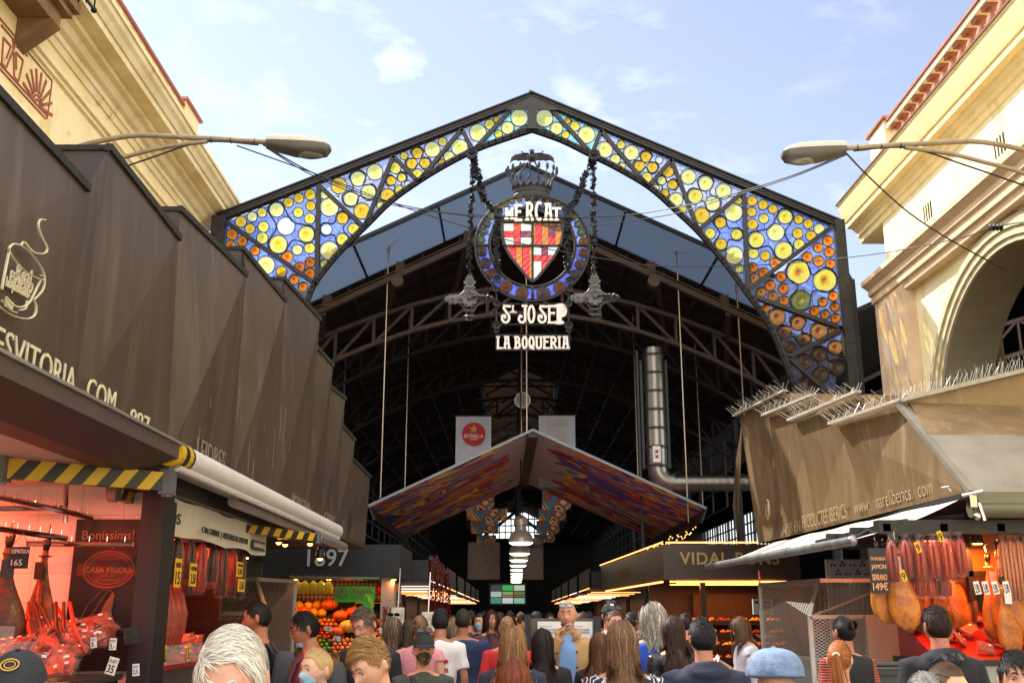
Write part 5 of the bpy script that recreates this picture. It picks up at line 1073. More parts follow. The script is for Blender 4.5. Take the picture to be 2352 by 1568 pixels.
def lampobj(p,label,col,power,r=.06,size=.1,cat='lamp',strip=None,group=None):
    """a lit fitting: housing, glowing bulb and the light it gives"""
    p=Vector(p); t=thing('ceiling_spotlight' if not strip else 'tube_light',p,label,cat,group)
    if strip:
        q=Vector(strip); f=MB(); f.bar(p+Vector((0,0,.03)),q+Vector((0,0,.03)),.05,.03); f.build('housing',BLACKP,t); f=MB(); f.bar(p,q,.03,.02); f.build('glowing_tube',mat('tube_'+str(col),col,.5,emit=4),t)
        d=(q-p); ld=bpy.data.lights.new('tube_glow','AREA'); ld.shape='RECTANGLE'; ld.size=d.length; ld.size_y=.06; lo=bpy.data.objects.new('tube_glow',ld); COL.objects.link(lo); lo.parent=t; lo.location=(d/2)+Vector((0,0,-.04)); lo.rotation_euler=(0,0,math.atan2(d.y,d.x))
    else:
        f=MB(); f.lathe(p,[(r*1.3,0),(r*1.35,.02),(r*1.2,.06),(r,.09)],16); f.build('housing',mat('lamp_housing','#3a3836',.4,.5),t); f=MB(); f.lathe(p,[(r*.05,-.008),(r*.95,-.008),(r*1.0,.002),(.01,.003)],16); f.build('bulb',mat('bulb_'+str(col),col,.5,emit=14),t)
        ld=bpy.data.lights.new('spot_glow','AREA'); ld.shape='DISK'; ld.size=size; lo=bpy.data.objects.new('spot_glow',ld); COL.objects.link(lo); lo.parent=t; lo.location=(0,0,-.03)
    ld.energy=power*.36; ld.color=hexc(col); return t
PK='#ff5c34'; WM='#ff8a38'
# ---- left meat stall
ls=thing('meat_stall',(-4.2,8,0),'open meat stall at the left with pinkish tiled wall and dark red corner column','market stall')
PT=mat('pinkish_tiles','#e8d8cc',.35,0,.04,3); n_,l_=nodes(PT); br=n_.new('ShaderNodeTexBrick'); br.offset=0; br.inputs['Scale'].default_value=2.6; br.inputs['Color1'].default_value=(.78,.70,.64,1); br.inputs['Color2'].default_value=(.74,.66,.6,1); br.inputs['Mortar'].default_value=(.4,.34,.3,1); br.inputs['Mortar Size'].default_value=.006; br.inputs['Brick Width'].default_value=.9; br.inputs['Row Height'].default_value=.6
mp2=n_.new('ShaderNodeMapping'); mp2.inputs['Rotation'].default_value=(R(90),0,0); l_.new([q for q in n_ if q.type=='TEX_COORD'][0].outputs['Object'],mp2.inputs[0]); l_.new(mp2.outputs[0],br.inputs[0]); l_.new(br.outputs[0],n_['Principled BSDF'].inputs['Base Color'])
f=MB(); f.b2((-6.6,8.42,0),(-2.9,8.52,2.80)); f.b2((-6.7,4.5,0),(-6.6,8.5,2.80)); f.build('tiled_wall',PT,ls)
f=MB(); f.b2((-6.7,3,2.78),(-3.0,8.5,2.83)); f.build('ceiling',mat('stall_ceiling','#c9b8ac',.6),ls)
f=MB(); f.b2((-2.87,8.0,0),(-2.70,8.25,2.8)); f.build('corner_column',mat('dark_red_laminate','#220a08',.4,0,.15,3),ls)
f=MB(); f.b2((-2.72,7.98,0),(-2.685,8.27,2.62)); f.build('column_trim',BLACKP,ls)
f=MB(); f.b2((-6.5,7.1,0),(-2.92,7.98,1.29)); f.build('counter_base',BLACKP,ls); f=MB(); f.b2((-6.5,7.02,1.29),(-2.89,7.99,1.33)); f.build('counter_top',STEEL,ls)
for i,(x,y) in enumerate(((-4.3,6.9),(-3.55,7.3),(-5.0,7.2),(-4.6,8.0))): lampobj((x,y,2.72),('round ceiling spotlight over the tiled wall, '+['at the picture edge','nearest the poster','farthest back left','over the hanging hams'][i]),PK,38,.06,.12,group='spotlights in the left meat stall')
po=thing('stall_poster',PY(240,1545,8.38),'dark poster with gold words, round emblem and a tied cured sausage','poster')
pz0=PY(240,1540,8.38).z; pz1=2.50; px0=PY(165,1300,8.38).x; px1=-2.92
f=MB(); f.b2((px0,8.38,pz0),(px1,8.41,pz1)); f.build('poster_board',mat('poster_black','#060506',.5,0,.2,5),po)
GOLD=mat('gold_print','#a06a3c',.6); PRED=mat('poster_red','#5e120e',.5)
def pp(u,v): return Vector((px0+(px1-px0)*u,8.375,pz0+(pz1-pz0)*v))
f=MB(); 
put_text(f,'Boníssims!',pp(.10,.86),(.42,0,0),(0,0,.075),.012); put_text(f,'i del Berguedà',pp(.06,.80),(.45,0,0),(0,0,.06),.014); f.build('words',GOLD,po)
f=MB(); c_=pp(.5,.66); f.lathe(c_,[(.001,0),(.215,0),(.215,.003),(.001,.003)],32,ax='Y',sy=.72); f.box(c_+Vector((0,-.004,0)),(.50,.004,.10)); f.build('emblem',PRED,po)
f=MB(); f.tube([c_+Vector((.20*math.cos(a),-.006,.142*math.sin(a))) for a in [6.283*k/32 for k in range(33)]],.004,4); f.tube([c_+Vector((.17*math.cos(a),-.006,.115*math.sin(a))) for a in [6.283*k/32 for k in range(33)]],.003,4)
put_text(f,'CASA FÍGOLS',c_+Vector((-.19,-.008,-.025)),(.38,0,0),(0,0,.055),.015); put_text(f,'Desde 1859',c_+Vector((-.06,-.008,-.058)),(.12,0,0),(0,0,.018),0); put_text(f,'VET A MONTMAJOR',c_+Vector((-.1,-.008,-.10)),(.2,0,0),(0,0,.022),0)
f.build('emblem_print',GOLD,po)
f=MB(); q=pp(.56,.17); f.tube([q+Vector((.02*math.sin(k),-.01,.05*k)) for k in range(9)],[.03,.055,.06,.055,.05,.04,.035,.022,.008],8,sq=.3); f.tube([q+Vector(v) for v in ((.01,-.012,.4),(-.06,-.012,.42),(-.17,-.012,.3),(-.22,-.012,.18),(-.2,-.012,.15),(-.12,-.012,.24),(-.04,-.012,.38),(.0,-.012,.41),(.07,-.012,.34))],.004,4); f.build('sausage_picture',mat('poster_sausage','#7a4a2c',.6),po)
# chrome rails
f=MB(); 
for a,b in ((PY(-60,1128,7.0),PY(210,1188,8.3)),(PY(-60,1206,7.0),PY(152,1236,8.0)),(PY(62,1248,8.1),PY(306,1250,8.1)),(PY(-40,1168,8.0),PY(150,1166,8.2))):
    a.z+=0;b.z+=0; f.tube([a,b],.022,10); n=int((b-a).length/.12)
    for k in range(n): p=a.lerp(b,(k+.5)/n); f.tube([p,p+Vector((0,0,.06))],.005,5)
f.tube([PY(152,1100,8.1),PY(150,1200,8.1)],.02,8); tag(f.build('hanging_rails',CHROME,ls))
# --- ham prototype: hangs from its foot at origin, bulb below
def mkham(mats,label,cat='ham'):
    t=thing('hanging_ham',(0,0,0),label,cat); f=MB(); prof=[(.022,0),(.028,-.05),(.024,-.10),(.035,-.17),(.055,-.26),(.085,-.36),(.115,-.46),(.13,-.56),(.125,-.64),(.10,-.72),(.055,-.77),(.01,-.785)]
    rings=[]
    for r,z in prof: rings.append([Vector((r*1.15*math.cos(a)+.12*(-z)**1.5*.6,r*.62*math.sin(a),z+.012*math.sin(3*a+z*9))) for a in [6.283*k/18 for k in range(18)]])
    f.loft(rings[::-1]); f.build('ham_body',mats[0],t,smooth=True,origin=(0,0,0))
    f=MB(); f.tube([(0,0,.0),(.012,0,.05),(.03,.0,.09)],[.024,.026,.012],8); f.tube([(0,0,.0),(-.012,0,.04),(-.02,.0,.075)],[.02,.018,.01],6); f.build('hoof',BLACKP,t,smooth=True,origin=(0,0,0))
    f=MB(); f.tube([(0,0,.02),(0,.0,.10),(.0,.02,.16),(.02,.0,.19)],.005,5); f.build('hook',CHROME,t,origin=(0,0,0))
    f=MB(); f.tube([(-.03,-.03,-.05),(.03,-.03,-.05),(.03,.03,-.05),(-.03,.03,-.05),(-.03,-.03,-.05)],.006,5); f.box((.02,-.06,-.16),(.09,.006,.13)); f.build('tag_card',TAGW if mats[0]!=HAMD else BLACKP,t,origin=(0,0,0))
    return t
hp=mkham([HAMS],'whole cured ham hanging'); hd=mkham([HAMD],'dark cured ham hanging')
uses={'s':0,'d':0}
def putham(kind,p,rz,label,sc=1,group=None):
    src=hp if kind=='s' else hd
    if uses[kind]==0: src.location=p; src.rotation_euler=(0,0,rz); src.scale=(sc,)*3; src['label']=label; uses[kind]=1
    else: src2=dup(src,p,rz,label,scale=sc); 
    o=(src if uses[kind]==1 and False else None)
    return
putham('d',PY(20,1255,7.6),.3,'big dark cured ham at the left picture edge behind the small black price board',1.0)
putham('d',PY(105,1262,7.9),-.4,'dark cured ham hanging left of the poster showing a red cut side',.98)
f=MB(); p=PY(105,1262,7.9); f.tube([p+Vector((.02,-.07,-.25)),p+Vector((.03,-.09,-.45)),p+Vector((.06,-.1,-.62))],[.01,.03,.035],8,sq=.4); tag(f.build('cut_meat_strip',MEATR,smooth=True),'strip of red cut meat on the ham left of the poster','meat')
f=MB(); t=thing('black_price_board',PY(42,1310,7.3),'small black price board reading ESPATLLA 165','price sign'); a=PY(18,1305,7.3); b=PY(68,1255,7.3); f.b2((a.x,7.3,a.z),(b.x,7.31,b.z)); f.build('board',BLACKP,t); f=MB(); put_text(f,'ESPATLLA',(a.x+.015,7.296,b.z-.045),(.12,0,0),(0,0,.028),0); put_text(f,'165',(a.x+.02,7.296,a.z+.02),(.075,0,0),(0,0,.042),0); f.build('words',mat('chalk_white','#c8c4d0',.7),t); f=MB(); f.tube([(a.x+.01,7.3,b.z),(a.x+.07,7.32,b.z+.1),(b.x-.01,7.3,b.z)],.003,4); f.build('cord',CHROME,t)
# glass case with meats
gc=thing('glass_meat_case',(-4.2,7.0,1.06),'clear display case with plates of sliced meat on the left counter','display case')
cz0,cz1=1.31,1.68
f=MB(); f.b2((-5.6,7.05,cz0),(-3.3,7.058,cz1)); f.b2((-5.6,7.05,cz1),(-3.9,7.7,cz1+.008)); f.b2((-3.9,7.06,cz0),(-3.892,7.7,cz1)); f.b2((-3.3,7.05,cz0),(-3.292,7.7,cz1-.1)); f.build('glass_panes',GLS,gc)
f=MB(); f.b2((-5.6,7.04,cz0),(-3.29,7.06,cz0+.02)); f.build('case_edge',STEEL,gc)
pk=[]
def mkpack():
    t=thing('meat_packet',(0,0,0),'vacuum packet of red sliced meat lying in the heap','meat packet','packets of sliced meat'); f=MB(); f.box((0,0,.012),(.15,.11,.014)); f.box((.02,0,.02),(.10,.08,.01)); f.build('sliced_meat',MEATR,t,origin=(0,0,0)); f=MB(); f.add([(-.1,-.07,.006),(.1,-.07,.006),(.1,.07,.008),(-.1,.07,.004),(-.07,-.05,.04),(.07,-.05,.034),(.07,.05,.04),(-.07,.05,.032)],[(0,1,5,4),(1,2,6,5),(2,3,7,6),(3,0,4,7),(4,5,6,7)]); f.build('plastic_wrap',PLAS,t,origin=(0,0,0)); f=MB(); f.box((.03,.02,.042),(.028,.018,.003)); f.build('price_sticker',TAGW,t,origin=(0,0,0)); return t
mp_=mkpack(); first=[True]
def packs(n,xr,yr,z0,zs,grp,lab):
    for i in range(n):
        x=ru(*xr); y=ru(*yr); z=z0+zs*((y-yr[0])/(yr[1]-yr[0]+1e-6))+ru(0,.05)
        if first[0]: o=mp_; first[0]=False
        else: o=dup(mp_,(0,0,0))
        o.location=(x,y,z); o.rotation_euler=(R(ru(15,65)),R(ru(-25,25)),ru(-1.5,1.5)); o.scale=(ru(.8,1.25),)*3; o['group']=grp; o['label']=lab
packs(170,(-4.3,-2.95),(7.08,7.9),1.37,.30,'packets of meat heaped on the left counter','packet of cut meat in the heap on the left stall counter')
packs(16,(-5.0,-4.3),(7.1,7.7),1.33,.2,'packets of meat in the glass case','packet of cut meat lying inside the clear case at the left')
mp=MB()
for i in range(7):
    a=Vector((-3.35+.07*i,7.35+ru(0,.3),1.5)); mb=MB(); mb.tube([a,a+Vector((-.12+ru(-.05,.05),.12,.16)),a+Vector((-.22+ru(-.05,.05),.2,.34))],[.012,.017,.012],8); 
    tag(mb.build('cured_sausage',SAUSD if i%3 else SAUS,smooth=True),f'long cured sausage leaning below the poster, {ORD[i]} from the left','sausage','sausages leaning below the poster')
def card(p,w_,h_,txt,rot=0,label='price card',m=TAGW,face='Y',grp=None,txt2=None):
    """little price card; face Y = faces the camera, X = faces the street"""
    p=Vector(p); t=thing('price_card',p,label,'price card',grp); ux=Vector((math.cos(rot),0,math.sin(rot))) if face=='Y' else Vector((0,math.cos(rot),math.sin(rot)))
    nn=Vector((0,-1,0)) if face=='Y' else Vector((1,0,0)); uz=Vector((-math.sin(rot),0,math.cos(rot))) if face=='Y' else Vector((0,-math.sin(rot),math.cos(rot)))
    f=MB(); f.prism([p,p+ux*w_,p+ux*w_+uz*h_,p+uz*h_],-nn*.006); f.build('card',m,t)
    f=MB(); 
    if txt: put_text(f,txt,p+ux*w_*.12+uz*h_*.1+nn*.003,ux*w_*.7,uz*h_*(.45 if txt2 else .7),.01,th=.001)
    if txt2: put_text(f,txt2,p+ux*w_*.1+uz*h_*.68+nn*.003,ux*w_*.8,uz*h_*.18,.0,th=.001)
    f.build('print',INK,t); return t
for (x,y,s,r,w_,lb_) in ((208,1488,'3.',.15,.04,'narrow white price card in the glass case'),(250,1492,'3.-',0,.045,'white price card with dense print in the case'),(240,1545,'35',-.25,.065,'tilted white card reading 35 among the packets'),(304,1552,'2,5',.1,.045,'white price card with a red dot at the right counter end')): card(PY(x,y,7.12),w_,w_*1.7,s,r,lb_,txt2='FUET')
card(PY(385,1485,6.6) if False else PY(285,1480,7.3),.10,.11,'25-',.15,'black price card reading 25 below the poster',BLACKP)
# second bay
st=thing('sausage_stall',(-3.6,10.4,0),'second bay of the left meat stall with cloth banner and low counter','market stall')
f=MB(); f.b2((-6.6,12.3,0),(-3.4,12.4,2.6)); f.b2((-6.6,8.6,0),(-6.5,12.4,2.6)); f.build('back_wall',mat('dark_red_laminate','#220a08'),st); f=MB(); f.b2((-6.6,8.5,2.58),(-3.0,12.4,2.64)); f.build('ceiling',mat('stall_ceiling','#c9b8ac'),st)
f=MB(); f.b2((-3.9,8.6,0),(-2.98,12.2,1.3)); f.build('counter_base',STEEL,st); f=MB(); f.b2((-3.95,8.55,1.3),(-2.93,12.25,1.34)); f.build('counter_top',mat('red_tray','#8a0f14',.4),st); f=MB(); f.b2((-2.93,8.6,1.34),(-2.922,12.2,1.5)); f.build('glass_guard',GLS,st)
f=MB(); f.b2((-3.9,11.9,1.62),(-2.95,11.95,1.70)); f.b2((-3.9,11.9,1.1),(-3.86,11.95,1.7)); f.build('shelf_edge',BLACKP,st)
ba=thing('cloth_banner',(-2.9,10.2,2.44),'off white cloth banner with stall lettering hanging under the white awning','banner')
f=MB(); vs=[]; n=24
for j in range(3):
    for i in range(n+1): y=8.1+4.1*i/n; vs.append(Vector((-2.9+.02*math.sin(i*1.1)*(1-j/2)+.01*j,y,2.42+.015*math.sin(i*.8)+(2.72-2.42)*j/2)))
f.add(vs,[(j*(n+1)+i,j*(n+1)+i+1,(j+1)*(n+1)+i+1,(j+1)*(n+1)+i) for j in range(2) for i in range(n)]); f.build('cloth',mat('banner_canvas','#d4cdbd',.85,0,.05,5,.1),ba,smooth=True)
f=MB(); put_text(f,'Parros',(-2.865,8.2,2.50),(0,.75,0),(0,0,.14),.0); put_text(f,'CAN CARRINS  |  ARTESANS DEL EMBOTIT',(-2.865,9.6,2.47),(0,1.7,0),(0,0,.075),-.006); put_text(f,'CASA FÍGOLS',(-2.858,11.55,2.485),(0,.5,0),(0,0,.06),.01,m=1)
f.build('lettering',[mat('faded_green_ink','#3d4a44',.7),mat('banner_canvas','#d4cdbd')],ba); f=MB(); f.b2((-2.872,11.5,2.46),(-2.866,12.1,2.56)); f.build('name_box',mat('faded_green_ink','#3d4a44'),ba)
for i,(y,k) in enumerate(((8.85,'s'),(9.15,'s'),(9.5,'s'),(9.9,'s'))): putham(k,(-3.25-.08*i,y,2.38-.02*i),ru(-1,1),'cured ham in the row behind the sausages, '+['nearest the dark red column','second from the column','third from the column','farthest from the column'][i],.9)
def slab(p,label,h=.6,w_=.16):
    f=MB(); f.loft([[Vector((w_*wx*math.cos(a)+.02*math.sin(z*7+p[1]),.04*math.sin(a)*(1+.4*math.sin(z*20)),-z*h))+Vector(p) for a in [6.283*k/14 for k in range(14)]] for z,wx in ((1,.25),(.92,.45),(.7,.52),(.45,.55),(.2,.45),(.05,.25),(0,.1))]); return tag(f.build('pork_belly_slab',MEATR,smooth=True),label,'meat','slabs of cured pork hanging in the second bay')
for i in range(6): slab((-3.1-.04*i,9.1+i*.27,2.05),f'slab of streaky cured pork, {ORD[i]} from the column in the second bay',.62)
def sausage_bunch(p,n,m,label,L_=.42,grp='sausage bunches hanging in the second bay',pl=True):
    t=thing('sausage_bunch',p,label,'sausages',grp); f=MB(); p=Vector(p)
    for k in range(n):
        a=6.283*k/n; d=Vector((math.cos(a),math.sin(a),0))*.035; f.tube([p,p+d*.9+Vector((0,0,-.06)),p+d*1.2+Vector((0,0,-L_*.5)),p+d*1.1+Vector((0,0,-L_))],[.006,.017,.019,.012],7)
    f.build('sausages',m,t,smooth=True)
    if pl: f=MB(); f.lathe(p+Vector((0,0,-L_-.03)),[(.05,0),(.072,.06),(.07,L_*.5),(.05,L_),(.02,L_+.05),(.05,L_+.1)],9); f.build('clear_bag',PLAS,t)
    return t
for i in range(15): sausage_bunch((-3.0-.05*(i%2),8.95+i*.19,2.43),4+i%3,SAUSD if i%3 else SAUS,f'bagged bunch of dry sausages under the cloth banner, {ORD[i]} from the column',ru(.36,.5))
packs(48,(-3.75,-3.0),(8.75,12.0),1.36,.0,'packets of meat on the second bay counter','glossy packet of meat on the low counter of the second bay')
packs(24,(-3.75,-3.3),(8.9,12.0),1.46,.0,'packets of meat on the second bay counter','glossy packet of meat on the low counter of the second bay')
for i,(y,s) in enumerate(((8.95,'6.5'),(9.6,'5.-'),(10.4,'3.5'),(11.3,'4.-'))): card((-2.91,y,1.35),.07,.15,s,.1,'small yellow price card on the counter edge, '+['nearest the column','second along','third along','farthest along'][i],TAGY,'X')
for i,(y,z,w_,h_,s,s2) in enumerate(((8.9,1.98,.17,.24,'15','IBERIC'),(9.32,2.0,.2,.2,'3.50','FUET DE BARRES'),(10.9,2.14,.24,.15,'5,50','XORIZO GALLEGO'),(11.0,1.99,.26,.13,'3,50',None))): card((-2.86,y,z),w_,h_,s,0,['orange price card in a black frame by the column reading 15','yellow price card reading 3.50 beside the framed card','yellow price card reading 5,50 among bagged sausages','lowest yellow price card reading 3,50'][i],TAGY,'X',None,s2)
lampobj((-3.5,9.4,2.5),'hidden spotlight over the hanging hams of the second bay',PK,34,.05,.12); lampobj((-3.5,10.7,2.5),'spotlight over the middle of the second bay',PK,32,.05,.12); lampobj((-3.05,11.9,2.38),'bright bare bulb at the end of the second bay','#ffb060',22,.05,.08)
for i,(x,y) in enumerate(((640,1245),(712,1248),(735,1282),(655,1250))):
    p=PY(x,y,14.0); t=thing('clip_spotlight',p,'small lit spotlight under the far end of the white awning, '+['leftmost','third','lowest','second'][i],'lamp','clip spotlights'); f=MB(); f.lathe(p,[(.04,0),(.055,.03),(.05,.12),(.03,.16)],12); f.build('housing',BLACKP,t); f=MB(); f.ball(p,(.035,.035,.03),8); f.build('bulb',mat('amber_bulb','#ff9a40',.5,emit=12),t)
# ---- mesh cages
MESH=mat('expanded_metal_mesh','#b0aca4',.35,.9); n_,l_=nodes(MESH); tx=n_.new('ShaderNodeTexCoord'); 
def mth(op,a,b=None):
    q=n_.new('ShaderNodeMath'); q.operation=op; 
    (l_.new(a,q.inputs[0]) if hasattr(a,'links') else setattr(q.inputs[0],'default_value',a))
    if b is not None: (l_.new(b,q.inputs[1]) if hasattr(b,'links') else setattr(q.inputs[1],'default_value',b))
    return q.outputs[0]
sx=n_.new('ShaderNodeSeparateXYZ'); l_.new(tx.outputs['Object'],sx.inputs[0]); hx=mth('ADD',sx.outputs[0],sx.outputs[1])
a1=mth('PINGPONG',mth('ADD',mth('MULTIPLY',hx,16.),mth('MULTIPLY',sx.outputs[2],26.)),.5); a2_=mth('PINGPONG',mth('SUBTRACT',mth('MULTIPLY',hx,16.),mth('MULTIPLY',sx.outputs[2],26.)),.5)
mn=mth('MINIMUM',a1,a2_); al=mth('LESS_THAN',mn,.13); l_.new(al,n_['Principled BSDF'].inputs['Alpha'])
def cage(x0,x1,y0,y1,h,label):
    t=thing('mesh_cage',((x0+x1)/2,(y0+y1)/2,0),label,'metal cage'); f=MB(); s=.45
    P={}
    for nx_,X in (('a',x0),('b',x1)):
        P[nx_]=[Vector((X,y0,0)),Vector((X,y0,h-s)),Vector((X+(.3 if nx_=='a' else -.3),y0+s*1.2,h)),Vector((X,y1,h)),Vector((X,y1,0))]
    for k in range(4): f.quad(P['a'][k],P['b'][k],P['b'][k+1],P['a'][k+1])
    for q in 'ab': f.add(P[q],[(0,1,2,3,4)])
    f.build('mesh_panel',MESH,t); f=MB()
    for k in range(4):
        f.bar(P['a'][k],P['a'][k+1],.05,.05); f.bar(P['b'][k],P['b'][k+1],.05,.05)
    for k in range(5): f.bar(P['a'][k],P['b'][k],.05,.05)
    m_=(P['a'][0]+P['b'][0])/2; f.bar(m_,m_+Vector((0,0,h-s)),.04,.04,up=(0,1,0)); f.bar(P['a'][0]+Vector((0,0,.95)),P['b'][0]+Vector((0,0,.95)),.05,.04); f.bar(P['a'][1],(P['a'][2]+P['b'][2])/2,.03,.03); f.build('cage_frame',ALU,t)
    f=MB(); f.b2((x0+.15,y0+.5,0),(x1-.15,y1-.1,h*.55)); f.build('stored_crates',mat('grey_crates','#5c5a58',.7,0,.3,3),t); return t
cage(-5.3,-3.15,13.6,15.3,2.22,'grey wire mesh cage beyond the second bay of the left stall')
cage(3.65,6.4,13.0,15.5,2.18,'grey wire mesh cage below the pale awning on the right')
t=thing('white_notice',PY(560,1560*.0+1470,13.5),'narrow white notice with a blue drop on the left cage','notice'); f=MB(); a=PY(556,1480,13.5); f.b2((a.x,13.52,a.z),(a.x+.1,13.53,a.z+.38)); f.build('paper',TAGW,t); f=MB(); f.ball((a.x+.05,13.51,a.z+.2),(.02,.004,.04),8); f.build('blue_drop',mat('blue_print','#2a6ac0',.6),t)
# ---- number board 515
t=thing('aisle_number_board',PY(590,1330,17),'grey aisle board with a green arrow and the number 515','sign'); a=PY(566,1330,17); b=PY(604,1258,17); f=MB(); f.b2((a.x,17,a.z),(b.x,17.06,b.z)); f.build('board',mat('grey_green_board','#5a5f55',.6),t); f=MB(); put_text(f,'515',(a.x+.12,16.99,a.z+.28),(.14,0,0),(0,0,.06),.01); f.build('number',INK,t); f=MB(); f.tube([(a.x+.02,16.99,a.z+.5),(a.x+.1,16.99,a.z+.42),(a.x+.02,16.99,a.z+.36)],.016,5); f.build('arrow',mat('green_arrow','#2aa040',.5),t)
# ================================================================ fruit stall 1897
fs=thing('fruit_stall',(-3.3,21.5,0),'fruit stall under a black fascia board numbered 1897','market stall')
FX0=PY(602,1300,21).x; FX1=PY(918,1300,21).x
f=MB(); f.b2((FX0-2.5,20.9,2.48),(FX1,23.6,3.12)); f.build('fascia_board',DARKW,fs)
f=MB(); a=PY(705,1300,20.88); put_text(f,'1897',a,(.82,0,0),(0,0,.34),.008); f.build('stall_number',mat('grey_white_number','#a7a9ac',.5),fs)
f=MB(); f.tube([PY(665,1325,20.75),PY(872,1328,20.75)],.03,8); f.build('light_rail',CHROME,fs)
TRI=mat('triangle_tiles','#c8b8a8',.4); n_,l_=nodes(TRI); ck=n_.new('ShaderNodeTexChecker'); ck.inputs['Scale'].default_value=16; ck.inputs['Color1'].default_value=(.35,.28,.22,1); ck.inputs['Color2'].default_value=(.03,.025,.025,1); tx=n_.new('ShaderNodeTexCoord'); mp2=n_.new('ShaderNodeMapping'); mp2.inputs['Rotation'].default_value=(0,R(45),0); l_.new(tx.outputs['Object'],mp2.inputs[0]); l_.new(mp2.outputs[0],ck.inputs[0]); l_.new(ck.outputs[0],n_['Principled BSDF'].inputs['Base Color'])
f=MB(); f.b2((FX0-2,22.3,0),(FX1-.1,22.4,2.5)); f.build('tiled_back_wall',TRI,fs)
f=MB(); f.b2((FX0,21.2,0),(FX1-.25,22.2,1.0)); f.prism([(FX0,20.5,.95),(FX0,22.2,2.05),(FX0,22.2,.9),(FX0,20.5,.9)],(FX1-.45-FX0,0,0)); f.build('display_slope',mat('dark_green_matting','#18201a',.9),fs)
f=MB(); f.b2((FX1-.36,21.0,0),(FX1-.1,21.4,2.48)); f.build('post',mat('pale_post','#9c8a78',.6,0,.15,4),fs)
f=MB(); f.b2((FX1-.95,21.6,1.98),(FX1-.42,22.2,2.0)); f.build('shelf',mat('shelf_wood','#8a5a2c',.6),fs)
for i in range(4): lampobj((FX0+.7+i*.65,21.0,2.44),'warm spotlight under the 1897 fascia, '+['leftmost','second','third','rightmost'][i],WM,16,.045,.1,group='fruit stall spotlights')
FM={'orange':mat('orange_peel','#e8780c',.45,0,.15,30,.15),'lemon':mat('melon_skin','#e8b818',.5,0,.2,8,.1),'apple':mat('apple_red','#c01c18',.3,0,.35,5),'lime':mat('lime_green','#6aa018',.35,0,.2,8),'peach':mat('peach_skin','#e8843a',.6,0,.3,4),'ginger':mat('ginger_root','#b87c3c',.8,0,.2,8,.3)}
for _m in FM.values(): randvar(_m,.62,1.2,(1,.85,.7))
def fruitmesh(kind,r,sq=1):
    mb=MB()
    if kind=='ginger':
        for k in range(3): mb.ball((ru(-.03,.03),ru(-.02,.02),ru(0,.03)),(r*ru(.6,1),r*.6,r*.6),7)
    else: mb.ball((0,0,0),(r,r,r*sq),10)
    o=mb.build({'lemon':'melon'}.get(kind,kind),FM[kind],smooth=True,origin=(0,0,0)); return o
protos={'orange':fruitmesh('orange',.042),'lemon':fruitmesh('lemon',.10,.85),'apple':fruitmesh('apple',.04,.92),'lime':fruitmesh('lime',.038,.9),'peach':fruitmesh('peach',.042,.9),'ginger':fruitmesh('ginger',.05)}
pu={k:0 for k in protos}; NMF={'orange':'oranges','lemon':'yellow melons','apple':'red apples','lime':'green limes','peach':'peaches','ginger':'ginger roots'}
def fruit(k,px,py):
    # on the slope plane: z = .95+ (y-20.5)*.647
    r=ray(px,py); # intersect plane z-.95-(y-20.5)*.647=0
    t_=( .95+(-20.5)*.647-CAMZ)/(r.z-.647*r.y); p=Vector((0,0,CAMZ))+r*t_+Vector((0,-.03,.05))
    if pu[k]==0: o=protos[k]
    else: o=protos[k].copy(); COL.objects.link(o)
    pu[k]+=1; o.location=p; o.rotation_euler=(ru(0,3),ru(0,3),ru(0,3)); o.scale=(ru(.9,1.1),)*3
    tag(o,f'one of the {NMF[k]} heaped on the sloping fruit display',{'lemon':'melon','ginger':'ginger root'}.get(k,k),NMF[k]+' on the display')
for j in range(2):
    for i in range(4): fruit('lemon',688+i*20-j*8,1396+j*17)
def rows(k,x0,x1,y0,y1,dx,dy):
    y=y0; j=0
    while y<y1:
        x=x0+(dx/2 if j%2 else 0)
        while x<x1: fruit(k,x+ru(-1,1),y+ru(-1,1)); x+=dx
        y+=dy; j+=1
rows('orange',735,782,1430,1445,10.5,9); rows('peach',686,735,1425,1442,10,9); rows('apple',735,790,1450,1472,10.5,9); rows('lime',735,760,1477,1496,10.5,9); rows('apple',686,732,1446,1462,10,9)
rows('peach',765,850,1475,1510,11,9.5); rows('orange',686,732,1466,1486,10.5,9); rows('orange',850,905,1452,1475,10.5,10); rows('ginger',736,800,1515,1540,9,8); rows('lime',840,880,1490,1512,10.5,9); rows('apple',860,910,1480,1500,10.5,9); rows('apple',700,735,1490,1530,10.5,9)
for i,(x,y) in enumerate(((700,1424),(748,1447),(768,1470),(690,1474),(838,1476),(872,1452),(745,1512))):
    p=PY(x,y,20.9-.08*(y-1424)/10); card(p+Vector((0,-.12,0)),.13,.09,'1,50' if i%2 else '2.-',ru(-.1,.1),f'small white price card stuck in the fruit, {ORD[i]} of the display',TAGW)
lf_=MB()
for i in range(260):
    rr=ray(ru(670,905),ru(1425,1535)); t_=(.95-20.5*.647-CAMZ)/(rr.z-.647*rr.y); p=Vector((0,0,CAMZ))+rr*t_+Vector((0,-.05,.04)); a_=Vector((ru(-1,1),ru(-1,0),ru(-.3,1))).normalized()*.06; b_=a_.orthogonal().normalized()*.02; lf_.add([p,p+a_*.5+b_,p+a_,p+a_*.5-b_],[(0,1,2,3)])
tag(lf_.build('fruit_leaves',mat('leaf_green','#3f6a1c',.5,0,.3,20)),'green leaves scattered between the fruit','leaves',kind='stuff')
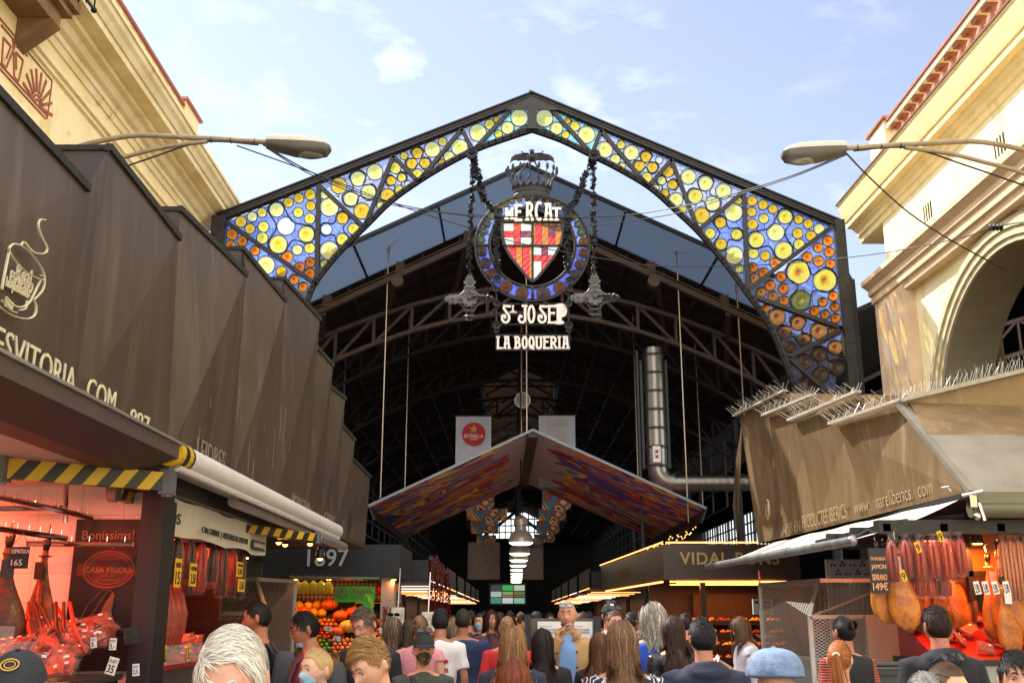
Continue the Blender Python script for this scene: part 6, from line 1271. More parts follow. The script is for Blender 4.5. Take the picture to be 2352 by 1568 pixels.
def pumpkin(px,py,r,m,label):
    mb=MB(); rr=ray(px,py); t_=(.95-20.5*.647-CAMZ)/(rr.z-.647*rr.y); p=Vector((0,0,CAMZ))+rr*t_+Vector((0,-.12,r*.6))
    rings=[[p+Vector((r*math.sin(ph)*(1-.12*abs(math.sin(a*5.5)))*math.cos(a),r*math.sin(ph)*(1-.12*abs(math.sin(a*5.5)))*math.sin(a),-r*.62*math.cos(ph))) for a in [6.283*k/44 for k in range(44)]] for ph in [math.pi*(.03+.94*i/10) for i in range(11)]]
    mb.loft(rings); t=thing('pumpkin',p,label,'pumpkin','pumpkins on the fruit display'); mb.build('pumpkin_body',m,t,smooth=True); f=MB(); f.tube([p+Vector((0,0,r*.55)),p+Vector((.01,0,r*.62)),p+Vector((.03,0,r*.78))],[.03,.02,.025],6); f.build('stalk',mat('pumpkin_stalk','#6a5a2c',.8),t)
PUM=randvar(mat('pumpkin_orange','#c8580c',.5,0,.3,4),.6,1.1); PUY=mat('pumpkin_yellow','#e0a838',.5,0,.15,5)
for x,y,r,m,l in ((758,1402,.19,PUM,'dark orange ribbed pumpkin left of the green sign'),(785,1425,.17,PUM,'orange pumpkin under the green sign, left one'),(815,1420,.19,PUM,'orange pumpkin under the green sign, middle one'),(842,1415,.16,mat('pumpkin_red','#b8300c',.45),'reddish pumpkin right of the others'),(803,1452,.20,PUY,'big pale yellow ribbed pumpkin in the middle of the display'),(775,1462,.16,PUM,'orange pumpkin left of the pale yellow one'),(700,1412,.14,PUM,'small dark pumpkin below the bananas'),(862,1438,.13,PUM,'small pumpkin at the right of the display')): pumpkin(x,y,r,m,l)
def bananas(p,label,n=6):
    p=Vector(p); t=thing('banana_bunch',p,label,'bananas','hanging banana bunches'); f=MB()
    for k in range(n):
        a=math.pi*(.15+.7*k/(n-1)); d=Vector((math.cos(a),-.4*math.sin(a),0)); f.tube([p,p+d*.05+Vector((0,0,-.05)),p+d*.085+Vector((0,0,-.13)),p+d*.08+Vector((0,0,-.21)),p+d*.055+Vector((0,0,-.26))],[.012,.02,.023,.02,.006],7)
    f.build('bananas',mat('banana_yellow','#d8b018',.45,0,.15,20,col2='#b8941a'),t,smooth=True); f=MB(); f.tube([p,p+Vector((0,0,.12))],.012,5); f.build('stalk',mat('pumpkin_stalk','#6a5a2c'),t)
for i,x in enumerate((672,684,701,720,738,755)): bananas(PY(x,1333,20.9),f'hanging bunch of bananas, number {["one","two","three","four","five","six"][i]} from the left of the row')
for i,(x,m,r) in enumerate(((872,'apple',.07),(883,'orange',.07),(893,'lemon',.07),(903,'apple',.06),(880,'lime',.05),(912,'orange',.06))):
    mb=MB(); mb.ball(PY(x,1352-(i%2)*3,21.8),(r,r,r*1.5),10); tag(mb.build('bagged_fruit',FM[m],smooth=True),'net bag of '+['red','orange','yellow','small red','green','last orange'][i]+' fruit on the upper shelf','fruit bag')
gs=thing('green_sign',PY(768,1382,20.4),'bright green sign advertising organic fruit juice with a pointing tail','sign')
a=PY(768,1395*.0+1382,20.4); b=PY(860,1346,20.4); f=MB(); f.b2((a.x,20.4,a.z),(b.x,20.43,b.z)); q=PY(832,1382,20.4); q2=PY(858,1382,20.4); q3=PY(857,1400,20.4); q4=PY(848,1406,20.4); q5=PY(838,1398,20.4); f.prism([q,q2,q3,q4,q5],(0,.03,0)); f.build('board',mat('sign_green','#2aa81e',.5,emit=.0),gs)
f=MB(); put_text(f,'100% ORGANIC',PY(773,1362,20.38),(.72,0,0),(0,0,.12),.005); put_text(f,'FRUIT JUICE',PY(771,1377,20.38),(.54,0,0),(0,0,.11),.005); f.build('words',mat('sign_maroon','#7a2430',.6),gs); f=MB(); o_=PY(838,1366,20.37); e_=PY(851,1396,20.37); d=e_-o_; put_text(f,'¡HERE!',o_,d,Vector((-d.z,0,d.x)).normalized()*.085,.006); f.build('small_words',mat('sign_yellow','#c8c040',.6),gs)
def strings(p,L_,r,m,label,name='dried_pepper_string',grp='dried pepper strings'):
    f=MB(); n=int(L_/.03)
    for k in range(n):
        for j in range(3): q=Vector(p)+Vector((ru(-r,r),ru(-r,r),-k*.03)); f.tube([q,q+Vector((ru(-.03,.03),ru(-.03,.03),-.07))],[.014,.003],4)
    return tag(f.build(name,m),label,'dried peppers',grp)
CH=mat('dried_chilli','#5a100c',.35,0,.5,20); 
for i,(x,y,L_) in enumerate(((885,1392,.7),(900,1395,.75),(915,1385,.8),(990,1290,1.1),(1003,1275,1.3),(1015,1290,1.2),(1030,1310,.9))): strings(PY(x,y,20.8+(1.2 if i>2 else 0)),L_,.05,CH,'dark red string of dried chillies, '+['beside the post, left','beside the post, middle','beside the post, right','first of the long ones','second and longest','third of the long ones','shortest beside the lit shelves'][i])
for i,(x,y) in enumerate(((898,1440),(968,1450))):
    p=PY(x,y,16.5); t=thing('shop_scale',p,['left','right'][i]+' small hanging shop scale with a silver picture panel','scale','hanging scales'); f=MB(); f.b2(p,p+Vector((.2,.05,.3))); f.build('scale_box',mat('scale_panel','#c4bca4',.3,.3,.4,9),t); f=MB(); f.tube([p+Vector((.1,.02,.3)),p+Vector((.12,.02,.9))],.012,6); f.build('rod',CHROME,t)
# ================================================================ stall on the right of the aisle
vs_=thing('gilded_stall',(4.5,21.5,0),'brown and bronze stall with gold name lettering and glowing light strips','market stall')
VX0=PY(1525,1300,20.5).x; VX1=PY(1838,1300,20.5).x
VB=mat('bronze_panel','#3a3128',.35,.35,.1,3); 
f=MB(); f.b2((VX0,20.5,2.42),(VX1,23,3.10)); f.prism([(VX0+.004,20.52,2.424),(VX0+.004,20.52,3.096),(2.55,30,3.096),(2.55,30,2.424)],(.5,0,0)); f.build('fascia',VB,vs_)
f=MB(); p=PY(1562,1296,20.48); put_text(f,'VIDAL PONS',p,(1.95,0,0),(0,0,.24),.02,1.1); f.build('gold_lettering',mat('gilt_letters','#a08048',.4,.4),vs_)
f=MB(); put_text(f,'VIDAL PONS',(2.70,26.5,2.60),(.16,-2.4,0),(0,0,.26),.01); 
for v in f.v: v.x-=.03
f.build('side_lettering',mat('dull_gilt','#6a4a2a',.5,.4),vs_)
STR=mat('strip_glow','#ff9850',.5,emit=2.6); f=MB(); f.bar((VX0+.05,20.46,3.13),(VX1,20.46,3.13),.02,.025); f.bar((VX0+.1,20.46,2.38),(VX1-.3,20.46,2.38),.03,.03); f.bar((VX0-.03,20.5,3.13),(2.52,30,3.13),.02,.02); f.bar((VX0-.03,20.6,2.38),(2.55,28.6,2.38),.04,.03); f.build('light_strip',STR,vs_)
f=MB(); f.b2((VX0,22.9,0),(VX1+.3,23.0,2.42)); f.b2((VX1,20.5,0),(VX1+.15,23,2.42)); f.b2((VX0+.9,22.6,1.55),(VX0+2.3,22.7,2.2)); f.build('back_panel',mat('dark_walnut','#3a2416',.5,0,.3,4,stretch=(6,6,1)),vs_)
f=MB(); f.b2((VX0+.75,20.8,0),(VX0+.85,20.9,2.4)); f.build('stall_post',VB,vs_)
for k in range(5):
    z=.62+k*.235; y=20.9+k*.22; f=MB(); f.b2((VX0+.2,y,z),(VX1-.5,y+.3,z+.02)); f.b2((VX0+.2,y-.01,z),(VX1-.5,y,z+.06)); f.build('shelf',BLACKP,vs_)
lampobj((VX0+.3,20.95,2.36),'warm strip light inside the gilded stall front',WM,60,strip=(VX1-.4,20.95,2.36)); 
lampobj((VX0+.3,21.8,2.36),'second warm strip light deeper in the gilded stall',WM,40,strip=(VX1-.4,21.8,2.36))
GD=[mat('candied_orange','#e88a1c',.3,0,.3,14),mat('pastry_gold','#c87a2c',.5,0,.4,16),mat('dried_fruit_red','#8a2414',.4,0,.4,18),mat('bright_yellow_sweets','#f0c020',.4,0,.15,9),mat('green_sweets','#6a7a20',.45,0,.3,12)]
tp=thing('sweets_tray',(0,0,0),'tray','tray'); f=MB(); f.b2((-.16,-.11,0),(.16,.11,.02)); f.b2((-.16,-.11,.02),(.16,-.10,.06)); f.b2((-.16,.10,.02),(.16,.11,.06)); f.build('tray',BLACKP,tp,origin=(0,0,0)); 
gm=[]
for m in GD:
    f=MB(); 
    for k in range(26): f.ball((ru(-.13,.13),ru(-.09,.09),.04+ru(0,.05)),ru(.022,.034),6)
    me=f.build('sweets',m,tp,smooth=True,origin=(0,0,0)); gm.append(me.data); 
    if m is not GD[0]: bpy.data.objects.remove(me)
cn=0
for k in range(5):
    for i in range(7):
        y=20.99+k*.22; x=VX0+.4+i*.335; o=tp if cn==0 else dup(tp,(0,0,0)); cn+=1; o.location=(x,y+.05,.65+k*.235); gi=[3,0,1,0,2,1,0][(i+k*2)%7]
        for c in o.children:
            if c.name.startswith('sweets'): c.data=gm[gi if k<4 or i<5 else 3]
        o['label']=f'tray on the {ORD[k]} shelf up, {ORD[i]} from left, of '+['candied orange fruit','golden pastries','dark red dried fruit','bright yellow sweets','green sweets'][gi]; o['group']='trays of sweets: '+['orange','golden','red','yellow','green'][gi]
t=thing('digital_scale',PY(1752,1410,17),'white digital shop scale with keypad above a hanging pan','scale'); a=PY(1731,1410,17); b=PY(1774,1375,17); f=MB(); f.b2((a.x,17,a.z),(b.x,17.06,b.z)); f.build('scale_body',mat('scale_white','#c8c8c6',.4),t); f=MB(); f.b2((a.x+.03,16.99,b.z-.07),(b.x-.03,17,b.z-.03)); f.b2((a.x+.1,16.99,b.z-.14),(b.x-.12,17,b.z-.10)); f.build('display',INK,t); f=MB()
for i in range(5):
    for j in range(4): f.box((b.x-.03-.022*i,16.99,a.z+.03+.03*j),(.015,.006,.02))
f.build('keypad',mat('key_red','#a03030',.5),t); f=MB(); f.tube([Vector((a.x+.15,17.03,b.z)),Vector((a.x+.13,17.03,2.45))],.014,6); f.tube([Vector((a.x+.18,17.03,a.z)),Vector((a.x+.22,17.03,a.z-.3))],.01,6); f.lathe((a.x+.2,17.03,a.z-.38),[(.08,0),(.15,.03),(.18,.07),(.17,.07)],16); f.build('hanging_pan',CHROME,t)
# ---- further aisle stalls
def astall(x0,x1,y0,y1,label,tubes,warm=True,h=2.5):
    t=thing('aisle_stall',((x0+x1)/2,(y0+y1)/2,0),label,'market stall','stalls further down the aisle'); xi=x0 if x0>0 else x1; s=1 if x0>0 else -1
    f=MB(); f.b2((x0,y0,h),(x1,y1,h+.5)); f.b2((xi-.2*s if False else xi,y0,h+.05),(xi+.05*s,y1,h+.6)); f.build('canopy',mat('dark_canopy','#20201f',.5,.3,.2,4),t)
    f=MB(); f.b2((xi+.3*s,y0,0),(xi+1.1*s,y1,1.0)); f.build('counter',mat('steel_counter','#55504a',.4,.5,.2,4),t)
    f=MB(); f.b2((xi+2.4*s,y0,0),(xi+2.5*s,y1,h)); f.build('back_wall',mat('dark_walnut','#3a2416'),t)
    f=MB(); 
    for k in range(tubes): 
        yy=y0+(y1-y0)*(k+.5)/tubes; f.bar((xi+.1*s,yy,h-.08-.02*k),(xi+1.6*s,yy,h-.08-.02*k),.025,.02)
    f.bar((xi-.01*s,y0,h+.02),(xi-.01*s,y1,h+.02),.02,.02); f.build('light_tube',mat('warm_tube','#ff9a58',.5,emit=2) if warm else mat('cool_tube','#d8c8b0',.5,emit=1.6),t)
    f=MB(); 
    for k in range(int((y1-y0)/.16)): 
        for j in range(3): f.ball((xi+(.4+.25*j)*s,y0+.1+k*.16,1.05+.08*j),ru(.05,.09),6)
    o=f.build('heaped_goods',mat('mixed_goods','#a0401c',.5,0,.5,1.4,col2='#d09030'),t); tag(o,kind='stuff')
    ld=bpy.data.lights.new('stall_glow','AREA'); ld.size=1.0; ld.size_y=y1-y0; ld.shape='RECTANGLE'; ld.energy=30 if warm else 18; ld.color=hexc('#ff9a58') if warm else hexc('#ffe8d0'); lo=bpy.data.objects.new('stall_glow',ld); COL.objects.link(lo); lo.parent=t; lo.location=(0,0,0); lo.location=Vector((xi+.9*s,(y0+y1)/2,h-.15))-Vector(t.location)
for i in range(6):
    y=24.5+i*6.2; astall(-4.6,-1.9,y,y+4.8,'dim aisle stall on the left side, '+['first beyond the fruit stall','second','third','fourth','fifth','farthest'][i],3,i%2==1)
    if i>0: astall(2.3,5.0,y+.5,y+5.2,'dim aisle stall on the right side, '+['x','first beyond the gilded stall','second','third','fourth','farthest'][i],3,i%2==1)
f=MB()
for i in range(34): k=i/34; q=PY(1490+110*k+ru(-3,3),1262-45*k+ru(-5,5)+6*math.sin(i*1.1),ru(27,29)); f.ball(q,.016,5)
tag(f.build('fairy_lights',mat('tiny_warm_bulbs','#ffb050',.5,emit=3)),'strings of tiny warm bulbs above the right aisle stalls','lights',kind='stuff')
vw=thing('video_wall',PY(1165,1386,44),'video wall of six screens with green and white pictures at the aisle end','screens')
a=PY(1126,1386,44); b=PY(1206,1342,44); W_=(b.x-a.x); H_=b.z-a.z; f=MB(); f.b2((a.x-.05,44.02,a.z-.05),(b.x+.05,44.2,b.z+.05)); f.build('screen_frame',BLACKP,vw)
SCR=['#3a8a70','#a8b0b0','#2a3a34','#b8c8c8','#6a9a60','#28a048','#7ab09a','#4a6a30','#a8b8a0']
for i in range(3):
    for j in range(3):
        c_=SCR[(i*3+j)%9]; f=MB(); f.b2((a.x+W_*i/3+.02,44,a.z+H_*j/3+.02),(a.x+W_*(i+1)/3-.02,44.02,a.z+H_*(j+1)/3-.02)); f.build('screen',mat('screen_'+c_[1:],c_,.3,emit=.35),vw)
f=MB(); f.b2((a.x+W_*.35,43.98,a.z+H_*.40),(a.x+W_*.95,43.99,a.z+H_*.47)); f.build('caption_bar',mat('caption_red','#a01828',.5,emit=.3),vw)
# ================================================================ right ham stall
rs=thing('ham_stall',(5.6,11.6,0),'open ham stall at the right under the lead grey canopy corner','market stall')
f=MB(); f.b2((4.3,13.0 if False else 12.9,0),(8.2,13.0,1.75)); f.b2((8.1,10.7,0),(8.2,13,2.6)); f.build('back_wall',mat('plaster_grey_tiles','#8f8c88',.5,0,.1,3),rs)
f=MB(); f.b2((5.05,11.6,2.22),(8.2,11.66,2.62)); f.b2((5.0,12.4,1.98),(8.2,12.46,2.2)); f.build('wood_panel',mat('honey_wood','#9a5a1c',.5,0,.25,3,stretch=(1,1,8)),rs)
f=MB(); 
for x in (5.0,5.9,6.9): f.b2((x,11.5,1.9),(x+.06,11.58,2.62))
f.b2((4.9,11.5,2.16),(8.2,11.56,2.22)); f.build('frame_bars',BLACKP,rs)
f=MB(); f.b2((4.35,10.95,0),(8.2,12.0,1.25)); f.build('counter_base',mat('grey_counter','#8e9092',.3,.5,.1,3),rs); f=MB(); f.b2((4.3,10.9,1.25),(8.2,12.1,1.31)); f.build('counter_top',BLACKP,rs); f=MB(); f.prism([(4.35,10.95,1.31),(4.35,12.0,1.72),(4.35,12.0,1.31)],(3.8,0,0)); f.build('display_slope',mat('red_tray','#8a0f14'),rs)
for i in range(4): lampobj((4.2+i*.85,11.3,2.50),'spotlight over the right ham stall, '+['at the stall corner','second from the corner','third from the corner','at the picture edge'][i],WM,30,.05,.12,group='spotlights of the ham stall')
lampobj((PY(2120,1243,11.8).x,11.8,PY(2120,1243,11.8).z),'thin glowing tube behind the hanging sausages',PK,14,strip=(PY(2262,1243,11.8).x,11.8,PY(2262,1243,11.8).z))
for i,(x,y,Y,sc,k) in enumerate(((2012,1262,10.95,.95,'s'),(2028,1258,11.05,.98,'s'),(2042,1255,10.95,1.02,'s'),(2056,1256,10.85,1.05,'s'),(2070,1310,11.5,.85,'d'),(2098,1305,11.6,.9,'d'),(2125,1300,11.6,.95,'d'),(2150,1310,11.5,.9,'d'),(2180,1270,11.6,1.05,'s'),(2215,1275,11.7,1.0,'d'),(2268,1290,11.3,1.05,'s'),(2292,1262,11.1,1.15,'s'),(2318,1270,11.1,1.1,'s'),(2340,1255,11.2,1.1,'d'),(2300,1340,10.95,.9,'s'))):
    putham(k,PY(x,y,Y),[.3,.2,0,-.2,.5,0,.8,.3,.2,1.4,.1,-.3,.4,0,.2][i],['front cluster ham at the stall corner, leftmost','front cluster ham at the stall corner, second','front cluster ham at the stall corner, third','largest smooth orange ham of the corner cluster','dark ham behind the corner cluster','dark ham under the sausages, left','dark ham under the sausages, middle','dark ham under the sausages, right','long reddish ham right of the sausage row','slim dark ham against the grey wall','ham of the right cluster, leftmost','ham of the right cluster, tallest','ham of the right cluster, third','dark ham at the right picture edge','low ham of the right cluster above the packets'][i],sc)
for i in range(16): 
    x=2046+i*10.5; sausage_bunch(PY(x,1240 if i<11 else 1236,10.75+.15*(i%3)),5,SAUS,f'glossy bagged red sausage bunch, {ORD[i]} from the left under the right awning',.36 if i%2 else .42,'bagged red sausages of the ham stall')
for i in range(8): sausage_bunch(PY(2080+i*13,1322,10.9+.1*(i%2)),4,SAUS,f'short red sausage ring, {ORD[i]} from the left in the lower bagged row',.2,'lower bagged sausages of the ham stall')
for i in range(7): sausage_bunch(PY(2300+i*9,1238,11.0+.2*(i%2)),6,mat('speckled_sausage','#a8502c',.4,0,.5,50,col2='#d88a50'),f'long speckled sausage bunch at the right edge, {ORD[i]} from the left',.62,'speckled sausages at the right')
t=thing('black_price_board',PY(2020,1365,10.7),'upright black board reading JAMON SERRANO 149 euro','price sign'); a=PY(2003,1362,10.7); b=PY(2034,1258,10.7); f=MB(); f.b2((a.x,10.7,a.z),(b.x,10.72,b.z)); f.build('board',BLACKP,t); f=MB(); h=(b.z-a.z)/5; w_=b.x-a.x
for i,s in enumerate(('149€','SERRANO','JAMON','DE BODEGA')): put_text(f,s,(a.x+w_*.08,10.695,a.z+h*(.35+i*1.1)),(w_*.84,0,0),(0,0,h*(.85 if i==0 else .65 if i<3 else .35)),.01)
f.build('words',mat('board_orange','#e0a070',.6),t)
for i,(x,y) in enumerate(((2075,1345),(2108,1280),(2160,1255))): card(PY(x,y-10,10.6),.05,.11,'9',.3,'small yellow card clipped to the sausage row, '+['lowest','middle','upper'][i],TAGY)
for i,x in enumerate((2242,2262,2284,2310)): card(PY(x,1365,10.7),.06,.13,'5.90',.15,'pale price card hanging in the right ham cluster, '+['leftmost','second','third','rightmost'][i])
packs(95,(4.4,7.2),(11.0,11.95),1.37,.38,'packets of meat on the ham stall slope','red packet of sliced ham on the sloping tray at the right')
# tile panel and wheelie bin
t=thing('ceramic_tile_panel',PY(1945,1335,18.2),'white ceramic panel with dark red and white star flowers','tile panel'); a=PY(1900,1338,18.2); b=PY(2010,1284,18.2); f=MB(); f.b2((a.x,18.2,1.0),(b.x+.6,18.26,b.z)); f.build('tiles',mat('pale_blue_tiles','#d4d4e0',.4,0,.12,9),t); f=MB()
for i in range(7):
    for j in range(3):
        c_=Vector((a.x+.12+i*.17+(.08 if j%2 else 0),18.19,b.z-.08-j*.15)); 
        for k in range(3): aa=2.094*k+1.57; f.tube([c_+Vector((.015*math.cos(aa),0,.015*math.sin(aa))),c_+Vector((.05*math.cos(aa),0,.05*math.sin(aa)))],[.012,.02],6,m=1 if (i+j)%2 or k else 0)
f.build('flower_pattern',[WHITEP,mat('tile_maroon','#4a1a24',.5)],t)
t=thing('grey_bin',(3.2,9.0,0),'dark grey litter bin with open flap standing before the right cage','bin'); f=MB(); f.prism([(2.75,8.8,0),(3.25,8.8,0),(3.3,8.8,1.28),(2.7,8.8,1.28)],(0,.5,0)); f.build('bin_body',mat('bin_grey','#3c3f41',.5,0,.1,5),t); f=MB(); f.b2((2.66,8.76,1.28),(3.34,9.34,1.33)); f.tube([(2.75,8.75,1.36),(3.25,8.75,1.36)],.02,8); f.build('lid',mat('bin_lid','#2c2f31',.5),t)
# notice boards in front of the aisle
t=thing('notice_board',(.85,10.6,0),'board on posts with white face mask notices behind the man in the beige jacket','notice board'); a=PY(1217,1490,10.6); b=PY(1368,1424,10.6)
f=MB(); f.b2((a.x,10.65,.6),(b.x,10.67,b.z+.02)); f.build('panel',mat('dim_acrylic','#4a4038',.2),t); f=MB(); 
for x in (a.x-.02,b.x+.02): f.b2((x-.03,10.6,0),(x+.03,10.68,b.z+.04))
f.build('post',BLACKP,t); f=MB(); q=[(a.x+.08,a.x+.32),(b.x-.27,b.x-.03)]
for x0,x1 in q: f.b2((x0,10.635,1.40),(x1,10.645,b.z-.01))
f.b2((b.x-.2,10.635,1.0),(b.x-.02,10.645,1.28)); f.build('paper_notice',TAGW,t); f=MB()
for x0,x1 in q:
    put_text(f,'FACE MASK',(x0+.07,10.63,1.60),(.14,0,0),(0,0,.02),0,th=.001); put_text(f,'MANDATORY',(x0+.07,10.63,1.573),(.14,0,0),(0,0,.02),0,th=.001); put_text(f,'Use of the mask',(x0+.02,10.63,1.64),(.12,0,0),(0,0,.008),0,th=.001)
put_text(f,'MASCARETA',(b.x-.18,10.63,1.2),(.14,0,0),(0,0,.02),0,th=.001); put_text(f,'OBLIGATORIA',(b.x-.18,10.63,1.165),(.14,0,0),(0,0,.02),0,th=.001); f.build('print',INK,t)
# ================================================================ people
def sm(a,b,x): x=max(0,min(1,(x-a)/(b-a))); return x*x*(3-2*x)
G=lambda x,s:math.exp(-(x/s)**2)
def headpt(d,off=0.0,fem=0):
    x,y,z=.0745*d[0],.096*d[1],.118*d[2]
    t=sm(-.01,-.115,z)
    x*=1-(.30+.06*fem)*t
    if y>0: y*=1-.38*t
    else: y*=1+.02*t-.10*sm(.03,.1,z)
    if y>0: y+=.008*G(z-.02,.06)
    if d[1]<0:
        k=-d[1]; flat=-.088*(1-.35*(x/.075)**2)
        if -.11<z<.05: y=y*(1-.5*k)+flat*.5*k*(1-.15*abs(z)/.1)
        n=.026*(sm(.012,-.030,z) if z>-.032 else G(z+.032,.007))*G(x,.0105+.004*sm(0,-.03,z)); y-=n*k
        y-=(.007-.003*fem)*G(z-.026,.010)*G(abs(x)-.022,.022)*k
        y+=.011*G(abs(x)-.030,.014)*G(z-.006,.011)*k
        y-=.004*G(abs(x)-.042,.016)*G(z+.025,.02)*k
        y-=(.006*G(z+.056,.005)+.006*G(z+.067,.0055)-.004*G(z+.0615,.002))*G(x,.021)*k
        y+=.004*G(z+.08,.006)*G(x,.02)*k; y-=.011*G(z+.098,.015)*G(x,.022)*k
    v=Vector((x,y,z))
    return v+v.normalized()*off if off else v
def dirv(az,el): a,e=R(az),R(el); return Vector((math.sin(a)*math.cos(e),-math.cos(a)*math.cos(e),math.sin(e)))
def hairline(az,kind=0):
    az=abs(((az+180)%360)-180); P=[(0,40),(35,36),(55,25),(72,8),(88,2),(104,-16),(140,-30),(180,-36)]
    for (a,b),(c,d) in zip(P[:-1],P[1:]):
        if az<=c: return b+(d-b)*(az-a)/(c-a)
    return -36
def ring(c,rx,ry,n=20,p=2.0):
    o=[]
    for j in range(n):
        a=2*math.pi*j/n; ca,sa=math.cos(a),math.sin(a); o.append(Vector((c[0]+rx*math.copysign(abs(ca)**(2/p),ca),c[1]+ry*math.copysign(abs(sa)**(2/p),sa),c[2])))
    return o
TORSO=[(.80,.150,.105,.01),(.88,.168,.115,.01),(.98,.160,.110,.005),(1.08,.145,.100,0),(1.18,.155,.105,0),(1.28,.172,.115,.0),(1.36,.185,.110,.008),(1.41,.185,.092,.014),(1.445,.145,.076,.02),(1.475,.085,.064,.02),(1.50,.062,.060,.018),(1.54,.056,.058,.008),(1.60,.054,.056,.0)]
def torso_rad(z):
    for (a,b) in zip(TORSO[:-1],TORSO[1:]):
        if a[0]<=z<=b[0]:
            t=(z-a[0])/(b[0]-a[0]); return [a[i]+(b[i]-a[i])*t for i in (1,2,3)]
    return TORSO[0][1:] if z<.8 else TORSO[-1][1:]
ARMS={'down':((.235,.03,1.13),(.245,-.05,.88)),'mouth':((.235,-.10,1.16),(.055,-.185,1.47)),'hold':((.215,-.06,1.14),(.09,-.30,1.20)),'forward':((.225,-.05,1.13),(.13,-.28,1.10)),'phone':((.215,-.05,1.14),(.06,-.27,1.27)),'wide':((.27,.05,1.14),(.29,-.12,.98))}
TMP=bpy.data.scenes.new('workbench')
def remesh(mb,vox,smooth=2):
    me=bpy.data.meshes.new('r'); me.from_pydata([tuple(v) for v in mb.v],[],mb.f); me.update()
    o=bpy.data.objects.new('r',me); TMP.collection.objects.link(o); m=o.modifiers.new('r','REMESH'); m.mode='VOXEL'; m.voxel_size=vox; m.use_smooth_shade=True
    if smooth: q=o.modifiers.new('s','SMOOTH'); q.iterations=smooth; q.factor=.5
    TMP.view_layers[0].update(); dg=TMP.view_layers[0].depsgraph; res=bpy.data.meshes.new_from_object(o.evaluated_get(dg)); bpy.data.objects.remove(o); bpy.data.meshes.remove(me)
    return res
def hand(mb,wr,fw,side,curl=.5,up=None):
    fw=fw.normalized(); up=(up or Vector((0,0,1))); lat=fw.cross(up).normalized(); up=lat.cross(fw)
    pc=wr+fw*.045; mb.loft([[wr+fw*s+lat*(w_*math.cos(a))+up*(h_*math.sin(a)) for a in [6.283*k/12 for k in range(12)]] for s,w_,h_ in ((-.01,.024,.019),(.02,.034,.018),(.06,.042,.016),(.092,.040,.013))])
    for k,(o_,L_) in enumerate(((-.030,.066),(-.010,.076),(.010,.072),(.029,.056))):
        b=wr+fw*.085+lat*o_; d=fw.copy(); pts=[b]; 
        for s in range(3):
            an=-curl*(.5+.5*s); d=(d*math.cos(an*.8)+up*math.sin(an*.8)).normalized(); b=b+d*L_*(.45,.32,.26)[s]; pts.append(b)
        mb.tube(pts,[.0098,.0092,.0085,.0072],7)
    b=wr+fw*.03-lat*side*.03; mb.tube([b,b+(fw*.5-lat*side*.8-up*.2).normalized()*.035,b+(fw*.9-lat*side*.6-up*.5).normalized()*.062],[.014,.011,.009],7)
SKINS={}
def skin(c):
    m=mat('skin_'+c.strip('#'),c,.52,0,.10,9,.15,60); m.node_tree.nodes['Principled BSDF'].inputs['Subsurface Weight'].default_value=.12; m.node_tree.nodes['Principled BSDF'].inputs['Subsurface Scale'].default_value=.01; m.node_tree.nodes['Principled BSDF'].inputs['Subsurface Radius'].default_value=(1,.35,.2); return m
def hairmat(c,c2=None):
    n='hair_'+c.strip('#')
    if n in MATS: return MATS[n]
    m=mat(n,c,.62,0,spec=.3); t,l=nodes(m); at=t.new('ShaderNodeAttribute'); at.attribute_name='v'; rp=t.new('ShaderNodeValToRGB'); a=hexc(c); b=hexc(c2) if c2 else tuple(min(1,x*1.45+.004) for x in a)
    rp.color_ramp.elements[0].color=(*[x*.7 for x in a],1); rp.color_ramp.elements[1].color=(*b,1); k=rp.color_ramp.elements.new(.55); k.color=(*a,1); l.new(at.outputs['Fac'],rp.inputs[0]); l.new(rp.outputs[0],t['Principled BSDF'].inputs['Base Color']); return m
def cloth(name,c,**k): return mat(name,c,k.pop('rough',.85),0,k.pop('var',.10),k.pop('scale',14),k.pop('bump',.25),k.pop('bscale',90),**k)
EYEW=mat('eye_white','#a89c94',.3); IRIS=mat('iris_brown','#2a1a10',.15); LIPS=mat('lip_skin','#a8584c',.5); MASKB=mat('mask_blue','#9cc4da',.8,0,.05,10); STRAP=mat('mask_loop','#d8dce0',.7)
DENIM=cloth('dark_denim','#2a3448'); JEAN=cloth('grey_trousers','#5a5c60')
